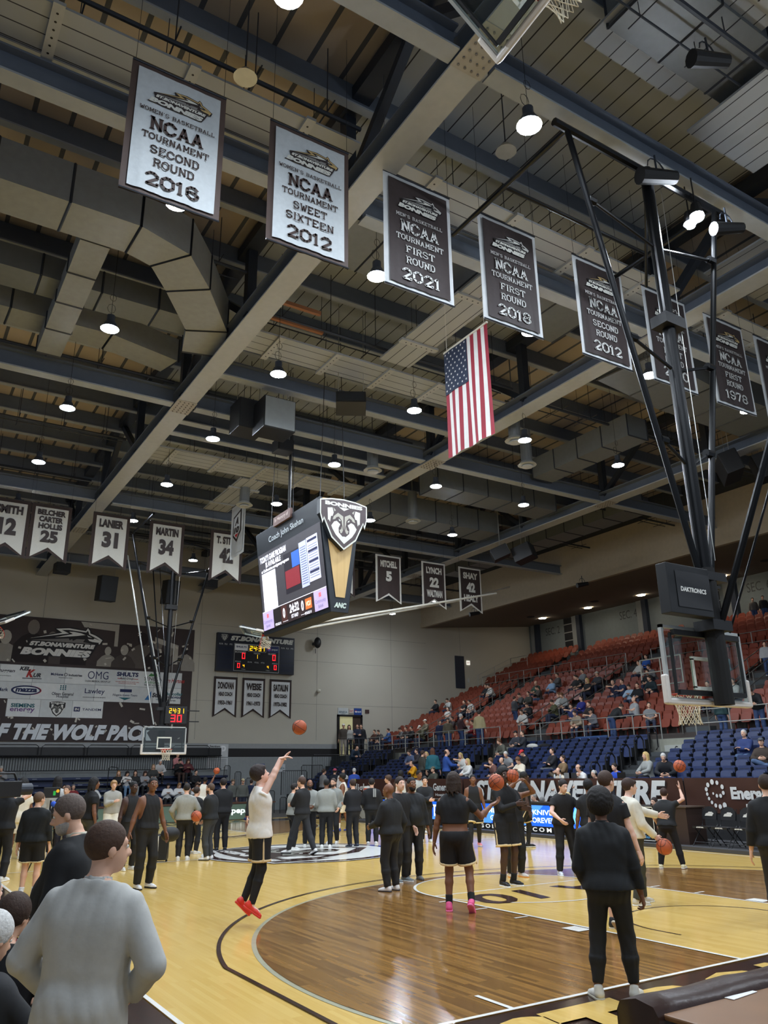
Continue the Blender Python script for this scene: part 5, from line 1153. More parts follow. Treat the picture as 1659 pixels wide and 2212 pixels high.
    headshape(fh); headm = fh.mesh(); f.clip(Hc + RC @ A((0, 0, -.125)), RC @ A((0, 0, 1))) if 0 else None
    hm = []
    for q in (-1, 1):
        e, w_ = arm[q]; d = (w_ - e) / np.linalg.norm(w_ - e); n = RC @ A((-q * 1.0, .1, 0)); cu = curl if not isinstance(curl, tuple) else curl[(q + 1) // 2]
        if hd and hd[(q + 1) // 2]: d = A(hd[(q + 1) // 2], float)
        if palms and palms[(q + 1) // 2]: n = A(palms[(q + 1) // 2], float)
        if abs(n @ d / np.linalg.norm(d)) > .9: n = A((0, .3, -1.))
        # thumb points forward when the arm hangs: side chosen so that cross(d,n)*side looks forward/up
        hm.append(hand_field(w_, d, n, q, cu, 1.0, .0062 if lod < .017 else .009))
    Pv, Fc = f.mesh()
    mk = lambda nm, mt, PF, ex=None, par=None: made.append((nm, mesh_obj(nm, PF[0] * s, PF[1], mt, par or root, [(a * s, b_) for a, b_ in ex] if ex else None))) or made[-1][1]
    body = mk('body', mats['body'], (Pv, Fc), [headm] + [x for x in hm if len(x[0])])
    # ---- bottom
    legc = 'trousers' if bot in ('pants', 'jeans', 'tight', 'jog') else 'shorts'
    if bot != 'none':
        f = Fd(lo, hi, h); off = {'jog': .016, 'pants': .02, 'jeans': .018, 'tight': .006, 'shorts': .03, 'skirt': .03}[bot]
        for z, hw, r in ((-.03, .075, .112), (.06, .068, .104)): f.cap(T(-hw, 0, z), T(hw, 0, z), (r * fa) + off * .6, None, .05)
        f.cap(T(-.06, -.03, -.04), T(.06, -.03, -.04), .11 * fa + off * .6, None, .05)
        for q in (-1, 1):
            kn, an = leg[q]
            if bot == 'shorts':
                d = kn - hips[q]; f.cap(hips[q], hips[q] + d * .82, .088 + off, .088 + off * 1.15, .03, True); f.cap(hips[q] - d * .1, hips[q] + d * .2, .09 + off * .5, .09 + off, .04)
            else:
                f.cap(hips[q], kn, .088 * (.7 + .3 * fa) + off, .058 + off, .04); d = an - kn; f.cap(kn, kn + d * .4, .056 + off, .057 + off * 1.05, .03); f.cap(kn + d * .4, an - d * {'tight': .02, 'jog': .12}.get(bot, 0), .057 + off, .036 + off * {'pants': 1.25, 'jog': .8}.get(bot, 1.1), .03, True)
        f.clip(T(0, 0, .12 if top != 'crop' else .04), RT @ A((0, 0, 1)))
        if wr: f.wrinkle(wr, 26, len(label))
        mk(legc, mats['bottom'], f.mesh())
        if bot == 'shorts' and trim:
            f = Fd(lo, hi, min(h, .014))
            for q in (-1, 1):
                kn, an = leg[q]; d = kn - hips[q]; L = np.linalg.norm(d); f.cap(hips[q] + d * (.82 - .03 / L), hips[q] + d * .826, .088 + off * 1.15 + .006, None, 0, True)
                sx = (RT @ A((q, 0, 0))) * (.088 + off); f.cap(hips[q] + sx - d * .05, hips[q] + d * .8 + sx * 1.05, .013, None, 0)
            mk('hem_trim', mat(trim, .6), f.mesh())
        if socks == 'tights':
            f = Fd(lo, hi, h)
            for q in (-1, 1): kn, an = leg[q]; f.cap(hips[q], kn, .094, .064, .03); f.cap(kn, kn + (an - kn) * .35, .062, .063, .03); f.cap(kn + (an - kn) * .35, an, .062, .044, .02, True)
            mk('leg_sleeve', mat((22, 22, 25), .7), f.mesh())
        elif socks:
            f = Fd(lo, hi, min(h, .014))
            for q in (-1, 1): kn, an = leg[q]; f.cap(an + (kn - an) * socks[1], an, .05, .046, .02, True)
            mk('sock', mat(socks[0], .8), f.mesh())
    # ---- top
    if top != 'none':
        f = Fd(lo, hi, h); off = {'long': .03, 'short': .026, 'tank': .014, 'tight': .01, 'jacket': .045, 'crop': .012}[top if top in ('long', 'short', 'tank', 'tight', 'jacket', 'crop') else 'long']
        torso(f, off); hz = hem if hem is not None else {'crop': .12, 'tank': -.04}.get(top, -.05)
        if hz < 0: f.cap(T(-.085, 0, hz - .03), T(.085, 0, hz - .03), .112 * fa + off, None, .06)
        sl = sleeve or {'long': 1, 'jacket': 1, 'short': .55, 'tank': 0, 'tight': .5, 'crop': .6}[top]
        for q in (-1, 1):
            e, w_ = arm[q]
            if sl > 0: f.cap(sho[q], sho[q] + (e - sho[q]) * min(1, sl * 1.0 if sl < 1 else 1), .056 + off * .8, (.048 if sl < 1 else .044) + off * (.9 if top != 'tight' else .6), .014 if lod < .017 else .03, sl < 1)
            if sl >= 1: f.cap(e, e + (w_ - e) * .97, .043 + off * .85, .03 + off * .8, .02, True)
        f.clip(T(0, 0, hz), RT @ A((0, 0, -1)))
        f.clip(TC(0, 0, .525), RC @ A((0, .25, 1)))
        if top == 'tank':
            for q in (-1, 1): f.clip(TC(q * .135, 0, .4), RC @ A((q, 0, .12)))
        if wr: f.wrinkle(wr, 22, len(label) + 1)
        mk('shirt', mats['top'], f.mesh())
        if collar:
            f = Fd(N - .2, N + .2, min(h, .012)); f.cap(N - RC @ A((0, 0, .03)), N + RC @ A((0, .012, .06)), .074, .068, 0, True)
            g_ = Fd(N - .2, N + .2, f.h); g_.cap(N - RC @ A((0, 0, .1)), N + RC @ A((0, .016, .12)), .06, .056, 0)
            f.d = np.maximum(f.d, -g_.d)
            if collar != 'self': f.clip(N + RC @ A((0, .05, 0)), RC @ A((0, 1, -.6)))
            mk('collar', mats['top'] if collar == 'self' else mat(collar, .8), f.mesh())
    # ---- shoes
    for q in (-1, 1):
        an = leg[q][1]; fi = (q + 1) // 2; yaw = foot[fi] + q * .12; pt = fpitch[fi]
        R = np.array(Matrix.Rotation(-yaw, 3, 'Z') @ Matrix.Rotation(pt, 3, 'X')); c = an
        f = Fd(c - .23, c + .23, min(h, .014)); S = lambda x, y, z: c + R @ A((x, y, z))
        f.cap(S(0, -.03, -.035), S(0, .1, -.05), .043, .036, .03); f.cap(S(0, .1, -.052), S(q * .008, .165, -.056), .036, .028, .03); f.cap(S(0, -.03, -.03), S(0, -.015, .015), .04, .042, .02)
        f.clip(S(0, 0, -.072), R @ A((0, 0, -1)))
        so = mk('shoe', mats['shoe'], f.mesh())
        if lod < .022:
            f = Fd(c - .23, c + .23, min(h, .012)); f.cap(S(0, -.035, -.068), S(0, .1, -.068), .046, .042, .02); f.cap(S(0, .1, -.068), S(q * .008, .165, -.066), .042, .034, .02)
            f.clip(S(0, 0, -.058), R @ A((0, 0, 1))); f.clip(S(0, 0, -.085), R @ A((0, 0, -1)))
            mk('sole', mat(sole or (236, 236, 232), .5), f.mesh(), None, so)
    # ---- hair, beard, hat
    if hair and hair != 'bald':
        f = Fd(Hc - A((.24, .24, .5)), Hc + .26, min(h, .013) if lod < .03 else .02)
        g = {'short': .009, 'buzz': .004, 'fluffy': .013, 'long': .014, 'afro': .045, 'dread': .016, 'bun': .011, 'fringe': .01, 'mid': .016}[hair]
        f.ell(HF(0, -.02, .036), (.079 + g, .098 + g, .094 + g * 1.1), RH, .01)
        if hair in ('afro', 'fluffy', 'mid'): f.ell(HF(0, -.03, .06), (.078 + g, .088 + g, .08 + g * 1.3), RH, .03)
        f.clip(HF(0, .062 + g * .2, .05), RH @ A((0, 1, -.62 if hair not in ('afro', 'fluffy') else -.35)))
        f.clip(HF(0, .02, -.01 if hair not in ('long', 'dread') else -.05), RH @ A((0, .75, -1)))
        f.clip(HF(0, 0, -.07 if hair in ('long', 'dread', 'mid', 'afro') else -.062), RH @ A((0, .55, -1)))
        if hair == 'fringe': f.ell(HF(0, .075, .07), (.07, .03, .035), RH, .02)
        if hair == 'fluffy': f.ell(HF(0, .06, .09), (.07, .04, .03), RH, .03)
        if hair == 'long':
            for q in (-.05, 0, .05): f.cap(HF(q, -.07, .03), HF(q * 1.3, -.075, -.24), .05, .035, .03)
            for q in (-1, 1): f.cap(HF(q * .075, -.02, .04), HF(q * .095, .0, -.2), .026, .028, .02)
        if hair == 'bun': f.ell(HF(0, -.12, .05), (.04, .04, .04), RH, .02)
        if hair == 'dread':
            for i in range(16):
                t = math.pi * (i / 15) + math.pi; x, y = math.cos(t) * .088, math.sin(t) * .1 - .015
                f.cap(HF(x * .8, y * .8, .08), HF(x * 1.08, y * 1.08, -.02), .018, .016, .008); f.cap(HF(x * 1.08, y * 1.08, -.02), HF(x * 1.2, y * 1.18, -.12 - .03 * (i % 3)), .0135, .009, .002)
        if hair in ('afro', 'fluffy', 'dread', 'mid'): f.wrinkle(.006 if hair == 'afro' else .003, 70, 3)
        mk('hair', mats['hair'], f.mesh())
    if hair == 'bald' and hc != (50, 36, 28):
        f = Fd(Hc - .2, Hc + .2, min(h, .013)); f.ell(HF(0, -.02, .02), (.083, .1, .085), RH, .01); f.clip(HF(0, -.02, .03), RH @ A((0, .9, .45))); f.clip(HF(0, 0, -.06), RH @ A((0, 0, -1))); mk('hair', mats['hair'], f.mesh())
    if beard:
        f = Fd(Hc - .2, Hc + .2, min(h, .012)); f.ell(HF(0, .024, -.04), (.067, .08, .076), RH, .02); f.ell(HF(0, .055, -.088), (.04, .04, .032), RH, .03); f.clip(HF(0, 0, -.035), RH @ A((0, .1, 1)))
        g_ = Fd(Hc - .2, Hc + .2, f.h); g_.cap(HF(-.022, .11, -.056), HF(.022, .11, -.056), .018); f.d = np.maximum(f.d, -g_.d); mk('beard', mats['beard'], f.mesh())
    if cap:
        f = Fd(Hc - .26, Hc + .26, min(h, .014)); f.ell(HF(0, -.015, .045), (.093, .11, .1), RH, .01); f.clip(HF(0, 0, .045), RH @ A((0, .12, -1))); 
        if cap is not True and isinstance(cap, tuple): f.cap(HF(-.035, .09, .05), HF(-.03, .165, .04), .02, .014, .01); f.cap(HF(.035, .09, .05), HF(.03, .165, .04), .02, .014, .01); f.cap(HF(0, .09, .055), HF(0, .175, .043), .02, .012, .01)
        mk('cap', mats['cap'], f.mesh())
    # ---- face
    if lod < .026:
        b = MB(); ew_ = mat((232, 228, 220), .3); ed = mat((26, 20, 18), .3); lipm = mat(tuple(int(c_ * .72) for c_ in (SK[skin] if isinstance(skin, str) else skin)), .5)
        for q in (-1, 1):
            b.ball(V(HF(q * .033, .083, .012) * s), .0105 * s, ew_, 8, 6); b.ball(V(HF(q * .033, .0905, .012) * s), .0058 * s, ed, 8, 5)
            b.tube([V(HF(q * (.018 + .0085 * i), .098 - .004 * abs(i) - .0012 * i * i, .034 + (.004 if i in (1, 2) else 0)) * s) for i in range(4)], .0042 * s, 4, mat(hc if hair else (60, 46, 40), .8))
        b.tube([V(HF(x, .1005 - abs(x) * .35, -.058) * s) for x in (-.024, -.01, 0, .01, .024)], .0045 * s, 5, lipm)
        o = b.build('facial_features', None, root, True); made.append(('facial_features', o))
    if glasses:
        b = MB()
        for q in (-1, 1): b.tube([V(HF(q * .033 + .02 * math.cos(t), .102, .012 + .015 * math.sin(t)) * s) for t in np.linspace(0, 6.28, 9)], .0025 * s, 4); b.bar(V(HF(q * .053, .1, .014) * s), V(HF(q * .082, .0, .014) * s), .0025 * s, 4)
        o = b.build('spectacles', K['black'], root); made.append(('spectacles', o))
    if headset:
        b = MB()
        for q in (-1, 1): b.bar(V(HF(q * .078, -.005, 0) * s), V(HF(q * .108, -.005, 0) * s), .036 * s, 10)
        b.tube([V(HF(.1 * math.sin(t), -.01, .035 + .11 * math.cos(t)) * s) for t in np.linspace(-1.6, 1.6, 9)], .008 * s, 5); b.bar(V(HF(.1, 0, -.01) * s), V(HF(.04, .12, -.06) * s), .004 * s, 4)
        o = b.build('headset', K['black'], root); made.append(('headset', o))
    root['_j'] = [float(x) for q in (-1, 1) for x in arm[q][1] * s]
    if kk: _cache[kk] = [(nm, o.data) for nm, o in made if o.parent == root]
    return root

def facing(loc, deg):
    """heading for a body whose front is turned deg clockwise from looking straight away from the camera"""
    d = V((loc[0] - CAM.x, loc[1] - CAM.y)); a = math.atan2(d.y, d.x) - math.radians(deg)
    return a - math.pi / 2
def ground_person(label, px, yf, yt, deg, z=0, dh=0, H=None, **kw):
    """stands on the floor where the picture shows the feet; body height follows from the head top"""
    p = at(px, yf, 'Z', z); dist = (p - CAM).dot(FWD)
    if H is None:
        t = (V((p.x, p.y)) - V((CAM.x, CAM.y))).length
        d = FWD + RGT * ((px - 829.5) / FPX) - UPV * ((yt - 1106) / FPX); H = CAM.z + d.z * t / math.hypot(d.x, d.y) - z
        H = H / (1 - dh)
    lod = .0125 if dist < 9 else .016 if dist < 16 else .021 if dist < 24 else .026
    kw.setdefault('lod', lod); kw.setdefault('wr', .0022 if dist < 16 else 0)
    return person(label, (p.x, p.y, z), facing(p, deg), H, **kw)
# ================================================================ people on the court
BLK = (24, 25, 28); GRY = (146, 148, 142); WHT = (226, 224, 214)
def near_loc(px, dist, z=0):
    d = FWD + RGT * ((px - 829.5) / FPX) - UPV * ((1680 - 1106) / FPX); p = CAM + d * dist
    return (p.x, p.y, z)
CROSS = dict(lh=(.09, .25, 1.17), rh=(-.09, .26, 1.12), lp=(-1, .1, -.7), rp=(1, .1, -.7), hd=((.95, .15, .1), (-.95, .15, .1)), palms=((0, -1, 0), (0, -1, 0)), curl=.5)
FRONT = dict(lh=(-.07, .3, 1.05), rh=(.07, .3, 1.05), lp=(-1, -.3, -.8), rp=(1, -.3, -.8), curl=.8)
POCK = dict(lh=(-.2, .1, .9), rh=(.2, .1, .9), lp=(-1, -1.2, 0), rp=(1, -1.2, 0), curl=1.2)
BACKH = dict(lh=(-.05, -.17, .98), rh=(.05, -.17, .98), lp=(-1, -.4, 0), rp=(1, -.4, 0), curl=1.0)

# foreground
lc = near_loc(222, 4.1)
person('person in a grey quarter-zip seen from behind in the foreground, hands in pockets', lc, facing(lc, 22), 1.78, .01, 'L', hair='short', hc=(70, 48, 34), tc=(184, 183, 178), bc=(40, 40, 44), hy=-.85, fat=1.0, wr=.0035, collar='self', lh=(-.2, .12, .97), rh=(.2, .12, .97), lp=(-1, -.7, 0), rp=(1, -.7, 0), curl=1.2, shoe=(60, 60, 62), side=.05, hem=-.12)
lc = near_loc(178, 5.9)
person('person with a grey goatee in a black pullover and pale lanyard facing left', lc, facing(lc, -62), 1.885, .0125, 'L', hair='short', hc=(96, 82, 74), tc=(16, 17, 19), bc=(20, 20, 22), hy=.25, hp=.3, fat=1.3, wr=.003, beard=(176, 170, 164), collar=(196, 190, 170), lh=(-.3, .05, .84), rh=(.26, .12, .86), tw=.1)
ground_person('person in black long sleeves and pale-hemmed black shorts, back turned, at the left', 58, 1938, 1712, 14, skin='L', hair='short', hc=(96, 74, 56), top='long', tc=(14, 18, 20), bot='shorts', bc=(14, 14, 16), trim=(226, 206, 160), hy=-.6, lh=(-.27, 0, .84), rh=(.27, .06, .84), wr=.003, socks=((230, 230, 228), .2), shoe=(235, 235, 235))
ground_person('person with afro hair in white T-shirt and white shorts, back turned', 30, 1856, 1686, 0, skin='B', hair='afro', hc=(22, 20, 20), top='short', tc=(232, 226, 208), bot='shorts', bc=(226, 220, 204), wr=.003, socks=((225, 225, 225), .4), shoe=(230, 230, 230), hem=-.16)
ground_person('camera operator in a black T-shirt at the left edge', -8, 1905, 1690, 30, skin='L', hair='short', tc=BLK, top='short', lh=(-.1, .35, 1.45), rh=(.18, .38, 1.5), curl=.9)
ground_person('person in a navy suit with purple tie holding a blue microphone', 130, 1852, 1697, 200, skin='L', hair='short', hc=(90, 70, 60), top='jacket', tc=(28, 34, 62), bc=(24, 26, 44), rh=(.15, .35, 1.2), lp=(-1, -1, 0), shoe=(20, 20, 20), curl=.9)
ground_person('tall person with dreadlocks in a pale grey top seen from behind the camera monitor', 107, 1850, 1678, 0, skin='B', hair='dread', hc=(24, 20, 20), tc=(190, 190, 186), bc=(30, 30, 34), shoe=(225, 225, 225))
ground_person('tall person with short twists in a black T-shirt facing right behind the goateed person', 183, 1872, 1680, 70, skin='B', hair='dread', hc=(22, 20, 20), top='short', tc=(16, 16, 18), bc=(60, 62, 62), wr=.003)
ground_person('blond person in a light grey hooded top and white shorts facing the camera', 234, 1826, 1687, 172, skin='L', hair='fluffy', hc=(168, 132, 92), top='long', tc=(160, 158, 150), bot='shorts', bc=(226, 224, 214), rh=(-.02, .26, 1.2), rp=(1, -.4, -.8), collar='self', hem=-.12)
ground_person('person in a black tank top with a bead chain beside the taller tank top player', 273, 1880, 1688, 150, skin='D', hair='buzz', hc=(20, 18, 18), top='tank', tc=(20, 20, 22), bc=(20, 20, 22), rh=(.3, .05, .86))
tall = ground_person('tall person in a black sleeveless top and black trousers looking right', 308, 1920, 1679, 148, skin='B', hair='buzz', hc=(24, 22, 22), top='tank', tc=(20, 20, 23), bc=(22, 22, 24), lean=-.02, side=-.07, hy=-.35, lh=(-.34, .05, .86), rh=(.33, .0, .88), wr=.003, shoe=(232, 232, 234), sole=(30, 30, 34))
ground_person('person in a grey pullover seen from behind left of the black-clad pair', 394, 1859, 1692, 4, hair='buzz', hc=(34, 28, 26), tc=(150, 150, 142), lh=(-.26, .12, .95), rh=(.26, .12, .95), lp=(-1, -1, 0), rp=(1, -1, 0), wr=.003, shoe=(235, 235, 232), skin='L')
ground_person('person in black half hidden behind the grey pullover holding a ball', 416, 1845, 1700, 40, hair='short', tc=BLK, rh=(.15, .3, 1.0), lh=(-.1, .3, 1.0), curl=.6)
ground_person('bearded person in a black top facing left with hands folded', 449, 1858, 1692, -62, hair='buzz', hc=(80, 62, 50), tc=(24, 26, 28), bc=(52, 54, 56), beard=(90, 68, 52), wr=.003, lh=(-.15, .22, .92), rh=(.14, .22, .92), shoe=(226, 226, 226), sole=(24, 24, 26), skin='L', fat=1.08)
ground_person('stocky person in black with dark hair seen from behind right of the bearded one', 476, 1839, 1681, -14, hair='short', hc=(34, 26, 24), tc=(18, 19, 22), bc=(22, 22, 26), lh=(-.1, .25, 1.0), rh=(.12, .25, 1.0), shoe=(30, 34, 40), sole=(235, 235, 235), fat=1.1, skin='L')
pl = ground_person('player in a white jersey reaching up with a ball near the far basket', 433, 1783, 1676, 20, H=1.95, skin='B', hair='buzz', hc=(20, 18, 18), top='tank', tc=(236, 232, 220), bot='shorts', bc=(238, 234, 222), lh=(-.42, .15, 1.25), rh=(.42, .2, 1.86), rp=(1, 0, -.6), side=.12, shoe=(120, 180, 220), la=(-.14, -.15, .1), ra=(.12, .25, .2))
# the shooter in mid air
lc = near_loc(566, 11.5, .2)
person('player in a white sleeveless shirt and red shoes jumping to shoot', lc, facing(lc, 78), 1.93, .0115, 'P', hair='fluffy', hc=(44, 32, 28), top='short', sleeve=.12, tc=(238, 232, 222), bot='shorts', bc=(24, 24, 27), trim=(226, 198, 150), socks='tights', shoe=(226, 58, 44), sole=(220, 50, 40),
       lean=-.04, hp=-.32, hy=.12, lh=(-.06, .36, 1.92), rh=(.05, .30, 2.0), lp=(-.6, .3, -1), rp=(.6, .3, -1), hd=((-.1, .55, .8), (.0, .9, .25)), palms=((.3, .8, -.5), (0, .2, -1)), curl=(.2, .35),
       la=(-.1, -.17, .11), ra=(.09, -.1, .09), fpitch=(-.75, -.6), wr=.004, hem=-.1)
ground_person('person in a dark suit half hidden behind the jumping player', 551, 1840, 1690, 150, hair='short', tc=(26, 26, 28), top='jacket', shoe=(30, 32, 36), sole=(235, 235, 235))
# huddle on the centre logo
ground_person('dark-haired person in a grey pullover facing right at the left end of the huddle', 631, 1836, 1692, 70, hair='short', hc=(30, 24, 22), tc=GRY, beard=(40, 30, 28), lh=(-.1, .22, .95), rh=(.2, .2, .95), shoe=(236, 236, 232))
ground_person('person in black striding with crossed arms in front of the huddle', 651, 1848, 1678, -55, hair='short', hc=(70, 48, 38), tc=(22, 23, 26), bc=(40, 42, 46), la=(-.14, .3, .09), ra=(.1, -.3, .13), fpitch=(0, -.4), shoe=(232, 232, 230), sole=(24, 24, 28), **CROSS)
ground_person('bald bearded person in a grey pullover facing the camera in the huddle', 667, 1829, 1684, 172, skin='B', hair='bald', tc=GRY, beard=(26, 22, 22), shoe=(236, 236, 232), **FRONT)
ground_person('dark-haired person in a grey pullover seen from behind in the huddle', 704, 1833, 1682, 5, skin='B', hair='buzz', hc=(20, 18, 18), tc=GRY, fat=1.08, lh=(-.2, .2, .98), rh=(.2, .2, .98), shoe=(236, 236, 232))
ground_person('person in a grey pullover facing left between the huddle and the white-jersey player', 720, 1822, 1681, 200, hair='buzz', hc=(70, 56, 48), tc=GRY, beard=(70, 56, 48), lh=(-.2, .1, .95), rh=(.2, .1, .95))
ground_person('tall player in a white sleeveless jersey, white leg sleeve and blue shoes in side view', 741, 1797, 1671, -80, skin='B', hair='fluffy', hc=(20, 18, 18), top='tank', tc=(236, 230, 214), bot='shorts', bc=(236, 230, 214), lh=(-.2, .2, 1.0), la=(-.1, .12, .09), ra=(.1, -.18, .09), shoe=(40, 60, 150), socks=((236, 230, 214), .45))
ground_person('brown-haired person in black seen from behind with folded arms', 763, 1831, 1683, -30, hair='short', hc=(56, 40, 34), tc=(20, 21, 26), shoe=(36, 44, 60), fat=1.06, **CROSS)
bp_ = ground_person('dark-haired person in a black jacket with a pale back print seen from behind', 804, 1826, 1681, 3, hair='short', hc=(32, 26, 24), tc=(20, 21, 24), fat=1.1, lh=(-.22, .18, .98), rh=(.22, .18, .98), shoe=(225, 225, 225))
ground_person('bald person in a black pullover facing left, nearest of the trio by the arc', 846, 1926, 1692, -48, skin='B', hair='bald', tc=(30, 31, 33), bc=(28, 28, 30), lh=(-.18, .32, 1.05), rh=(.3, .05, .9), wr=.004, fat=1.08, shoe=(234, 232, 230), sole=(40, 34, 40), collar='self', hy=.15)
ground_person('dark-haired person in a black polo shirt talking, behind the bald one', 866, 1906, 1678, 135, hair='short', hc=(44, 32, 28), top='short', tc=(22, 22, 25), lh=(-.27, .1, .9), rh=(.26, .12, .88), hy=-.25, wr=.003, shoe=(120, 128, 130), skin='P')
ground_person('large bearded person in a black T-shirt facing the camera', 893, 1901, 1679, 168, skin='B', hair='buzz', hc=(22, 18, 18), beard=(24, 18, 16), top='long', tc=(26, 28, 30), bc=(26, 26, 28), fat=1.15, wr=.004, hy=.2, lh=(-.3, .02, .86), rh=(.28, .1, .9), shoe=(110, 110, 108), sole=(60, 60, 60))
ground_person('moustached person in a black jacket with crossed arms behind the trio', 921, 1819, 1677, 172, hair='short', hc=(26, 22, 22), tc=(24, 25, 28), shoe=(236, 236, 230), beard=None, **CROSS)
ground_person('person with brown hair in a grey shirt in profile behind the trio', 842, 1797, 1675, -85, hair='fluffy', hc=(80, 58, 44), top='short', tc=(170, 170, 168), bc=(40, 40, 44))
ground_person('tall dark-haired person in a white jersey seen from behind the trio', 868, 1800, 1664, 5, skin='D', hair='short', hc=(18, 16, 16), top='tank', tc=(226, 226, 220), bot='shorts', bc=(226, 226, 220))
ground_person('person in a loose grey sweatshirt behind the trio, looking left', 908, 1800, 1664, 160, skin='B', hair='short', hc=(22, 18, 18), top='long', tc=(176, 178, 172), bot='shorts', bc=(60, 60, 60), hy=.3)
b = MB(); b.box((.05, -.205, 1.33), (.085, -.12, 1.56)); b.box((.1, -.2, 1.33), (.135, -.12, 1.56)); b.build('back_print', mat((170, 174, 174)), bp_)
# right half of the floor
pk = ground_person('tall player with dreadlocks, cropped black top and pink shoes seen from behind', 990, 1970, 1650, 8, skin='B', hair='dread', hc=(48, 34, 26), top='crop', tc=(20, 21, 24), bot='shorts', bc=(20, 20, 23), trim=(232, 208, 160), hem=.13, tw=-.1, H=1.99,
       lh=(-.3, .03, .86), rh=(.5, .22, 1.33), rp=(.2, -.2, -1), hd=(None, (.75, .45, .35)), palms=(None, (0, -.2, 1)), curl=(.35, .5), ra=(.2, -.12, .13), la=(-.12, .0, .085), fpitch=(0, -.75), shoe=(240, 96, 150), sole=(244, 120, 170), socks=((24, 24, 26), .3), lod=.0125)
hb = ground_person('player with a black head wrap reaching both hands to the right', 1100, 1914, 1658, 140, skin='D', hair='mid', hc=(14, 14, 16), top='tight', tc=(20, 20, 22), bot='shorts', bc=(20, 20, 23), trim=(232, 208, 160), hy=-.3, lh=(-.06, .36, 1.16), rh=(.0, .3, 1.22), sleeve=1, lp=(-.8, -.3, -.8), rp=(.8, -.3, -.8), hd=((-.5, .8, -.1), (-.5, .8, 0)), shoe=(28, 28, 30), socks=((24, 24, 26), .25), lod=.0135)
ground_person('player behind the head-wrap player holding a ball up at shoulder height', 1116, 1896, 1672, 150, skin='B', hair='short', hc=(26, 22, 20), top='tank', tc=(20, 20, 22), bc=(22, 22, 24), lh=(-.16, .3, 1.62), rh=(.1, .32, 1.62), lp=(-1, 0, -.6), rp=(1, 0, -.6), curl=.6, shoe=(232, 226, 220), sole=(236, 150, 40))
ground_person('player in a black tank top and shorts with bare arms, walking toward the camera', 1028, 1830, 1673, 172, skin='B', hair='buzz', hc=(18, 16, 16), top='tank', tc=(20, 20, 22), bot='shorts', bc=(20, 20, 22), trim=(226, 206, 160), socks='tights', shoe=(238, 150, 160), la=(-.12, -.15, .1), ra=(.14, .2, .09))
ground_person('player in black stepping to the right in front of the blue board', 1140, 1832, 1667, 75, skin='D', hair='short', hc=(16, 14, 14), top='short', tc=(22, 22, 24), bot='shorts', bc=(20, 20, 22), trim=(226, 206, 160), socks='tights', la=(-.1, .05, .09), ra=(.12, -.5, .2), fpitch=(0, -.9), shoe=(26, 26, 28), hem=-.15)
ground_person('dark-haired person in a black polo shirt leaning forward with arms out', 1226, 1890, 1692, 158, skin='P', hair='short', hc=(34, 26, 24), top='short', tc=(20, 20, 23), lean=.12, lh=(-.34, .3, .98), rh=(.2, .36, 1.02), lp=(-1, -.6, -.2), rp=(1, -.6, -.2), la=(-.2, .0, .085), ra=(.17, .05, .085), shoe=(214, 220, 230), hy=.15, hp=.15, H=1.83, collar=(220, 214, 190))
af = ground_person('person with curly afro hair and black clothes, back turned, standing on the baseline', 1336, 2162, 1712, 4, skin='B', hair='afro', hc=(24, 19, 17), tc=(24, 26, 28), bot='jog', bc=(27, 28, 30), la=(-.17, -.02, .085), ra=(.15, .06, .085), lh=(-.18, .12, .9), lp=(-1, -1.2, 0), rh=(.3, .08, .84), curl=(1.2, .9), wr=.004, collar='self', shoe=(214, 212, 202), sole=(196, 190, 170), foot=(-.35, .1), fat=1.02, lod=.0115, hp=.12)
ground_person('tall person with short brown hair in a black T-shirt behind the curly-haired one', 1338, 2012, 1664, 28, skin='P', hair='short', hc=(66, 48, 38), top='short', tc=(20, 20, 23), bot='shorts', bc=(24, 24, 26), lh=(-.3, .05, .86), rh=(.3, .1, .86), hy=-.25, la=(-.12, .1, .085), ra=(.14, -.25, .16), fpitch=(0, -.8), shoe=(34, 34, 36), sole=(214, 204, 180), wr=.003, lod=.013, H=1.98)
ground_person('person in a cream long-sleeved shirt pointing right', 1382, 1955, 1686, 62, skin='P', hair='fringe', hc=(56, 38, 30), top='long', tc=(226, 220, 204), bc=(58, 60, 54), lh=(-.05, .5, 1.22), lp=(-.6, -.2, -1), rh=(.28, .22, .95), hd=((0, 1, -.15), None), curl=.2, wr=.003, la=(-.1, .12, .09), ra=(.13, -.1, .09), shoe=(206, 200, 186), H=1.86)
ground_person('person with short afro hair glimpsed between heads before the big banner', 1288, 1893, 1685, 0, skin='B', hair='fluffy', hc=(16, 14, 14), top='short', tc=(22, 23, 26))
dr = ground_person('person with brown hair in a hooded black top dribbling with one arm raised', 1452, 1878, 1702, 12, skin='P', hair='short', hc=(58, 36, 28), top='short', tc=(28, 30, 32), bc=(22, 22, 24), lean=.1, lh=(-.24, .14, .95), rh=(.36, .15, 1.75), rp=(1, -.3, -.4), hd=((0, .4, -1), (.0, 0, 1)), la=(-.24, .0, .085), ra=(.24, .1, .085), shoe=(232, 226, 190), curl=(.3, .1), hy=.2)
ground_person('person in black cut off by the right edge of the picture', 1704, 2006, 1672, 0, skin='L', hair='short', tc=(14, 14, 16), wr=.003, H=1.9)
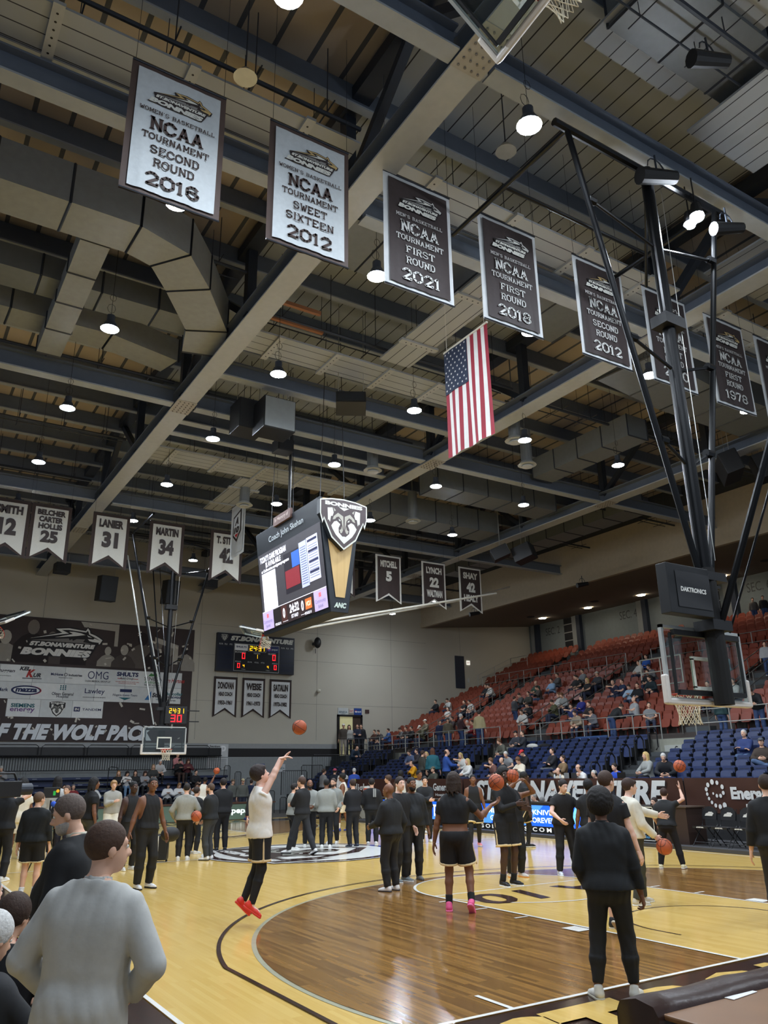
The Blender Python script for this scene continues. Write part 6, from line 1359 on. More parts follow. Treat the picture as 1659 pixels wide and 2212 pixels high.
# ---- seated front row at the left
SEAT = dict(pel=(0, 0, -.42), la=(-.13, .44, .085), ra=(.13, .44, .085), lh=(-.12, .36, .68), rh=(.12, .36, .68), lp=(-1, -.6, -.2), rp=(1, -.6, -.2))
def front(px, dist, deg, label, **kw):
    l = near_loc(px, dist); kw.setdefault('lod', .0125)
    return person(label, l, facing(l, deg), 1.68, **{**SEAT, **kw})
fr1 = front(10, 4.55, 55, 'white-haired person in a black quilted coat sitting at the lower left', hair='mid', hc=(206, 204, 200), top='jacket', tc=(24, 25, 28), wr=.006, fat=1.3, hp=.3, sex='f', collar=(110, 112, 116))
fr2 = front(58, 5.2, 40, 'dark-haired person in black sitting behind the white-haired one', hair='mid', hc=(58, 40, 30), tc=(22, 22, 25), sex='f', wr=.003, hp=.15)
fr3 = front(2, 6.3, 50, 'grey-haired person sitting at the left edge beyond the dark-haired one', hair='short', hc=(150, 146, 142), tc=(120, 30, 34), skin='P')

# ================================================================ spectators
POSES = dict(
    knees=dict(),
    fold=dict(lh=(.08, .22, .78), rh=(-.08, .24, .74), lp=(-1, .1, -.6), rp=(1, .1, -.6), lean=-.12),
    phone=dict(lh=(-.05, .28, .84), rh=(.05, .28, .84), hp=.45, lean=.1),
    lean=dict(lean=.42, lh=(-.12, .42, .62), rh=(.12, .42, .62), hp=-.1),
    chin=dict(lean=.25, lh=(-.08, .3, .62), rh=(.05, .24, 1.0), hy=.3),
    legx=dict(ra=(-.16, .36, .5), lean=-.15, lh=(-.1, .3, .74), rh=(.1, .25, .74), rk=(1, .6, .6)),
)
SH = .03
def seated(label, px, py, kind, pose='knees', c=(60, 60, 64), h='short', hc=(60, 44, 36), b=(40, 44, 60), sex='m', sk='L', tilt=0, cap=None, top='long', fat=1.0, lod=None, **kw):
    rows = {'r': [(x + .42, z) for x, z in RED], 'b': [(x + .42, z) for x, z in BLUE]}.get(kind)
    best = None
    if kind == 'e':                                    # end bleachers
        for k in range(7):
            y = 36.0 + k * .62 - .22; p = at(px, py, 'Y', y); e = abs(p.z - (.35 + .31 * k + 1.24))
            if best is None or e < best[0]: best = (e, k, p)
        e, k, p = best; loc = (p.x, p.y + .0, .35 + .31 * k); hd_ = math.pi
    else:
        for k, (x, z) in enumerate(rows):
            p = at(px, py, 'X', x); e = abs(p.z - (z + 1.2))
            if best is None or e < best[0]: best = (e, k, p)
        e, k, p = best; loc = (p.x - .06, p.y, rows[k][1]); hd_ = math.pi / 2; OCC.append((kind, k, p.y))
    dist = (V(loc) - CAM).dot(FWD); lod = lod or (.018 if dist < 23 else .024 if dist < 30 else .03)
    P_ = {**SEAT, **POSES[pose]}
    return person(label, loc, hd_ + tilt, 1.75, lod, sk, None, hair=h, hc=hc, top=top, tc=c, bot='jeans', bc=b, sex=sex, cap=cap, fat=fat, shoe=(60, 60, 60) if sex == 'm' else (220, 220, 220), key='%s%s%s%.3f' % (pose, sex, h, lod) if not kw else None, **{**P_, **kw})
def standing(label, px, py, x, z, deg, c=(60, 60, 64), h='short', hc=(60, 44, 36), b=(40, 44, 60), sex='m', sk='L', cap=None, top='long', ax='X', H=None, **kw):
    """py is the head top"""
    p = at(px, py, ax, x); hgt = H or max(1.5, min(1.95, p.z - z)); dist = (p - CAM).dot(FWD)
    lod = .018 if dist < 23 else .026
    return person(label, (p.x, p.y, z), facing(p, deg), hgt, lod, sk, None, hair=h, hc=hc, top=top, tc=c, bot='jeans', bc=b, sex=sex, cap=cap, **kw)
W_ = (206, 204, 198); DK = (30, 32, 38); NV = (30, 38, 70)
B_ = dict
for a in (
    ('person in dark navy sitting high on the left end of the red seats', 943, 1516, 'r', 'knees', DK),
    ('person in a black vest with white sleeves, left of the red seat aisle', 971, 1513, 'r', 'phone', (190, 190, 186)),
    ('person in a white T-shirt lounging on the red seats below the vest wearer', 968, 1529, 'r', 'fold', W_),
    ('person in a dark T-shirt sitting in the middle of the left red block', 1003, 1517, 'r', 'fold', (26, 26, 32)),
    ('person in a white hooded top beside the dark T-shirt in the left red block', 1023, 1516, 'r', 'lean', W_),
    ('person in black sitting high up near the upper blue door', 1052, 1484, 'r', 'knees', DK),
    ('person in a white shirt sitting high up near the upper blue door', 1065, 1482, 'r', 'lean', W_),
    ('person in a white cap and tan camouflage jacket behind the front rail', 921, 1563, 'r', 'knees', (126, 116, 92)),
    ('person in a green camouflage jacket next to the white cap', 912, 1567, 'r', 'phone', (84, 82, 62)),
    ('white-bearded person in a pale shirt behind the rail', 1011, 1557, 'r', 'knees', (180, 176, 168)),
    ('person in a red vest sitting behind the rail', 1022, 1556, 'r', 'knees', (140, 40, 44)),
    ('young person in dark sitting behind the rail between the standing ones', 979, 1558, 'r', 'knees', (50, 40, 40)),
    ('person in grey holding up a sheet of paper in the red seats', 1128, 1504, 'r', 'phone', (70, 70, 70)),
    ('person in dark camouflage beside the raised sheet of paper', 1143, 1494, 'r', 'knees', (56, 54, 46)),
    ('bald bearded person in a dark green top in the red seats', 1160, 1477, 'r', 'knees', (54, 76, 62)),
    ('person in a brown top and jeans right of the dark green top', 1166, 1488, 'r', 'phone', (66, 56, 50)),
    ('person in a grey top leaning back below the raised sheet of paper', 1138, 1518, 'r', 'fold', (112, 112, 112)),
    ('small person in a white top on the red seats by the aisle', 1134, 1535, 'r', 'lean', W_),
    ('person in a black top bending over a phone by the aisle', 1144, 1526, 'r', 'phone', (30, 30, 32)),
    ('person in a pale blue top on the upper red seats', 1193, 1468, 'r', 'knees', (130, 160, 190)),
    ('person in a dark grey top beside the pale blue one on the upper red seats', 1206, 1461, 'r', 'knees', (80, 78, 78)),
    ('person in a white blouse right of the aisle rail', 1210, 1504, 'r', 'knees', W_),
    ('person in a grey hooded jacket next to the white blouse', 1223, 1499, 'r', 'lean', (150, 152, 150)),
    ('person in a green camouflage jacket by the aisle rail', 1199, 1516, 'r', 'phone', (84, 84, 56)),
    ('person in a black top with white sleeves in the block above the aisle', 1245, 1464, 'r', 'knees', (36, 36, 38)),
    ('person in a grey sweater sitting highest above the aisle', 1260, 1447, 'r', 'knees', (128, 130, 132)),
    ('person in a black printed T-shirt below the grey sweater', 1257, 1466, 'r', 'lean', (24, 24, 26)),
    ('blond person in black right of the printed T-shirt', 1270, 1468, 'r', 'knees', (30, 30, 34)),
    ('person in a royal blue sweatshirt near the aisle', 1256, 1515, 'r', 'fold', (44, 50, 130)),
    ('person in navy with one white sleeve left of the royal blue sweatshirt', 1239, 1523, 'r', 'chin', (50, 60, 110)),
    ('person in a dark brown printed sweatshirt right of the royal blue one', 1274, 1516, 'r', 'knees', (48, 38, 36)),
    ('person in a tan sweatshirt leaning on the front rail', 1252, 1543, 'r', 'lean', (156, 140, 120)),
    ('person in a dark cap and grey jacket behind the front rail', 1284, 1545, 'r', 'chin', (104, 106, 112)),
    ('person in a pale cap and dark shirt beside the tall rail', 1292, 1458, 'r', 'knees', (58, 60, 66)),
    ('bald person in navy resting chin on hand', 1331, 1477, 'r', 'chin', (34, 36, 60)),
    ('person in a dark blue T-shirt beside the chin-resting one', 1344, 1479, 'r', 'fold', (40, 56, 86)),
    ('person in a light blue shirt in the middle red block', 1363, 1487, 'r', 'phone', (156, 178, 200)),
    ('person in black next to the light blue shirt', 1379, 1483, 'r', 'knees', (24, 26, 30)),
    ('person in a black jacket over a white shirt left of the near backboard', 1401, 1457, 'r', 'knees', (30, 32, 36)),
    ('person in dark teal left of the near backboard', 1411, 1466, 'r', 'lean', (28, 44, 50)),
    ('person in a bright blue shirt high beside the near backboard', 1396, 1424, 'r', 'fold', (50, 96, 180)),
    ('person in a white top next to the bright blue shirt', 1382, 1434, 'r', 'knees', W_),
    ('person in a grey top half behind the near backboard', 1411, 1434, 'r', 'lean', (120, 120, 122)),
    ('large bald person in a grey T-shirt sitting with legs stretched', 1370, 1518, 'r', 'fold', (160, 162, 164)),
    ('dark-haired person in a grey T-shirt turned toward the neighbour', 1403, 1518, 'r', 'knees', (128, 130, 132)),
    ('person in a pale blue shirt at the right beyond the near backboard', 1567, 1413, 'r', 'phone', (120, 160, 170)),
    ('person in a dark jacket seen through the near backboard', 1531, 1482, 'r', 'knees', (52, 46, 44)),
    ('person in black with white sleeves seen through the right side of the backboard', 1586, 1478, 'r', 'knees', (196, 194, 190)),
    ('person in brown sitting by the rail near the entrance', 811, 1583, 'r', 'knees', (92, 60, 50)),
    ('person in dark grey sitting by the rail near the entrance', 826, 1584, 'r', 'lean', (70, 66, 66)),
    ('person in a blue jacket sitting by the rail near the entrance', 841, 1581, 'r', 'knees', (50, 84, 140)),
    ('person in a grey shirt reading behind the left rail', 870, 1580, 'r', 'phone', (96, 98, 100)),
    ('person in dark brown behind the left rail', 879, 1581, 'r', 'knees', (60, 48, 46)),
    ('person in black at the end of the left rail group', 891, 1578, 'r', 'knees', (24, 24, 26)),
    # blue seats
    ('person in faded denim stretching over the blue seats', 893, 1627, 'b', 'lean', (90, 104, 136)),
    ('dark-haired person beside the denim jacket', 903, 1627, 'b', 'knees', (60, 56, 60)),
    ('bald person in a bright yellow top in the blue seats', 897, 1644, 'b', 'phone', (240, 170, 30)),
    ('person in a camouflage cap sitting low behind the brown banner', 939, 1667, 'b', 'knees', (72, 72, 62)),
    ('person in a white shirt resting chin beside a blond person', 1003, 1635, 'b', 'chin', W_),
    ('long-haired blond person in a white jacket', 1013, 1640, 'b', 'knees', (222, 220, 214)),
    ('curly-haired person in a plaid shirt with a drink', 1071, 1638, 'b', 'chin', (110, 74, 66)),
    ('bald person in a black jacket over a white shirt in the blue seats', 1087, 1637, 'b', 'knees', (28, 30, 34)),
    ('grey-haired person in a grey printed T-shirt in the blue seats', 1103, 1632, 'b', 'lean', (140, 142, 144)),
    ('person in a cream top looking at a phone', 1126, 1637, 'b', 'phone', (224, 214, 192)),
    ('person in a red cap and black hooded top looking at a phone', 1137, 1632, 'b', 'phone', (22, 22, 24)),
    ('person in a black top and grey trousers sitting with folded arms', 1193, 1625, 'b', 'fold', (30, 30, 36)),
    ('person in a brown tweed blazer with crossed legs', 1214, 1632, 'b', 'legx', (120, 96, 66)),
    ('person in an olive top on the upper blue row', 1091, 1598, 'b', 'lean', (92, 92, 82)),
    ('person in a black cap and dark shirt on the upper blue row', 1117, 1590, 'b', 'knees', (58, 60, 68)),
    ('person in dark grey at the right of the upper blue row trio', 1129, 1590, 'b', 'fold', (50, 52, 58)),
    ('long-haired blond person in a grey sweatshirt and black leggings', 1398, 1628, 'b', 'knees', (146, 148, 144)),
    ('grey-haired person in a black hooded top and jeans holding papers', 1437, 1626, 'b', 'lean', (26, 28, 34)),
    ('white-haired person in a blue sweater and jeans with folded arms', 1609, 1593, 'b', 'fold', (44, 60, 110)),
    ('person in a grey cap and brown printed hooded top', 1645, 1598, 'b', 'legx', (58, 46, 38)),
):
    lb, px, py, kd, po, c = a
    h = 'short'; hc = (64, 48, 38); sex = 'm'; cap = None; bt = (44, 50, 72); ft = 1.0; sk = 'L'; top = 'long'; tl = rnd.uniform(-.3, .3); sp = {}
    if 'bald' in lb: h = 'bald'
    if 'white-haired' in lb or 'grey-haired' in lb or 'white-bearded' in lb: hc = (200, 198, 194)
    if 'blond' in lb: h = 'long'; hc = (206, 176, 116); sex = 'f'
    if 'blouse' in lb or 'cream' in lb or 'curly' in lb or 'olive' in lb: sex = 'f'; h = 'mid'; hc = (110, 76, 50)
    if 'pale cap' in lb or 'white cap' in lb: cap = (216, 212, 200)
    elif 'red cap' in lb: cap = (200, 40, 48)
    elif 'grey cap' in lb: cap = (84, 88, 94)
    elif 'camouflage cap' in lb: cap = (104, 102, 84)
    elif 'cap' in lb: cap = (34, 34, 38)
    if 'T-shirt' in lb: top = 'short'
    if 'large' in lb: ft = 1.3
    if 'black leggings' in lb: bt = (18, 18, 20)
    if 'grey trousers' in lb: bt = (92, 94, 98)
    if 'jeans' in lb or 'brown printed hooded' in lb: bt = (74, 96, 130)
    if 'tweed' in lb: bt = (70, 62, 48)
    if po == 'chin' and 'Neigh' in lb: pass
    if 'turned toward' in lb: tl = .7
    if 'olive' in lb: tl = -.1
    if 'grey hooded top' in lb: tl = .3
    if py > 1585 and kd == 'b' and px > 1390: tl = {1398: -.25, 1437: .55, 1609: .25, 1645: .45}[px]
    seated(lb, px, py, kd, po, c, h, hc, bt, sex, sk, tl, cap, top, ft)
E1 = [
    ('long-haired person in black on the end bleachers, leftmost of the row of five', 257, 1664, 'knees', (22, 22, 24), 'long', (150, 110, 70), 'f', (24, 24, 26)),
    ('person in a white hooded jacket and jeans on the end bleachers', 274, 1663, 'phone', (210, 206, 200), 'long', (34, 26, 24), 'f', (110, 140, 170)),
    ('person in a dark printed top and grey leggings on the end bleachers', 293, 1663, 'knees', (34, 34, 34), 'long', (50, 34, 28), 'f', (150, 152, 152)),
    ('person in a light grey top with long dark hair on the end bleachers', 313, 1664, 'phone', (150, 150, 152), 'long', (60, 40, 34), 'f', (20, 20, 22)),
    ('person in a charcoal top, rightmost of the row of five on the end bleachers', 331, 1661, 'knees', (56, 56, 54), 'long', (140, 116, 84), 'f', (24, 24, 26)),
    ('person in a white hooded top bent forward under the far hoop', 345, 1640, 'lean', (196, 196, 194), 'short', (200, 200, 200), 'm', (16, 16, 18)),
    ('person in a pink sweatshirt on the top bleacher row', 383, 1636, 'knees', (196, 130, 130), 'short', (40, 30, 28), 'm', (50, 70, 90)),
    ('person in a black hooded top and brown trousers on the bleachers', 386, 1645, 'phone', (20, 20, 22), 'short', (30, 24, 22), 'm', (66, 46, 38)),
    ('person in a maroon top on the bleachers by the aisle rails', 406, 1641, 'phone', (86, 36, 40), 'long', (80, 50, 38), 'f', (26, 24, 26)),
    ('bearded person in a black jacket at the end of the bleachers', 423, 1668, 'knees', (22, 22, 26), 'short', (26, 22, 22), 'm', (26, 26, 30)),
    ('dark-haired person in a white T-shirt looking at a phone on the low bleachers', 363, 1692, 'phone', (222, 222, 220), 'long', (26, 20, 20), 'f', (26, 26, 30)),
    ('blond person in a white T-shirt on the low bleachers', 386, 1697, 'phone', (222, 222, 220), 'long', (150, 110, 70), 'f', (26, 26, 30)),
    ('person with a hair bun behind the grey pullover on the low bleachers', 403, 1690, 'knees', (120, 110, 96), 'bun', (120, 90, 60), 'f', (26, 26, 30)),
    ('person in a white top behind the reaching player on the low bleachers', 423, 1695, 'phone', (214, 214, 214), 'long', (60, 40, 30), 'f', (26, 26, 30)),
    ('person in a grey top on the bleachers at the left edge', 4, 1656, 'phone', (140, 140, 140), 'short', (170, 166, 160), 'm', (26, 26, 30)),
    ('person in a white cap crouching low on the bleachers beside the blond grey-hooded one', 202, 1717, 'knees', (220, 220, 216), 'short', (60, 50, 40), 'm', (26, 26, 30)),
    ('dark-haired person with a beard on the bleachers behind the camera monitor', 139, 1701, 'knees', (30, 34, 44), 'short', (26, 20, 20), 'm', (26, 26, 30)),
    ('person in a red top on the bleachers right of the camera monitor', 158, 1705, 'knees', (130, 40, 44), 'short', (120, 110, 104), 'm', (26, 26, 30)),
]
for lb, px, py, po, c, h, hc, sex, bt in E1:
    seated(lb, px, py, 'e', po, c, h, hc, bt, sex, 'L', rnd.uniform(-.25, .25), (226, 226, 224) if 'white cap' in lb else None)
# standing spectators
for a in (
    ('person in a navy jacket over a white shirt standing at the front rail', 950, 1556, 16.3, 3.1, 165, NV),
    ('person in a camouflage vest and black cap standing at the front rail', 967, 1551, 16.3, 3.1, 175, (92, 84, 68)),
    ('white-haired person in a maroon and black vest standing sideways at the rail', 994, 1542, 16.4, 3.1, 70, (56, 30, 34)),
    ('person in a tan jacket standing with back turned at the rail', 1034, 1534, 16.5, 3.1, 20, (178, 164, 124)),
    ('person in a black jacket bending over the front rail', 1320, 1531, 16.45, 3.1, 60, (28, 30, 32)),
    ('person in dark grey standing in the aisle reading', 1110, 1504, 18.9, 4.2, 60, (62, 64, 68)),
    ('person in a grey sweatshirt standing at the right edge of the red seats', 1655, 1417, 22.0, 5.7, 175, (168, 168, 170)),
    ('person in a black jacket leaning on the rail behind the near backboard', 1634, 1506, 16.4, 3.1, 200, (20, 22, 26)),
    ('person in dark teal with a red bag standing behind the near hoop', 1556, 1528, 16.5, 3.1, 30, (24, 54, 56)),
    ('person in a grey coat high up at the right edge under the soffit', 1628, 1312, 30.6, 9.6, 170, (92, 88, 86)),
    ('person in black high up at the right edge under the soffit', 1650, 1308, 30.6, 9.6, 170, (24, 24, 26)),
    ('bald person in a navy jacket leaning on the stair rail', 762, 1621, 13.5, 1.9, 150, (40, 56, 74)),
    ('white-haired person in a bright blue jacket standing by the blue seats', 765, 1640, 10.45, .3, 10, (50, 84, 180)),
    ('dark-haired person in a white blouse with a shoulder bag by the stairs', 741, 1634, 10.45, .3, 160, (226, 222, 216)),
    ('person in grey standing by the stair rails, leftmost of four', 699, 1645, 10.4, .3, 60, (140, 140, 140)),
    ('person in a black jacket and pink cap by the stair rails', 723, 1640, 10.4, .3, 20, (30, 36, 48)),
    ('person in a dark olive suit standing in the blue seats', 912, 1621, 11.6, 1.1, 60, (64, 64, 58)),
    ('blond person standing behind the olive suit', 921, 1624, 11.9, 1.1, 200, (200, 196, 186)),
    ('person with long brown hair in a teal coat standing with back turned', 934, 1616, 11.4, 1.1, 8, (28, 92, 104)),
    ('balding person in a black vest with blue sleeves gesturing', 963, 1617, 11.2, 1.0, 80, (40, 76, 150)),
):
    lb, px, py, x, z, dg, c = a; kw = {}
    h = 'short'; hc = (70, 52, 42); sex = 'm'; cap = None; bt = (50, 70, 110) if 'jeans' in lb or x > 16 else (34, 36, 44)
    if 'bald ' in lb or 'balding' in lb: h = 'bald'
    if 'white-haired' in lb: hc = (206, 204, 200)
    if 'blond' in lb: h = 'long'; hc = (206, 176, 120); sex = 'f'
    if 'long brown' in lb: h = 'long'; hc = (92, 58, 40); sex = 'f'
    if 'blouse' in lb: sex = 'f'; hc = (30, 26, 26)
    if 'black cap' in lb: cap = (24, 24, 26)
    if 'pink cap' in lb: cap = (210, 80, 110)
    if 'tan jacket' in lb: cap = (60, 52, 50)
    if 'bending' in lb or 'leaning' in lb: kw = dict(lean=.75, lh=(-.15, .55, 1.0), rh=(.15, .55, 1.0), H=1.8)
    if 'reading' in lb: kw = dict(FRONT)
    if 'gesturing' in lb: kw = dict(rh=(.15, .4, 1.15))
    if 'vest standing sideways' in lb: kw = dict(FRONT)
    standing(lb, px, py, x, z, dg, c, h, hc, bt, sex, 'L', cap, **kw)
for lb, px, py, c, x, dg, kw in (
    ('person in a brown sweater and white cap standing in the entrance', 742, 1559, (74, 66, 58), YW - .7, 175, dict(cap=(226, 222, 214), b=(150, 140, 130))),
    ('person in a grey top standing in the entrance', 754, 1566, (170, 168, 162), YW - .8, 175, dict(h='long', sex='f', b=(26, 26, 28))),
    ('person in navy with folded arms beside the entrance', 772, 1561, (30, 36, 56), YW - 1.0, 185, dict(CROSS, b=(24, 26, 34))),
    ('person in a black printed top at the right of the entrance group', 780, 1564, (22, 24, 30), YW - 1.1, 190, dict(b=(24, 26, 34)))):
    standing(lb, px, py, x, 3.05, dg, c, ax='Y', **kw)
for lb, px, py, c, y, dg, kw in (
    ('person in a grey uniform and brimmed hat left of the pair by the corner', 503, 1683, (96, 98, 92), 33.4, 150, dict(cap=(110, 96, 80))),
    ('person in a grey uniform and pale campaign hat by the corner', 525, 1682, (96, 98, 92), 33.2, 170, dict(cap=(206, 190, 150))),
    ('person in a navy suit by the corner behind the jumping player', 543, 1684, (34, 44, 74), 33.6, 20, {}),
    ('grey-haired person in a dark jacket near the corner behind the huddle', 653, 1672, (60, 60, 64), 33.0, 180, dict(hc=(200, 198, 194)))):
    standing(lb, px, py, y, 0, dg, c, ax='Y', **kw)
# seated officials behind the tables
def desk(lb, px, py, x, c, ax='X', zseat=0, head=math.pi / 2, **kw):
    p = at(px, py, ax, x); P_ = {**SEAT, **POSES['lean'], 'lean': .2}; P_.update(kw)
    person(lb, (p.x, p.y, p.z - 1.22), head, 1.75, .018, tc=c, bot='jeans', bc=(40, 40, 48), **P_)
desk('person in a cream shirt with a headset at the broadcast table', 1213, 1664, 10.75, (206, 196, 176), hair='bald', hc=(180, 176, 170), headset=True)
desk('bald person in a white shirt with a headset at the broadcast table', 1256, 1657, 10.75, (214, 212, 208), hair='bald', headset=True, rh=(.03, .25, 1.0), glasses=True)
desk('grey-haired person in a white shirt with a headset at the broadcast table', 1290, 1670, 10.75, (206, 208, 208), hair='short', hc=(190, 188, 184), headset=True, glasses=True)
desk('person in a bright blue polo shirt behind a laptop', 1334, 1655, 10.75, (36, 76, 190), hair='short', hc=(40, 30, 26))
desk('person in a white shirt seated at the scorer table by the black poster', 1421, 1730, 9.25, (220, 216, 208), hair='short', hc=(50, 38, 34))
desk('grey-haired person bent over the scorer table', 1182, 1725, 9.3, (120, 122, 126), hair='short', hc=(120, 118, 116), hp=.6)
desk('blond person seated at the scorer table behind the leaning polo shirt', 1233, 1720, 9.3, (60, 58, 60), hair='mid', hc=(206, 186, 140), sex='f')
desk('person in white seated at the scorer table left of the grey-haired one', 1160, 1720, 9.3, (214, 214, 210), hair='short', hc=(150, 146, 140))
# ================================================================ seats (after the people, so that nobody sits in a folded seat)
def occupied(kind, k, y, w_=.3): return any(a == kind and b_ == k and abs(y - c_) < w_ for a, b_, c_ in OCC)
AIS = (4.6, 14.2, 23.9, 33.0)
def ok(y, half=.62): return all(abs(y - a) > half + .24 for a in AIS)
blues = []
for k, (x, z) in enumerate(BLUE):
    y = 2.2
    while y < 37.5:
        if ok(y): blues.append((k, x, y, z))
        y += .535
reds = []
for k, (x, z) in enumerate(RED):
    if k == 10: continue
    y = 6.0
    while y < 38.9:
        if ok(y, .6): reds.append((k, x, y, z))
        y += .53
def vis(p, mx=1700):
    d = V(p) - CAM; f = d.dot(FWD); px = 829.5 + FPX * d.dot(RGT) / f
    return px < mx
blues = [q for q in blues if vis((q[1], q[2], q[3] + .6))]; reds = [q for q in reds if vis((q[1], q[2], q[3] + .6))]
blues.sort(key=lambda q: (V((q[1], q[2], q[3])) - CAM).length); reds.sort(key=lambda q: (V((q[1], q[2], q[3])) - CAM).length)
def block(y): return ['near side of aisle C', 'between aisle C and the middle aisle', 'between the middle and far aisles', 'beyond the far aisle'][sum(y > a for a in AIS[1:])]
def ordin(rows):
    cnt = {}; out = {}
    for k, y in sorted(set((q[0], q[2]) for q in rows)):
        kk = (k, block(y)); cnt[kk] = cnt.get(kk, 0) + 1; out[(k, y)] = ORD[cnt[kk] - 1]
    return out
OB = ordin(blues); OR = ordin(reds)
LB = 'folded navy blue stadium seat'; LBO = 'occupied navy blue stadium seat'
fu = fo = True
rest = MB()
for i, (k, x, y, z) in enumerate(blues):
    oc = occupied('b', k, y, .29)
    if i < 290:
        src, un = (bso, fo) if oc else (bs, fu)
        if un:
            o = src
            if oc: fo = False
            else: fu = False
        else: o = copy_tree(src)
        o.location = (x + .35, y, z); tag(o, '%s, %s row, %s %s' % (LBO if oc else LB, ORD[k], OB[(k, y)], block(y)), 'seat', 'navy blue seats in use' if oc else 'folded navy blue seats')
    else:
        f = Fr((x + .65, y, z + .62), (0, -1, 0), V((.16, 0, 1))); rest.prism(f, rrect(.46, .46, .05, 1), -.02, .03, bluem); rest.box((x + .33, y - .22, z + .35), (x + .5, y + .22, z + .62), bluem)
if fo: bso['label'] = LBO; bso['category'] = 'seat'
if rest.f: tag(rest.build('blue_seat_rows'), 'farther navy blue stadium seats in the lower rows', 'seats', None, 'stuff')
proto = seat_mesh_red().build('red_seat'); protoo = seat_mesh_red(None, True).build('red_seat'); fu = fo = True; rest = MB()
for i, (k, x, y, z) in enumerate(reds):
    oc = occupied('r', k, y, .28)
    if i < 295:
        src = protoo if oc else proto
        if (fo if oc else fu):
            o = src
            if oc: fo = False
            else: fu = False
        else: o = src.copy(); C.objects.link(o)
        o.location = (x + .33, y, z)
        tag(o, '%s red plastic seat, %s row, %s %s' % ('occupied' if oc else 'empty', ORD[k], OR[(k, y)], block(y)), 'seat', 'red seats in use' if oc else 'empty red seats')
    else: seat_mesh_red(rest, oc, (x + .33, y, z))
if fo: bpy.data.objects.remove(protoo)
tag(rest.build('red_seat_rows'), 'higher and farther rows of red plastic stadium seats', 'seats', None, 'stuff')
# ---------------------------------------------------------------- rails
def railing(label, pts, h=1.0, n=3, post=1.6, r=.022, lift=0, mt=None, name='railing'):
    b = MB(); mt = mt or K['rail']
    o = empty(name, label, 'railing', pts[0]); base = V(pts[0])
    for j in range(n): zz = h * (j + 1) / n; b.tube([V(p) - base + V((0, 0, zz)) for p in pts], r, 6)
    b.build('rail_bar', mt, o); b = MB()
    for a, c in zip(pts[:-1], pts[1:]):
        a = V(a) - base; c = V(c) - base; L = (c - a).length; k = max(1, round(L / post))
        for t in range(k + 1): p = a.lerp(c, t / k); b.bar(p, p + V((0, 0, h)), r * 1.1, 6)
    b.build('rail_post', mt, o); return o
railing('long pale tube railing in front of the red seats, right stretch', [(15.85, 3, 3.1), (15.85, 13.4, 3.1)], .98, 2, 1.45)
railing('long pale tube railing in front of the red seats, middle stretch', [(15.85, 15, 3.1), (15.85, 23.2, 3.1)], .98, 2, 1.45)
railing('long pale tube railing in front of the red seats, far stretch', [(15.85, 24.7, 3.1), (15.85, 37.4, 3.1)], .98, 2, 1.45)
for ya, lb in ((14.2, 'near the backboard'), (23.9, 'left of the backboard'), (33.0, 'by the entrance')):
    for s in (-1, 1):
        railing('sloping tube handrail along the red seat aisle %s, %s side' % (lb, 'far' if s > 0 else 'near'), [(16.9, ya + s * .62, 3.3), (25.2, ya + s * .62, 7.15)], .95, 2, 1.7, .02, mt=mat((120, 118, 112), .4, .5))
railing('tube railing along the upper cross aisle of the red seats, right stretch', [(25.4, 6, 7.3), (25.4, 22.8, 7.3)], 1.0, 2, 1.5, .02)
railing('tube railing along the upper cross aisle of the red seats, far stretch', [(25.4, 24.6, 7.3), (25.4, 37.6, 7.3)], 1.0, 2, 1.5, .02)
railing('boxed tube railing in the middle of the red seats', [(21.4, 20.3, 5.2), (21.4, 17.9, 5.2)], 1.9, 3, 1.2, .03, mt=mat((206, 204, 190), .4, .3))
railing('upper stair railing against the end wall by the blue door', [(26, 38.8, 7.5), (29.2, 38.8, 8.9), (29.2, 37.0, 8.9)], 1.1, 3, 1.4, .02)
# black stair rails of the lower stand
def blackrail(x, y, z, lb, w_=.5, h=1.05):
    o = empty('aisle_handrail', lb, 'railing', (x, y, z)); b = MB()
    pts = [(-w_ / 2, 0, 0), (-w_ / 2, 0, h - .15), (-w_ / 2 + .12, 0, h), (w_ / 2 - .12, 0, h), (w_ / 2, 0, h - .15), (w_ / 2, 0, .35), (w_ / 2 - .12, 0, .25)]
    b.tube(pts, .028, 7); b.build('loop_tube', K['black'], o)
wn = ['front row', 'second row', 'third row', 'fourth row', 'fifth row', 'top row']
for ya, lb in ((14.2, 'aisle C'), (23.9, 'the middle aisle'), (33.0, 'the far aisle')):
    for k in range(0, 6):
        blackrail(BLUE[k][0] + .35, ya + .72, BLUE[k][1], 'black looped handrail at %s, %s of blue seats' % (lb, wn[k]))
aisle_m = mat((74, 78, 80), .8)
for st, R_, d_, h_, wd in ((stand_b, BLUE, .4, .15, .6), (stand_r, RED, .42, .2, .55)):
    for ya in AIS[1:]:
        b = MB()
        for k, (x, z) in enumerate(R_): b.box((x, ya - wd, z - .005), (x + d_, ya + wd, z + h_))
        b.build('aisle_step_flight', aisle_m, st)
b = MB(); b.box((15.6, 13.75, 2.6), (15.66, 14.75, 2.85), mat((176, 178, 170))); o = b.build('aisle_sign'); tag(o, 'pale aisle sign with the letter C at the top of the blue seats', 'sign')
t = MB(); t.text(Fr((15.595, 14.2, 2.72), (0, -1, 0), (0, 0, 1)), 'C', 0, 0, .14, .18, .003, K['black']); t.build('lettering', None, o)
b = MB(); b.box((15.6, 17.6, 3.12), (15.66, 19.4, 3.36), mat((54, 84, 130))); o = b.build('reserved_sign'); tag(o, 'small blue sign board below the front rail', 'sign')
t = MB(); t.text(Fr((15.595, 18.5, 3.24), (0, -1, 0), (0, 0, 1)), 'SEATING IS RESERVED SEATING', 0, 0, 1.5, .08, .003, K['white']); t.build('lettering', None, o)
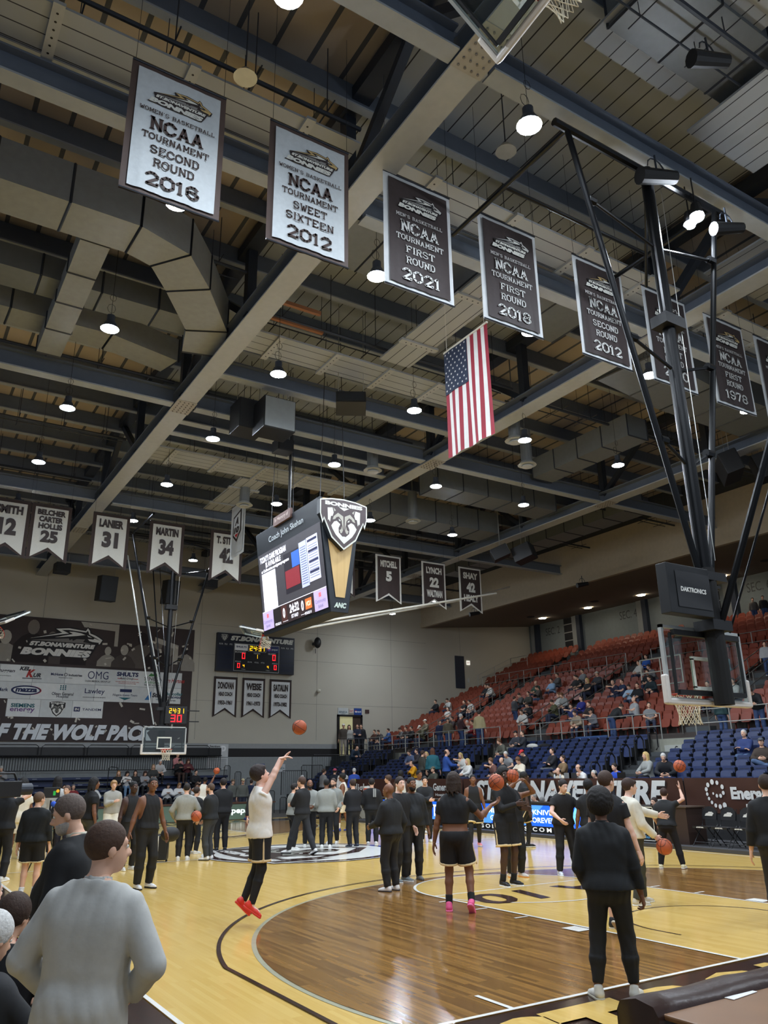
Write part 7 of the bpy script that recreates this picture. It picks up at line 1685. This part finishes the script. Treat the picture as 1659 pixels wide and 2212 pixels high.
# ================================================================ brown banner wall and tables
BF = Fr((10.3, 20, 0), (0, -1, 0), (0, 0, 1)); brn = mat((72, 44, 34), .45, var=.08, scale=3, bump=.2, name='brown_vinyl')
def vinyl(y0, y1, name, label, items=None):
    o = empty(name, label, 'banner', (10.3, (y0 + y1) / 2, 0)); n = max(4, int((y1 - y0) / .25)); b = MB(); vs = []; fs = []
    for j in range(7):
        for i in range(n + 1):
            y = -(y1 - y0) / 2 + (y1 - y0) * i / n; z = .78 + .95 * j / 6; vs.append((.012 * math.sin(y * 3 + z * 4) + .008 * math.sin(y * 7 - z * 9), y, z - .0))
    for j in range(6):
        for i in range(n): a = j * (n + 1) + i; fs.append((a, a + n + 1, a + n + 2, a + 1))
    b.add(vs, fs, brn); b.build('vinyl_sheet', None, o, True)
    return o
def lf(o, y): return Fr((-.025, y, 0), (0, -1, 0), (0, 0, 1))
white = mat((226, 226, 222), .5); greyw = mat((150, 150, 148), .5)
o = vinyl(2.5, 9.9, 'rail_banner', 'brown vinyl banner reading Energy with a dotted e at the right'); b = MB(); f = lf(o, 9.05 - 6.2)
for i, (x, y, r) in enumerate(((.28, .33, .06), (.12, .35, .075), (-.03, .27, .065), (-.1, .15, .06), (-.09, .02, .05), (-.05, -.1, .048), (.03, -.2, .05), (.14, -.28, .056), (.28, -.31, .066), (.43, -.27, .08), (.43, .22, .065), (.44, .06, .055), (.34, -.02, .055), (.22, -.02, .05), (.11, .04, .036))): b.disc(f, x, 1.27 + y, r * .8, .01, white, 16, r)
b.text(f, 'Energy', 1.25, 1.28, 1.15, .42, .01, white, 0, .05); b.text(f, 'Electric Heat', 1.6, .98, 1.0, .14, .01, white, 0, .03); b.build('lettering', None, o)
o = vinyl(9.95, 20.6, 'rail_banner', 'brown vinyl banner with large white ST. BONAVENTURE lettering'); b = MB(); f = lf(o, 0)
b.text(f, 'ST. BONAVENTURE', .15, 1.28, 9.1, .72, .008, mat((40, 26, 22)), .22, .06); b.text(f, 'ST. BONAVENTURE', .1, 1.31, 9.1, .72, .018, white, .22, .045); b.build('lettering', None, o)
o = vinyl(20.65, 25.0, 'rail_banner', 'brown vinyl banner with a white ring logo and General lettering'); b = MB(); f = lf(o, 2.3 - .3); b.ring(f, .8, 1.27, .34, .4, z=.01, mt=white, n=30); b.text(f, 'm', .8, 1.27, .35, .3, .01, white, 0, .03); f = lf(o, .3); b.text(f, 'General', 1.0, 1.4, 1.1, .3, .01, white, 0, .03); b.text(f, 'Hospital', 1.0, 1.08, .8, .14, .01, white); b.build('lettering', None, o)
o = vinyl(25.05, 31.6, 'rail_banner', 'brown vinyl banner reading Benlight at the far end'); b = MB(); f = lf(o, .9); b.text(f, 'newlight', 0, 1.27, 2.6, .5, .01, white, 0, .02); b.disc(f, -.1, 1.6, .1, .012, mat((200, 206, 110)), 12, .16); b.build('lettering', None, o)
b = MB(); b.box((10.3, 2.4, 0), (10.72, 33.5, .78)); b.box((10.36, 2.4, .78), (10.42, 33.5, 1.66)); tag(b.build('platform_front', mat((34, 34, 36), .7)), 'black platform front carrying the brown banners', 'platform')
b = MB(); b.box((7.95, 2, .004), (10.3, 26, .09)); tag(b.build('team_platform', mat((62, 62, 64), .7)), 'low grey platform under the folding chairs and LED board', 'platform')
# broadcast table on the stand side
o = empty('broadcast_table', 'long dark table behind the brown banner', 'table', (10.6, 14, .9)); b = MB(); b.box((-.18, -6, .72), (.28, 6, .76)); b.build('table_top', mat((52, 40, 36), .5), o); b = MB()
for y in (-5.8, -2, 2, 5.8): b.bar((.05, y, 0), (.05, y, .72), .025)
b.build('leg', K['dsteel'], o)
def laptop(x, y, z, lb, rz=0, c=(40, 42, 46)):
    o = empty('laptop', lb, 'laptop', (x, y, z), rz); b = MB(); b.box((-.12, -.17, 0), (.12, .17, .02)); b.build('keyboard_base', mat(c, .4), o); b = MB(); b.box((-.14, -.17, .02), (-.125, .17, .25)); b.build('lid', mat(c, .4), o)
for px, lb, c in ((1232, 'pale laptop in front of the cream-shirted commentator', (130, 132, 134)), (1243, 'dark laptop between the two commentators', (50, 52, 56)), (1348, 'black laptop in front of the blue polo shirt', (22, 22, 24))):
    p = at(px, 1672, 'X', 10.5); laptop(10.5, p.y, 1.66, lb, 0, c)
for px, lb in ((1198, 'leftmost clear water bottle on the broadcast table'), (1210, 'second clear water bottle on the broadcast table'), (1240, 'clear water bottle by the dark laptop')):
    p = at(px, 1675, 'X', 10.45); b = MB(); b.bar((10.45, p.y, 1.66), (10.45, p.y, 1.82), .032, 10); b.bar((10.45, p.y, 1.82), (10.45, p.y, 1.87), .03, 10, None, .014); tag(b.build('water_bottle', mat((200, 208, 214), .2)), lb, 'bottle')
# ---- LED board on the scorer table
led = empty('scorer_table_board', 'long lit blue LED board along the far sideline', 'LED board', (8.35, 16, 0))
b = MB(); b.box((.02, -6.3, .09), (.5, 9.0, .95)); b.box((-.02, -6.35, .95), (.6, 9.1, 1.02)); b.build('case', mat((36, 32, 32), .5), led)
LF = Fr((0, 0, 0), (0, -1, 0), (0, 0, 1)); b = MB(); blu = mat((20, 92, 235), .4, em=1.0, var=0); blu2 = mat((70, 140, 245), .4, em=1.0, var=0)
b.rect(LF, -9, .3, 6.3, .93, .0, blu); b.rect(LF, -9, .1, 6.3, .3, .0, K['black'])
for x in (-8, -6.5, -4.2, -1.2, .6): b.poly(LF, [(x, .3), (x + .9, .93), (x + 1.5, .93), (x + .6, .3)], .004, blu2)
for x in (3.35, -5.2): b.poly(LF, [(x - .28, .62), (x - .08, .34), (x + .06, .34), (x - .14, .62), (x + .06, .9), (x - .08, .9)], .006, mat((150, 220, 250), em=1.0)); b.poly(LF, [(x - .02, .62), (x + .16, .34), (x + .24, .34), (x + .24, .9), (x + .16, .9)], .006, mat((110, 190, 250), em=1.0))
b.build('screen', None, led); b = MB(); lw = mat((225, 240, 255), em=1.1)
for s, x, y, w_, h_ in (("AMERICA'S FINE KNIVES", .85, .72, 3.6, .16), ('GUARANTEED FOREVER', 1.0, .48, 3.2, .16), ('CUTCO', 4.75, .62, 2.1, .42), ('CUTCO', -3.9, .62, 2.1, .42), ('CUTLERY', -6.9, .62, 1.6, .3)): b.text(LF, s, x, y, w_, h_, .008, lw, 0, .02)
b.text(LF, 'G O B O N N I E S . C O M', .6, .2, 3.6, .13, .008, mat((230, 230, 226), em=.5), 0, .03); b.build('lettering', None, led)
o = empty('poster_stand', 'black poster with white frame and loetic lettering at the end of the LED board', 'poster', (8.3, 10.35, 0)); b = MB(); b.box((0, -.85, .1), (.06, .8, 1.02)); b.build('board', K['black'], o)
f = Fr((-.004, 0, 0), (0, -1, 0), (0, 0, 1)); b = MB()
for x0, y0_, x1, y1_ in ((-.8, .12, -.78, 1.0), (.83, .12, .85, 1.0), (-.8, .98, .85, 1.0), (-.8, .12, .85, .14)): b.rect(f, x0, y0_, x1, y1_, .0, K['white'])
b.text(f, 'loetic', .25, .4, .95, .22, .002, K['white'], 0, .02); b.text(f, 'butler', .5, .22, .4, .08, .002, mat((90, 160, 210))); b.ring(f, .4, .72, .08, .12, z=.002, mt=mat((60, 130, 200)), n=6); b.build('lettering', None, o)
o = empty('scorer_table', 'brown covered scorer table right of the black poster', 'table', (8.6, 8.9, 0)); b = MB(); b.box((-.25, -.45, .09), (.5, .6, 1.0)); b.build('table_cover', mat((52, 36, 30), .6), o); b = MB(); b.box((-.28, -.5, 1.0), (.55, .65, 1.03)); b.build('table_top', mat((80, 66, 56), .5), o)
# far baseline board
o = empty('baseline_board', 'grey-green LED board reading pepsi along the far baseline', 'LED board', (2, 30.9, 0)); f = Fr((0, -.01, 0), (1, 0, 0), (0, 0, 1)); b = MB(); b.box((-8, 0, 0), (4.6, .45, .72), mat((60, 64, 60), .5)); b.box((-8.1, -.05, .72), (4.7, .7, .78), mat((86, 56, 40), .5)); b.build('case', None, o)
b = MB(); b.rect(f, -1, .04, 3.9, .7, .0, mat((84, 104, 90), em=.35)); b.rect(f, -8, .04, -1, .7, .0, mat((84, 104, 90), em=.35)); b.disc(f, 2.15, .42, .17, .004, mat((220, 230, 225), em=.8), 20); b.text(f, 'pepsi', 2.95, .38, .95, .32, .004, mat((230, 240, 235), em=.9), 0, .03); b.build('screen', None, o)
# red and blue mats by the pepsi board
for x, c, lb, z in ((5.3, (170, 34, 50), 'red folded pad on top of the blue pad by the pepsi board', .12), (5.35, (36, 50, 130), 'blue pad lying by the pepsi board', 0)):
    b = MB(); b.box((x - .45 + z, 29.9, z), (x + .35 - z * .5, 30.4, z + (.12 if z == 0 else .28))); tag(b.build('floor_pad', mat(c, .5), bevel=.03), lb, 'pad')
# ---- folding chairs
def folding_chair(logo=True):
    o = empty('folding_chair', None, 'chair'); bk = K['black']; pd = mat((34, 35, 38), .35)
    b = MB(); b.box((-.21, -.22, .43), (.2, .22, .47)); b.build('seat', pd, o, bevel=.015)
    f = Fr((.24, 0, .76), (0, -1, 0), V((.16, 0, 1))); pts = [(-.21, -.14), (.21, -.14), (.22, .0)] + [(.22 * math.cos(t), .0 + .19 * math.sin(t)) for t in np.linspace(.1, 3.04, 9)] + [(-.22, 0)]
    b = MB(); b.prism(f, pts, -.02, .02); bo = b.build('backrest', pd, o)
    b = MB(); wolf_logo(b, f, 0, .0, .27, .022, mat((200, 200, 196)), mat((226, 226, 222)), mat((226, 226, 222)), mat((200, 200, 196)), .002); b.build('printed_logo', None, bo)
    for s in (-1, 1):
        b = MB(); b.tube([(-.28, s * .23, .0), (.2, s * .23, .5), (.28, s * .22, .9)], .013, 6); b.build('leg', bk, o)
        b = MB(); b.bar((.26, s * .2, 0), (-.18, s * .2, .44), .013, 6); b.build('leg', bk, o)
    b = MB(); b.bar((-.2, -.23, .09), (-.2, .23, .09), .012, 6); b.bar((.19, -.2, .09), (.19, .2, .09), .012, 6); b.build('stretcher', bk, o)
    b = MB(); b.box((-.225, -.23, .425), (-.21, .23, .475), bk); b.text(Fr((-.226, 0, .45), (0, -1, 0), (0, 0, 1)), '#UNFURL', 0, 0, .22, .032, .002, K['white'], .2, .05); b.build('front_edge', None, o)
    return o
fc = folding_chair(); ys = [8.05 - .56 * i for i in range(12)]
for i, y in enumerate(ys):
    o = fc if i == 0 else copy_tree(fc); o.location = (8.55, y, .09); tag(o, 'black folding chair with white logo, %s in the row from the scorer table' % ORD[i], 'chair', 'black folding chairs on the far sideline')
for i, y in enumerate([22 + .6 * k for k in range(6)]):
    o = copy_tree(fc); o.location = (8.6, y + 4.4, .004); o['label'] = 'black folding chair behind the huddle, %s beyond the LED board' % ORD[i]; o['group'] = 'folding chairs beyond the LED board'
b = MB(); b.bar((8.3, 6.35, .565), (8.3, 6.35, .66), .035, 8); tag(b.build('paper_cup', mat((226, 226, 224))), 'white cup standing on a folding chair seat', 'cup')
# cooler behind the huddle
o = empty('drinks_cooler', 'orange drinks cooler with white lid behind the huddle', 'cooler', (9.4, 26.6, 0)); b = MB(); b.box((-.3, -.3, 0), (.3, .3, .75), mat((200, 202, 200))); b.build('stand', None, o); b = MB(); b.bar((0, 0, .75), (0, 0, 1.35), .2, 14, None, .23); b.build('barrel', mat((226, 90, 60), .5), o); b = MB(); b.bar((0, 0, 1.35), (0, 0, 1.43), .24, 14); b.build('lid', K['white'], o)
# ================================================================ end bleachers, fence
b = MB(); bb = mat((30, 42, 76), .5)
for k in range(5):
    y0 = 36.0 + k * .62; z = .35 + .31 * k
    b.box((-12, y0, 0), (7.2, y0 + .64, z), mat((40, 42, 46)))
    b.box((-12, y0 + .05, z + .30), (7.2, y0 + .34, z + .42), bb); b.box((-12, y0 + .3, z + .05), (7.2, y0 + .34, z + .38), bb)
    for i in range(18): b.rect(Fr((-12 + 1.05 * i, y0 + .04, z + .36), (1, 0, 0), (0, 0, 1)), .4, -.012, .62, .012, .004, mat((150, 156, 166)))
eb = o = b.build('end_bleachers'); tag(o, 'navy blue bench bleachers in front of the end wall', 'bleachers')
b = MB()
for k in range(5): b.box((-1.2, 35.95 + k * .62, .35 + .31 * k), (1.0, 36.3 + k * .62, .52 + .31 * k))
b.build('aisle_step_flight', mat((84, 86, 76), .8), eb)['label'] = 'grey green steps through the bleachers'
for x, z0, y0, lb in ((.25, 1.3, 37.4, 'upper'), (.75, .7, 36.4, 'lower')):
    b = MB(); b.tube([(x, y0, z0), (x, y0, z0 + 1.15), (x + .1, y0 - .1, z0 + 1.2), (x + .35, y0 - .4, z0 + 1.15), (x + .35, y0 - .4, z0 + .4)], .025, 6); tag(b.build('aisle_handrail', K['black']), lb + ' black handrail in the aisle of the end bleachers', 'railing')
o = empty('mezzanine_fence', 'long black bar fence with a dark curtain band above the end bleachers', 'fence', (0, 39.15, 0)); b = MB()
b.box((-12, .1, 3.05), (7.0, .14, 3.52), K['black']); b.build('curtain_band', None, o); b = MB()
for i in range(150): x = -12 + i * .127; b.bar((x, 0, 2.35), (x, 0, 3.1), .016, 4)
b.bar((-12, 0, 2.35), (7, 0, 2.35), .025, 6); b.bar((-12, 0, 3.1), (7, 0, 3.1), .025, 6); o2 = b.build('bar_row', K['black'], o); o2['kind'] = 'stuff'
b = MB()
for i in range(8): x = -12 + i * 2.3; b.tube([(x, 0, 3.1), (x, 0, 3.55), (x + .12, 0, 3.64), (x + 2.0, 0, 3.64), (x + 2.12, 0, 3.55), (x + 2.12, 0, 3.1)], .022, 5)
b.build('loop_rail', K['black'], o)
for i in range(6):
    x = 6.9 + i * .42; z = 2.35 - i * .34; b = MB(); y = 38.4 - i * .62
    b.tube([(x, y, 0), (x, y, z + .1), (x + .06, y, z + .17), (x + .3, y, z + .17), (x + .36, y, z + .1), (x + .36, y, 0)], .02, 6)
    for j in range(5): b.bar((x + .06 * (j + 1), y, z - .9), (x + .06 * (j + 1), y, z + .15), .008, 4)
    tag(b.build('guard_rail', K['black']), 'black barred guard rail at the right end of the bleachers, %s from the top' % ['first', 'second', 'third', 'fourth', 'fifth', 'sixth'][i], 'railing')
# bar fences and stairs at the entrance
def barfence(x0, x1, y, z0, z1, lb, n):
    o = empty('stair_fence', lb, 'fence', (x0, y, 0)); b = MB(); w_ = x1 - x0; b.tube([(0, 0, z0), (0, 0, z1 - .08), (.08, 0, z1), (w_ - .08, 0, z1), (w_, 0, z1 - .08), (w_, 0, z0)], .025, 6); b.build('frame_tube', K['black'], o); b = MB()
    for i in range(n): x = w_ * (i + 1) / (n + 1); b.bar((x, 0, z0), (x, 0, z1), .011, 4)
    b.build('bar_row', K['black'], o)['kind'] = 'stuff'
barfence(9.6, 11.2, 36.5, .9, 2.2, 'black barred stair fence, lowest of three left of the entrance', 12)
barfence(11.2, 12.6, 37.2, 1.2, 2.5, 'black barred stair fence, middle one left of the entrance', 12)
barfence(12.4, 15.4, 38.2, 1.6, 3.1, 'black barred stair fence, highest one right below the entrance', 24)
b = MB()
for k in range(9): b.box((11.6 + k * .38, 37.9, 0), (15.1, 39.3, .35 * (k + 1) if k < 8 else 3.05))
b.box((14.4, 37.6, 0), (17.0, YW, 3.05)); tag(b.build('entrance_stairs', concd), 'dark stairs and landing under the entrance', 'stairs')
railing('dark tube railing on the landing by the entrance', [(14.6, 37.7, 3.05), (16.9, 37.7, 3.05)], 1.0, 3, .7, mt=K['dsteel'])
# ================================================================ near things
balls = []
def ball(p, lb, rot=(0, 0, 0)):
    r = .121; o = empty('basketball', lb, 'ball', p); o.rotation_euler = rot
    b = MB(); b.ball((0, 0, 0), r, None, 28, 18); b.build('leather_cover', K['orange'], o, True)
    b = MB()
    for ax in range(2): b.tube([V((r * math.cos(t), r * math.sin(t), 0)) * 1.001 if ax else V((r * math.cos(t), 0, r * math.sin(t))) * 1.001 for t in np.linspace(0, 2 * math.pi, 33)[:-1]], .0034, 5, None, True)
    for s in (-1, 1): b.tube([(s * (.062 + .05 * math.cos(t) ** 2), math.sqrt(max(0, 1 - (.062 + .05 * math.cos(t) ** 2) ** 2 / r / r)) * r * math.cos(t), math.sqrt(max(0, 1 - (.062 + .05 * math.cos(t) ** 2) ** 2 / r / r)) * r * math.sin(t)) for t in np.linspace(0, 2 * math.pi, 33)[:-1]], .0034, 5, None, True)
    b.build('seam', K['black'], o)
def at_depth(px, py, dist):
    d = FWD + RGT * ((px - 829.5) / FPX) - UPV * ((py - 1106) / FPX); return CAM + d * dist
ball(at_depth(647, 1571, 13.0), 'orange basketball in the air above the shooter', (.3, .5, 0))
ball(at_depth(1072, 1690, 11.9), 'orange basketball balanced on the hand of the player with dreadlocks', (.9, .2, .4))
ball(at_depth(1435, 1829, 12.1), 'orange basketball bouncing beside the dribbling person', (.2, 1.1, .4))
ball(at_depth(1468, 1655, 15.8), 'orange basketball in the air in front of the blue seats', (.5, .3, .9))
ball(at_depth(1107, 1676, 14.8), 'orange basketball held up behind the head-wrap player', (.2, .3, .9))
ball(at_depth(424, 1763, 17.9), 'orange basketball held low beside the grey pullover', (.2, .9, .2))
ball(at_depth(468, 1665, 30.0), 'orange basketball held high by the far reaching player', (.2, .3, .1))
# press table at the lower right
o = empty('press_table', 'wooden press table with a padded brown leather edge at the lower right', 'table', (-5, -3.2, 0))
wood = mat((124, 88, 56), .45, var=.12, scale=3, name='press_table_wood'); lea = mat((52, 34, 28), .36, bump=.25, scale=26, name='brown_leather')
b = MB(); b.box((-1.27, -1.0, .68), (3.2, .5, .71)); b.build('table_top', wood, o, bevel=.01)
b = MB()
n_ = 24; vs = []; fs = []
for i in range(n_ + 1):
    x = -1.32 + 4.6 * i / n_; wv = .006 * math.sin(i * 1.7) + .004 * math.sin(i * 3.1)
    for y, z in ((.76, .15), (.775, .4), (.77, .68 + wv), (.74, .735 + wv), (.62, .765 + wv), (.50, .745 + wv), (.47, .70), (.47, .15)): vs.append((x, y, z))
for i in range(n_):
    for j in range(7): a = i * 8 + j; fs.append((a, a + 1, a + 9, a + 8))
fs.append(tuple(range(8))); fs.append(tuple(range(n_ * 8, n_ * 8 + 8))[::-1])
b.add(vs, fs, lea); b.build('front_padding', None, o, True)
p_ = at(1482, 2163, 'Z', .71); b = MB(); b.bar((p_.x + 5, p_.y + 3.2, .711), (p_.x + 5, p_.y + 3.2, .714), .045, 20); b.build('cable_hole', K['black'], o)
for x in (-1.3, .8, 2.8):
    b = MB(); b.bar((x, -.4, 0), (x, -.4, .66), .03); b.build('leg', K['black'], o)
def paper(x, y, w_, h_, rz, lb, z=.702, ink=True):
    q = empty('paper_sheet', lb, 'paper', (x, y, z), rz); b = MB(); b.box((-w_ / 2, -h_ / 2, 0), (w_ / 2, h_ / 2, .003)); b.build('sheet', mat((222, 222, 220), .6), q)
    if ink: b = MB(); shield(b, Fr((0, 0, .0035), (1, 0, 0), (0, 1, 0)), 0, 0, min(w_, h_) * .55, 0, mat((70, 60, 60)), mat((222, 222, 220)), mat((150, 146, 140)), .0006, False); b.build('printed_logo', None, q)
for px, py, w_, h_, r, lb, ink in ((1577, 2145, .27, .2, .1, 'large white sheet of paper on the press table', False), (1512, 2160, .1, .07, .1, 'small printed card left of the large sheet on the press table', True), (1635, 2128, .1, .07, .1, 'small printed card at the right end of the press table', True)):
    p = at(px, py, 'Z', .71); paper(p.x, p.y, w_, h_, r, lb, .712, ink)
# tripod with camera monitor at left, video camera, suitcase, microphone
p = at(92, 1888, 'Z', 0); o = empty('camera_tripod', 'black tripod carrying a monitor with green and yellow stickers', 'tripod', (p.x, p.y, 0)); b = MB(); b.bar((0, 0, .5), (0, 0, 1.52), .02); b.build('column', K['black'], o)
for a in (.3, 2.4, 4.5): b = MB(); b.bar((0, 0, .9), (.4 * math.cos(a), .4 * math.sin(a), 0), .014); b.build('leg', K['black'], o)
hd_ = facing(p, 0); q = at_depth(112, 1712, (p - CAM).dot(FWD)); o = empty('camera_monitor', 'black camera monitor with a green and a yellow sticker', 'monitor', q, hd_); b = MB(); b.box((-.17, -.05, -.11), (.17, .05, .11)); b.build('housing', mat((30, 32, 34), .5), o, bevel=.01)
f = Fr((0, -.052, 0), (1, 0, 0), (0, 0, 1)); b = MB(); b.rect(f, .03, -.06, .08, .03, .0, mat((40, 170, 70), em=.3)); b.disc(f, .12, .03, .035, .0, mat((240, 180, 40), em=.3), 12); b.build('sticker', None, o)
q = at_depth(6, 1706, 9.5); o = empty('video_camera', 'dark video camera held up at the left edge', 'camera', q, facing(q, 60)); b = MB(); b.box((-.08, -.2, -.09), (.08, .2, .1)); b.build('body', K['black'], o, bevel=.01); b = MB(); b.bar((0, .2, 0), (0, .36, 0), .07, 14); b.build('lens', K['dsteel'], o); b = MB(); b.tube([(0, -.15, .1), (0, -.1, .19), (0, .12, .19), (0, .17, .1)], .015); b.build('handle', K['black'], o)
q = at_depth(115, 1742, 14.2); o = empty('microphone', 'blue topped microphone held by the suited person', 'microphone', q); b = MB(); b.bar((0, 0, -.16), (0, 0, 0), .016, 8); b.build('handle', K['black'], o); b = MB(); b.ball((0, 0, .04), .05, mat((40, 90, 210)), 12, 8); b.build('foam_head', None, o)
p = at(343, 1862, 'Z', 0); o = empty('wheeled_case', 'black wheeled suitcase standing beside the tall player', 'suitcase', (p.x, p.y, 0), facing(p, 10)); b = MB(); b.box((-.2, -.15, .05), (.2, .15, .62)); b.build('shell', mat((26, 27, 30), .4), o, bevel=.03); b = MB(); b.box((-.03, -.16, .1), (-.01, -.145, .6)); b.build('white_strip', K['white'], o); b = MB(); b.tube([(-.1, .1, .6), (-.1, .1, .95), (.1, .1, .95), (.1, .1, .6)], .01); b.build('pull_handle', K['dsteel'], o)
for sx in (-1, 1): b = MB(); b.bar((sx * .16, 0, .03), (sx * .2, 0, .03), .035, 10); b.build('wheel', K['black'], o)
p = at(368, 1800, 'Z', .8); b = MB(); b.ball((p.x, p.y, .78), .2, mat((22, 22, 24)), 12, 8, (1.1, .8, .8)); b.v = [v for v in b.v]; tag(b.build('carry_bag', smooth=True), 'black soft bag on top of the wheeled suitcase', 'bag')
# chairs under the three near spectators and a low wall of coats
for pr, lb in ((fr1, 'the white-haired'), (fr2, 'the dark-haired'), (fr3, 'the grey-haired')):
    o = empty('courtside_chair', 'dark courtside chair under %s seated person' % lb, 'chair', (pr.location.x, pr.location.y, 0), pr.rotation_euler.z); b = MB(); b.box((-.23, -.2, .36), (.23, .25, .40)); b.build('seat', K['black'], o); b = MB(); b.box((-.22, -.27, .5), (.22, -.22, .85)); b.build('backrest', K['black'], o)
    for sx in (-1, 1):
        for y in (-.18, .22): b = MB(); b.bar((sx * .2, y, 0), (sx * .2, y, .37), .013); b.build('leg', K['black'], o)
for i, (px, py) in enumerate(((1008, 0), (0, 0))): pass
# black bags and coats left on the seats
for px, py, kd, c, lb in ((1150, 1612, 'b', (210, 208, 200), 'white jacket thrown over blue seats'), (1176, 1612, 'b', (22, 22, 26), 'black coat on the upper blue seats')):
    x, z = BLUE[5]; p = at(px, py, 'X', x + .3); b = MB(); b.ball((p.x, p.y, p.z), .3, mat(c, .8), 12, 8, (.5, 1.2, .4)); tag(b.build('jacket', smooth=True), lb, 'jacket')
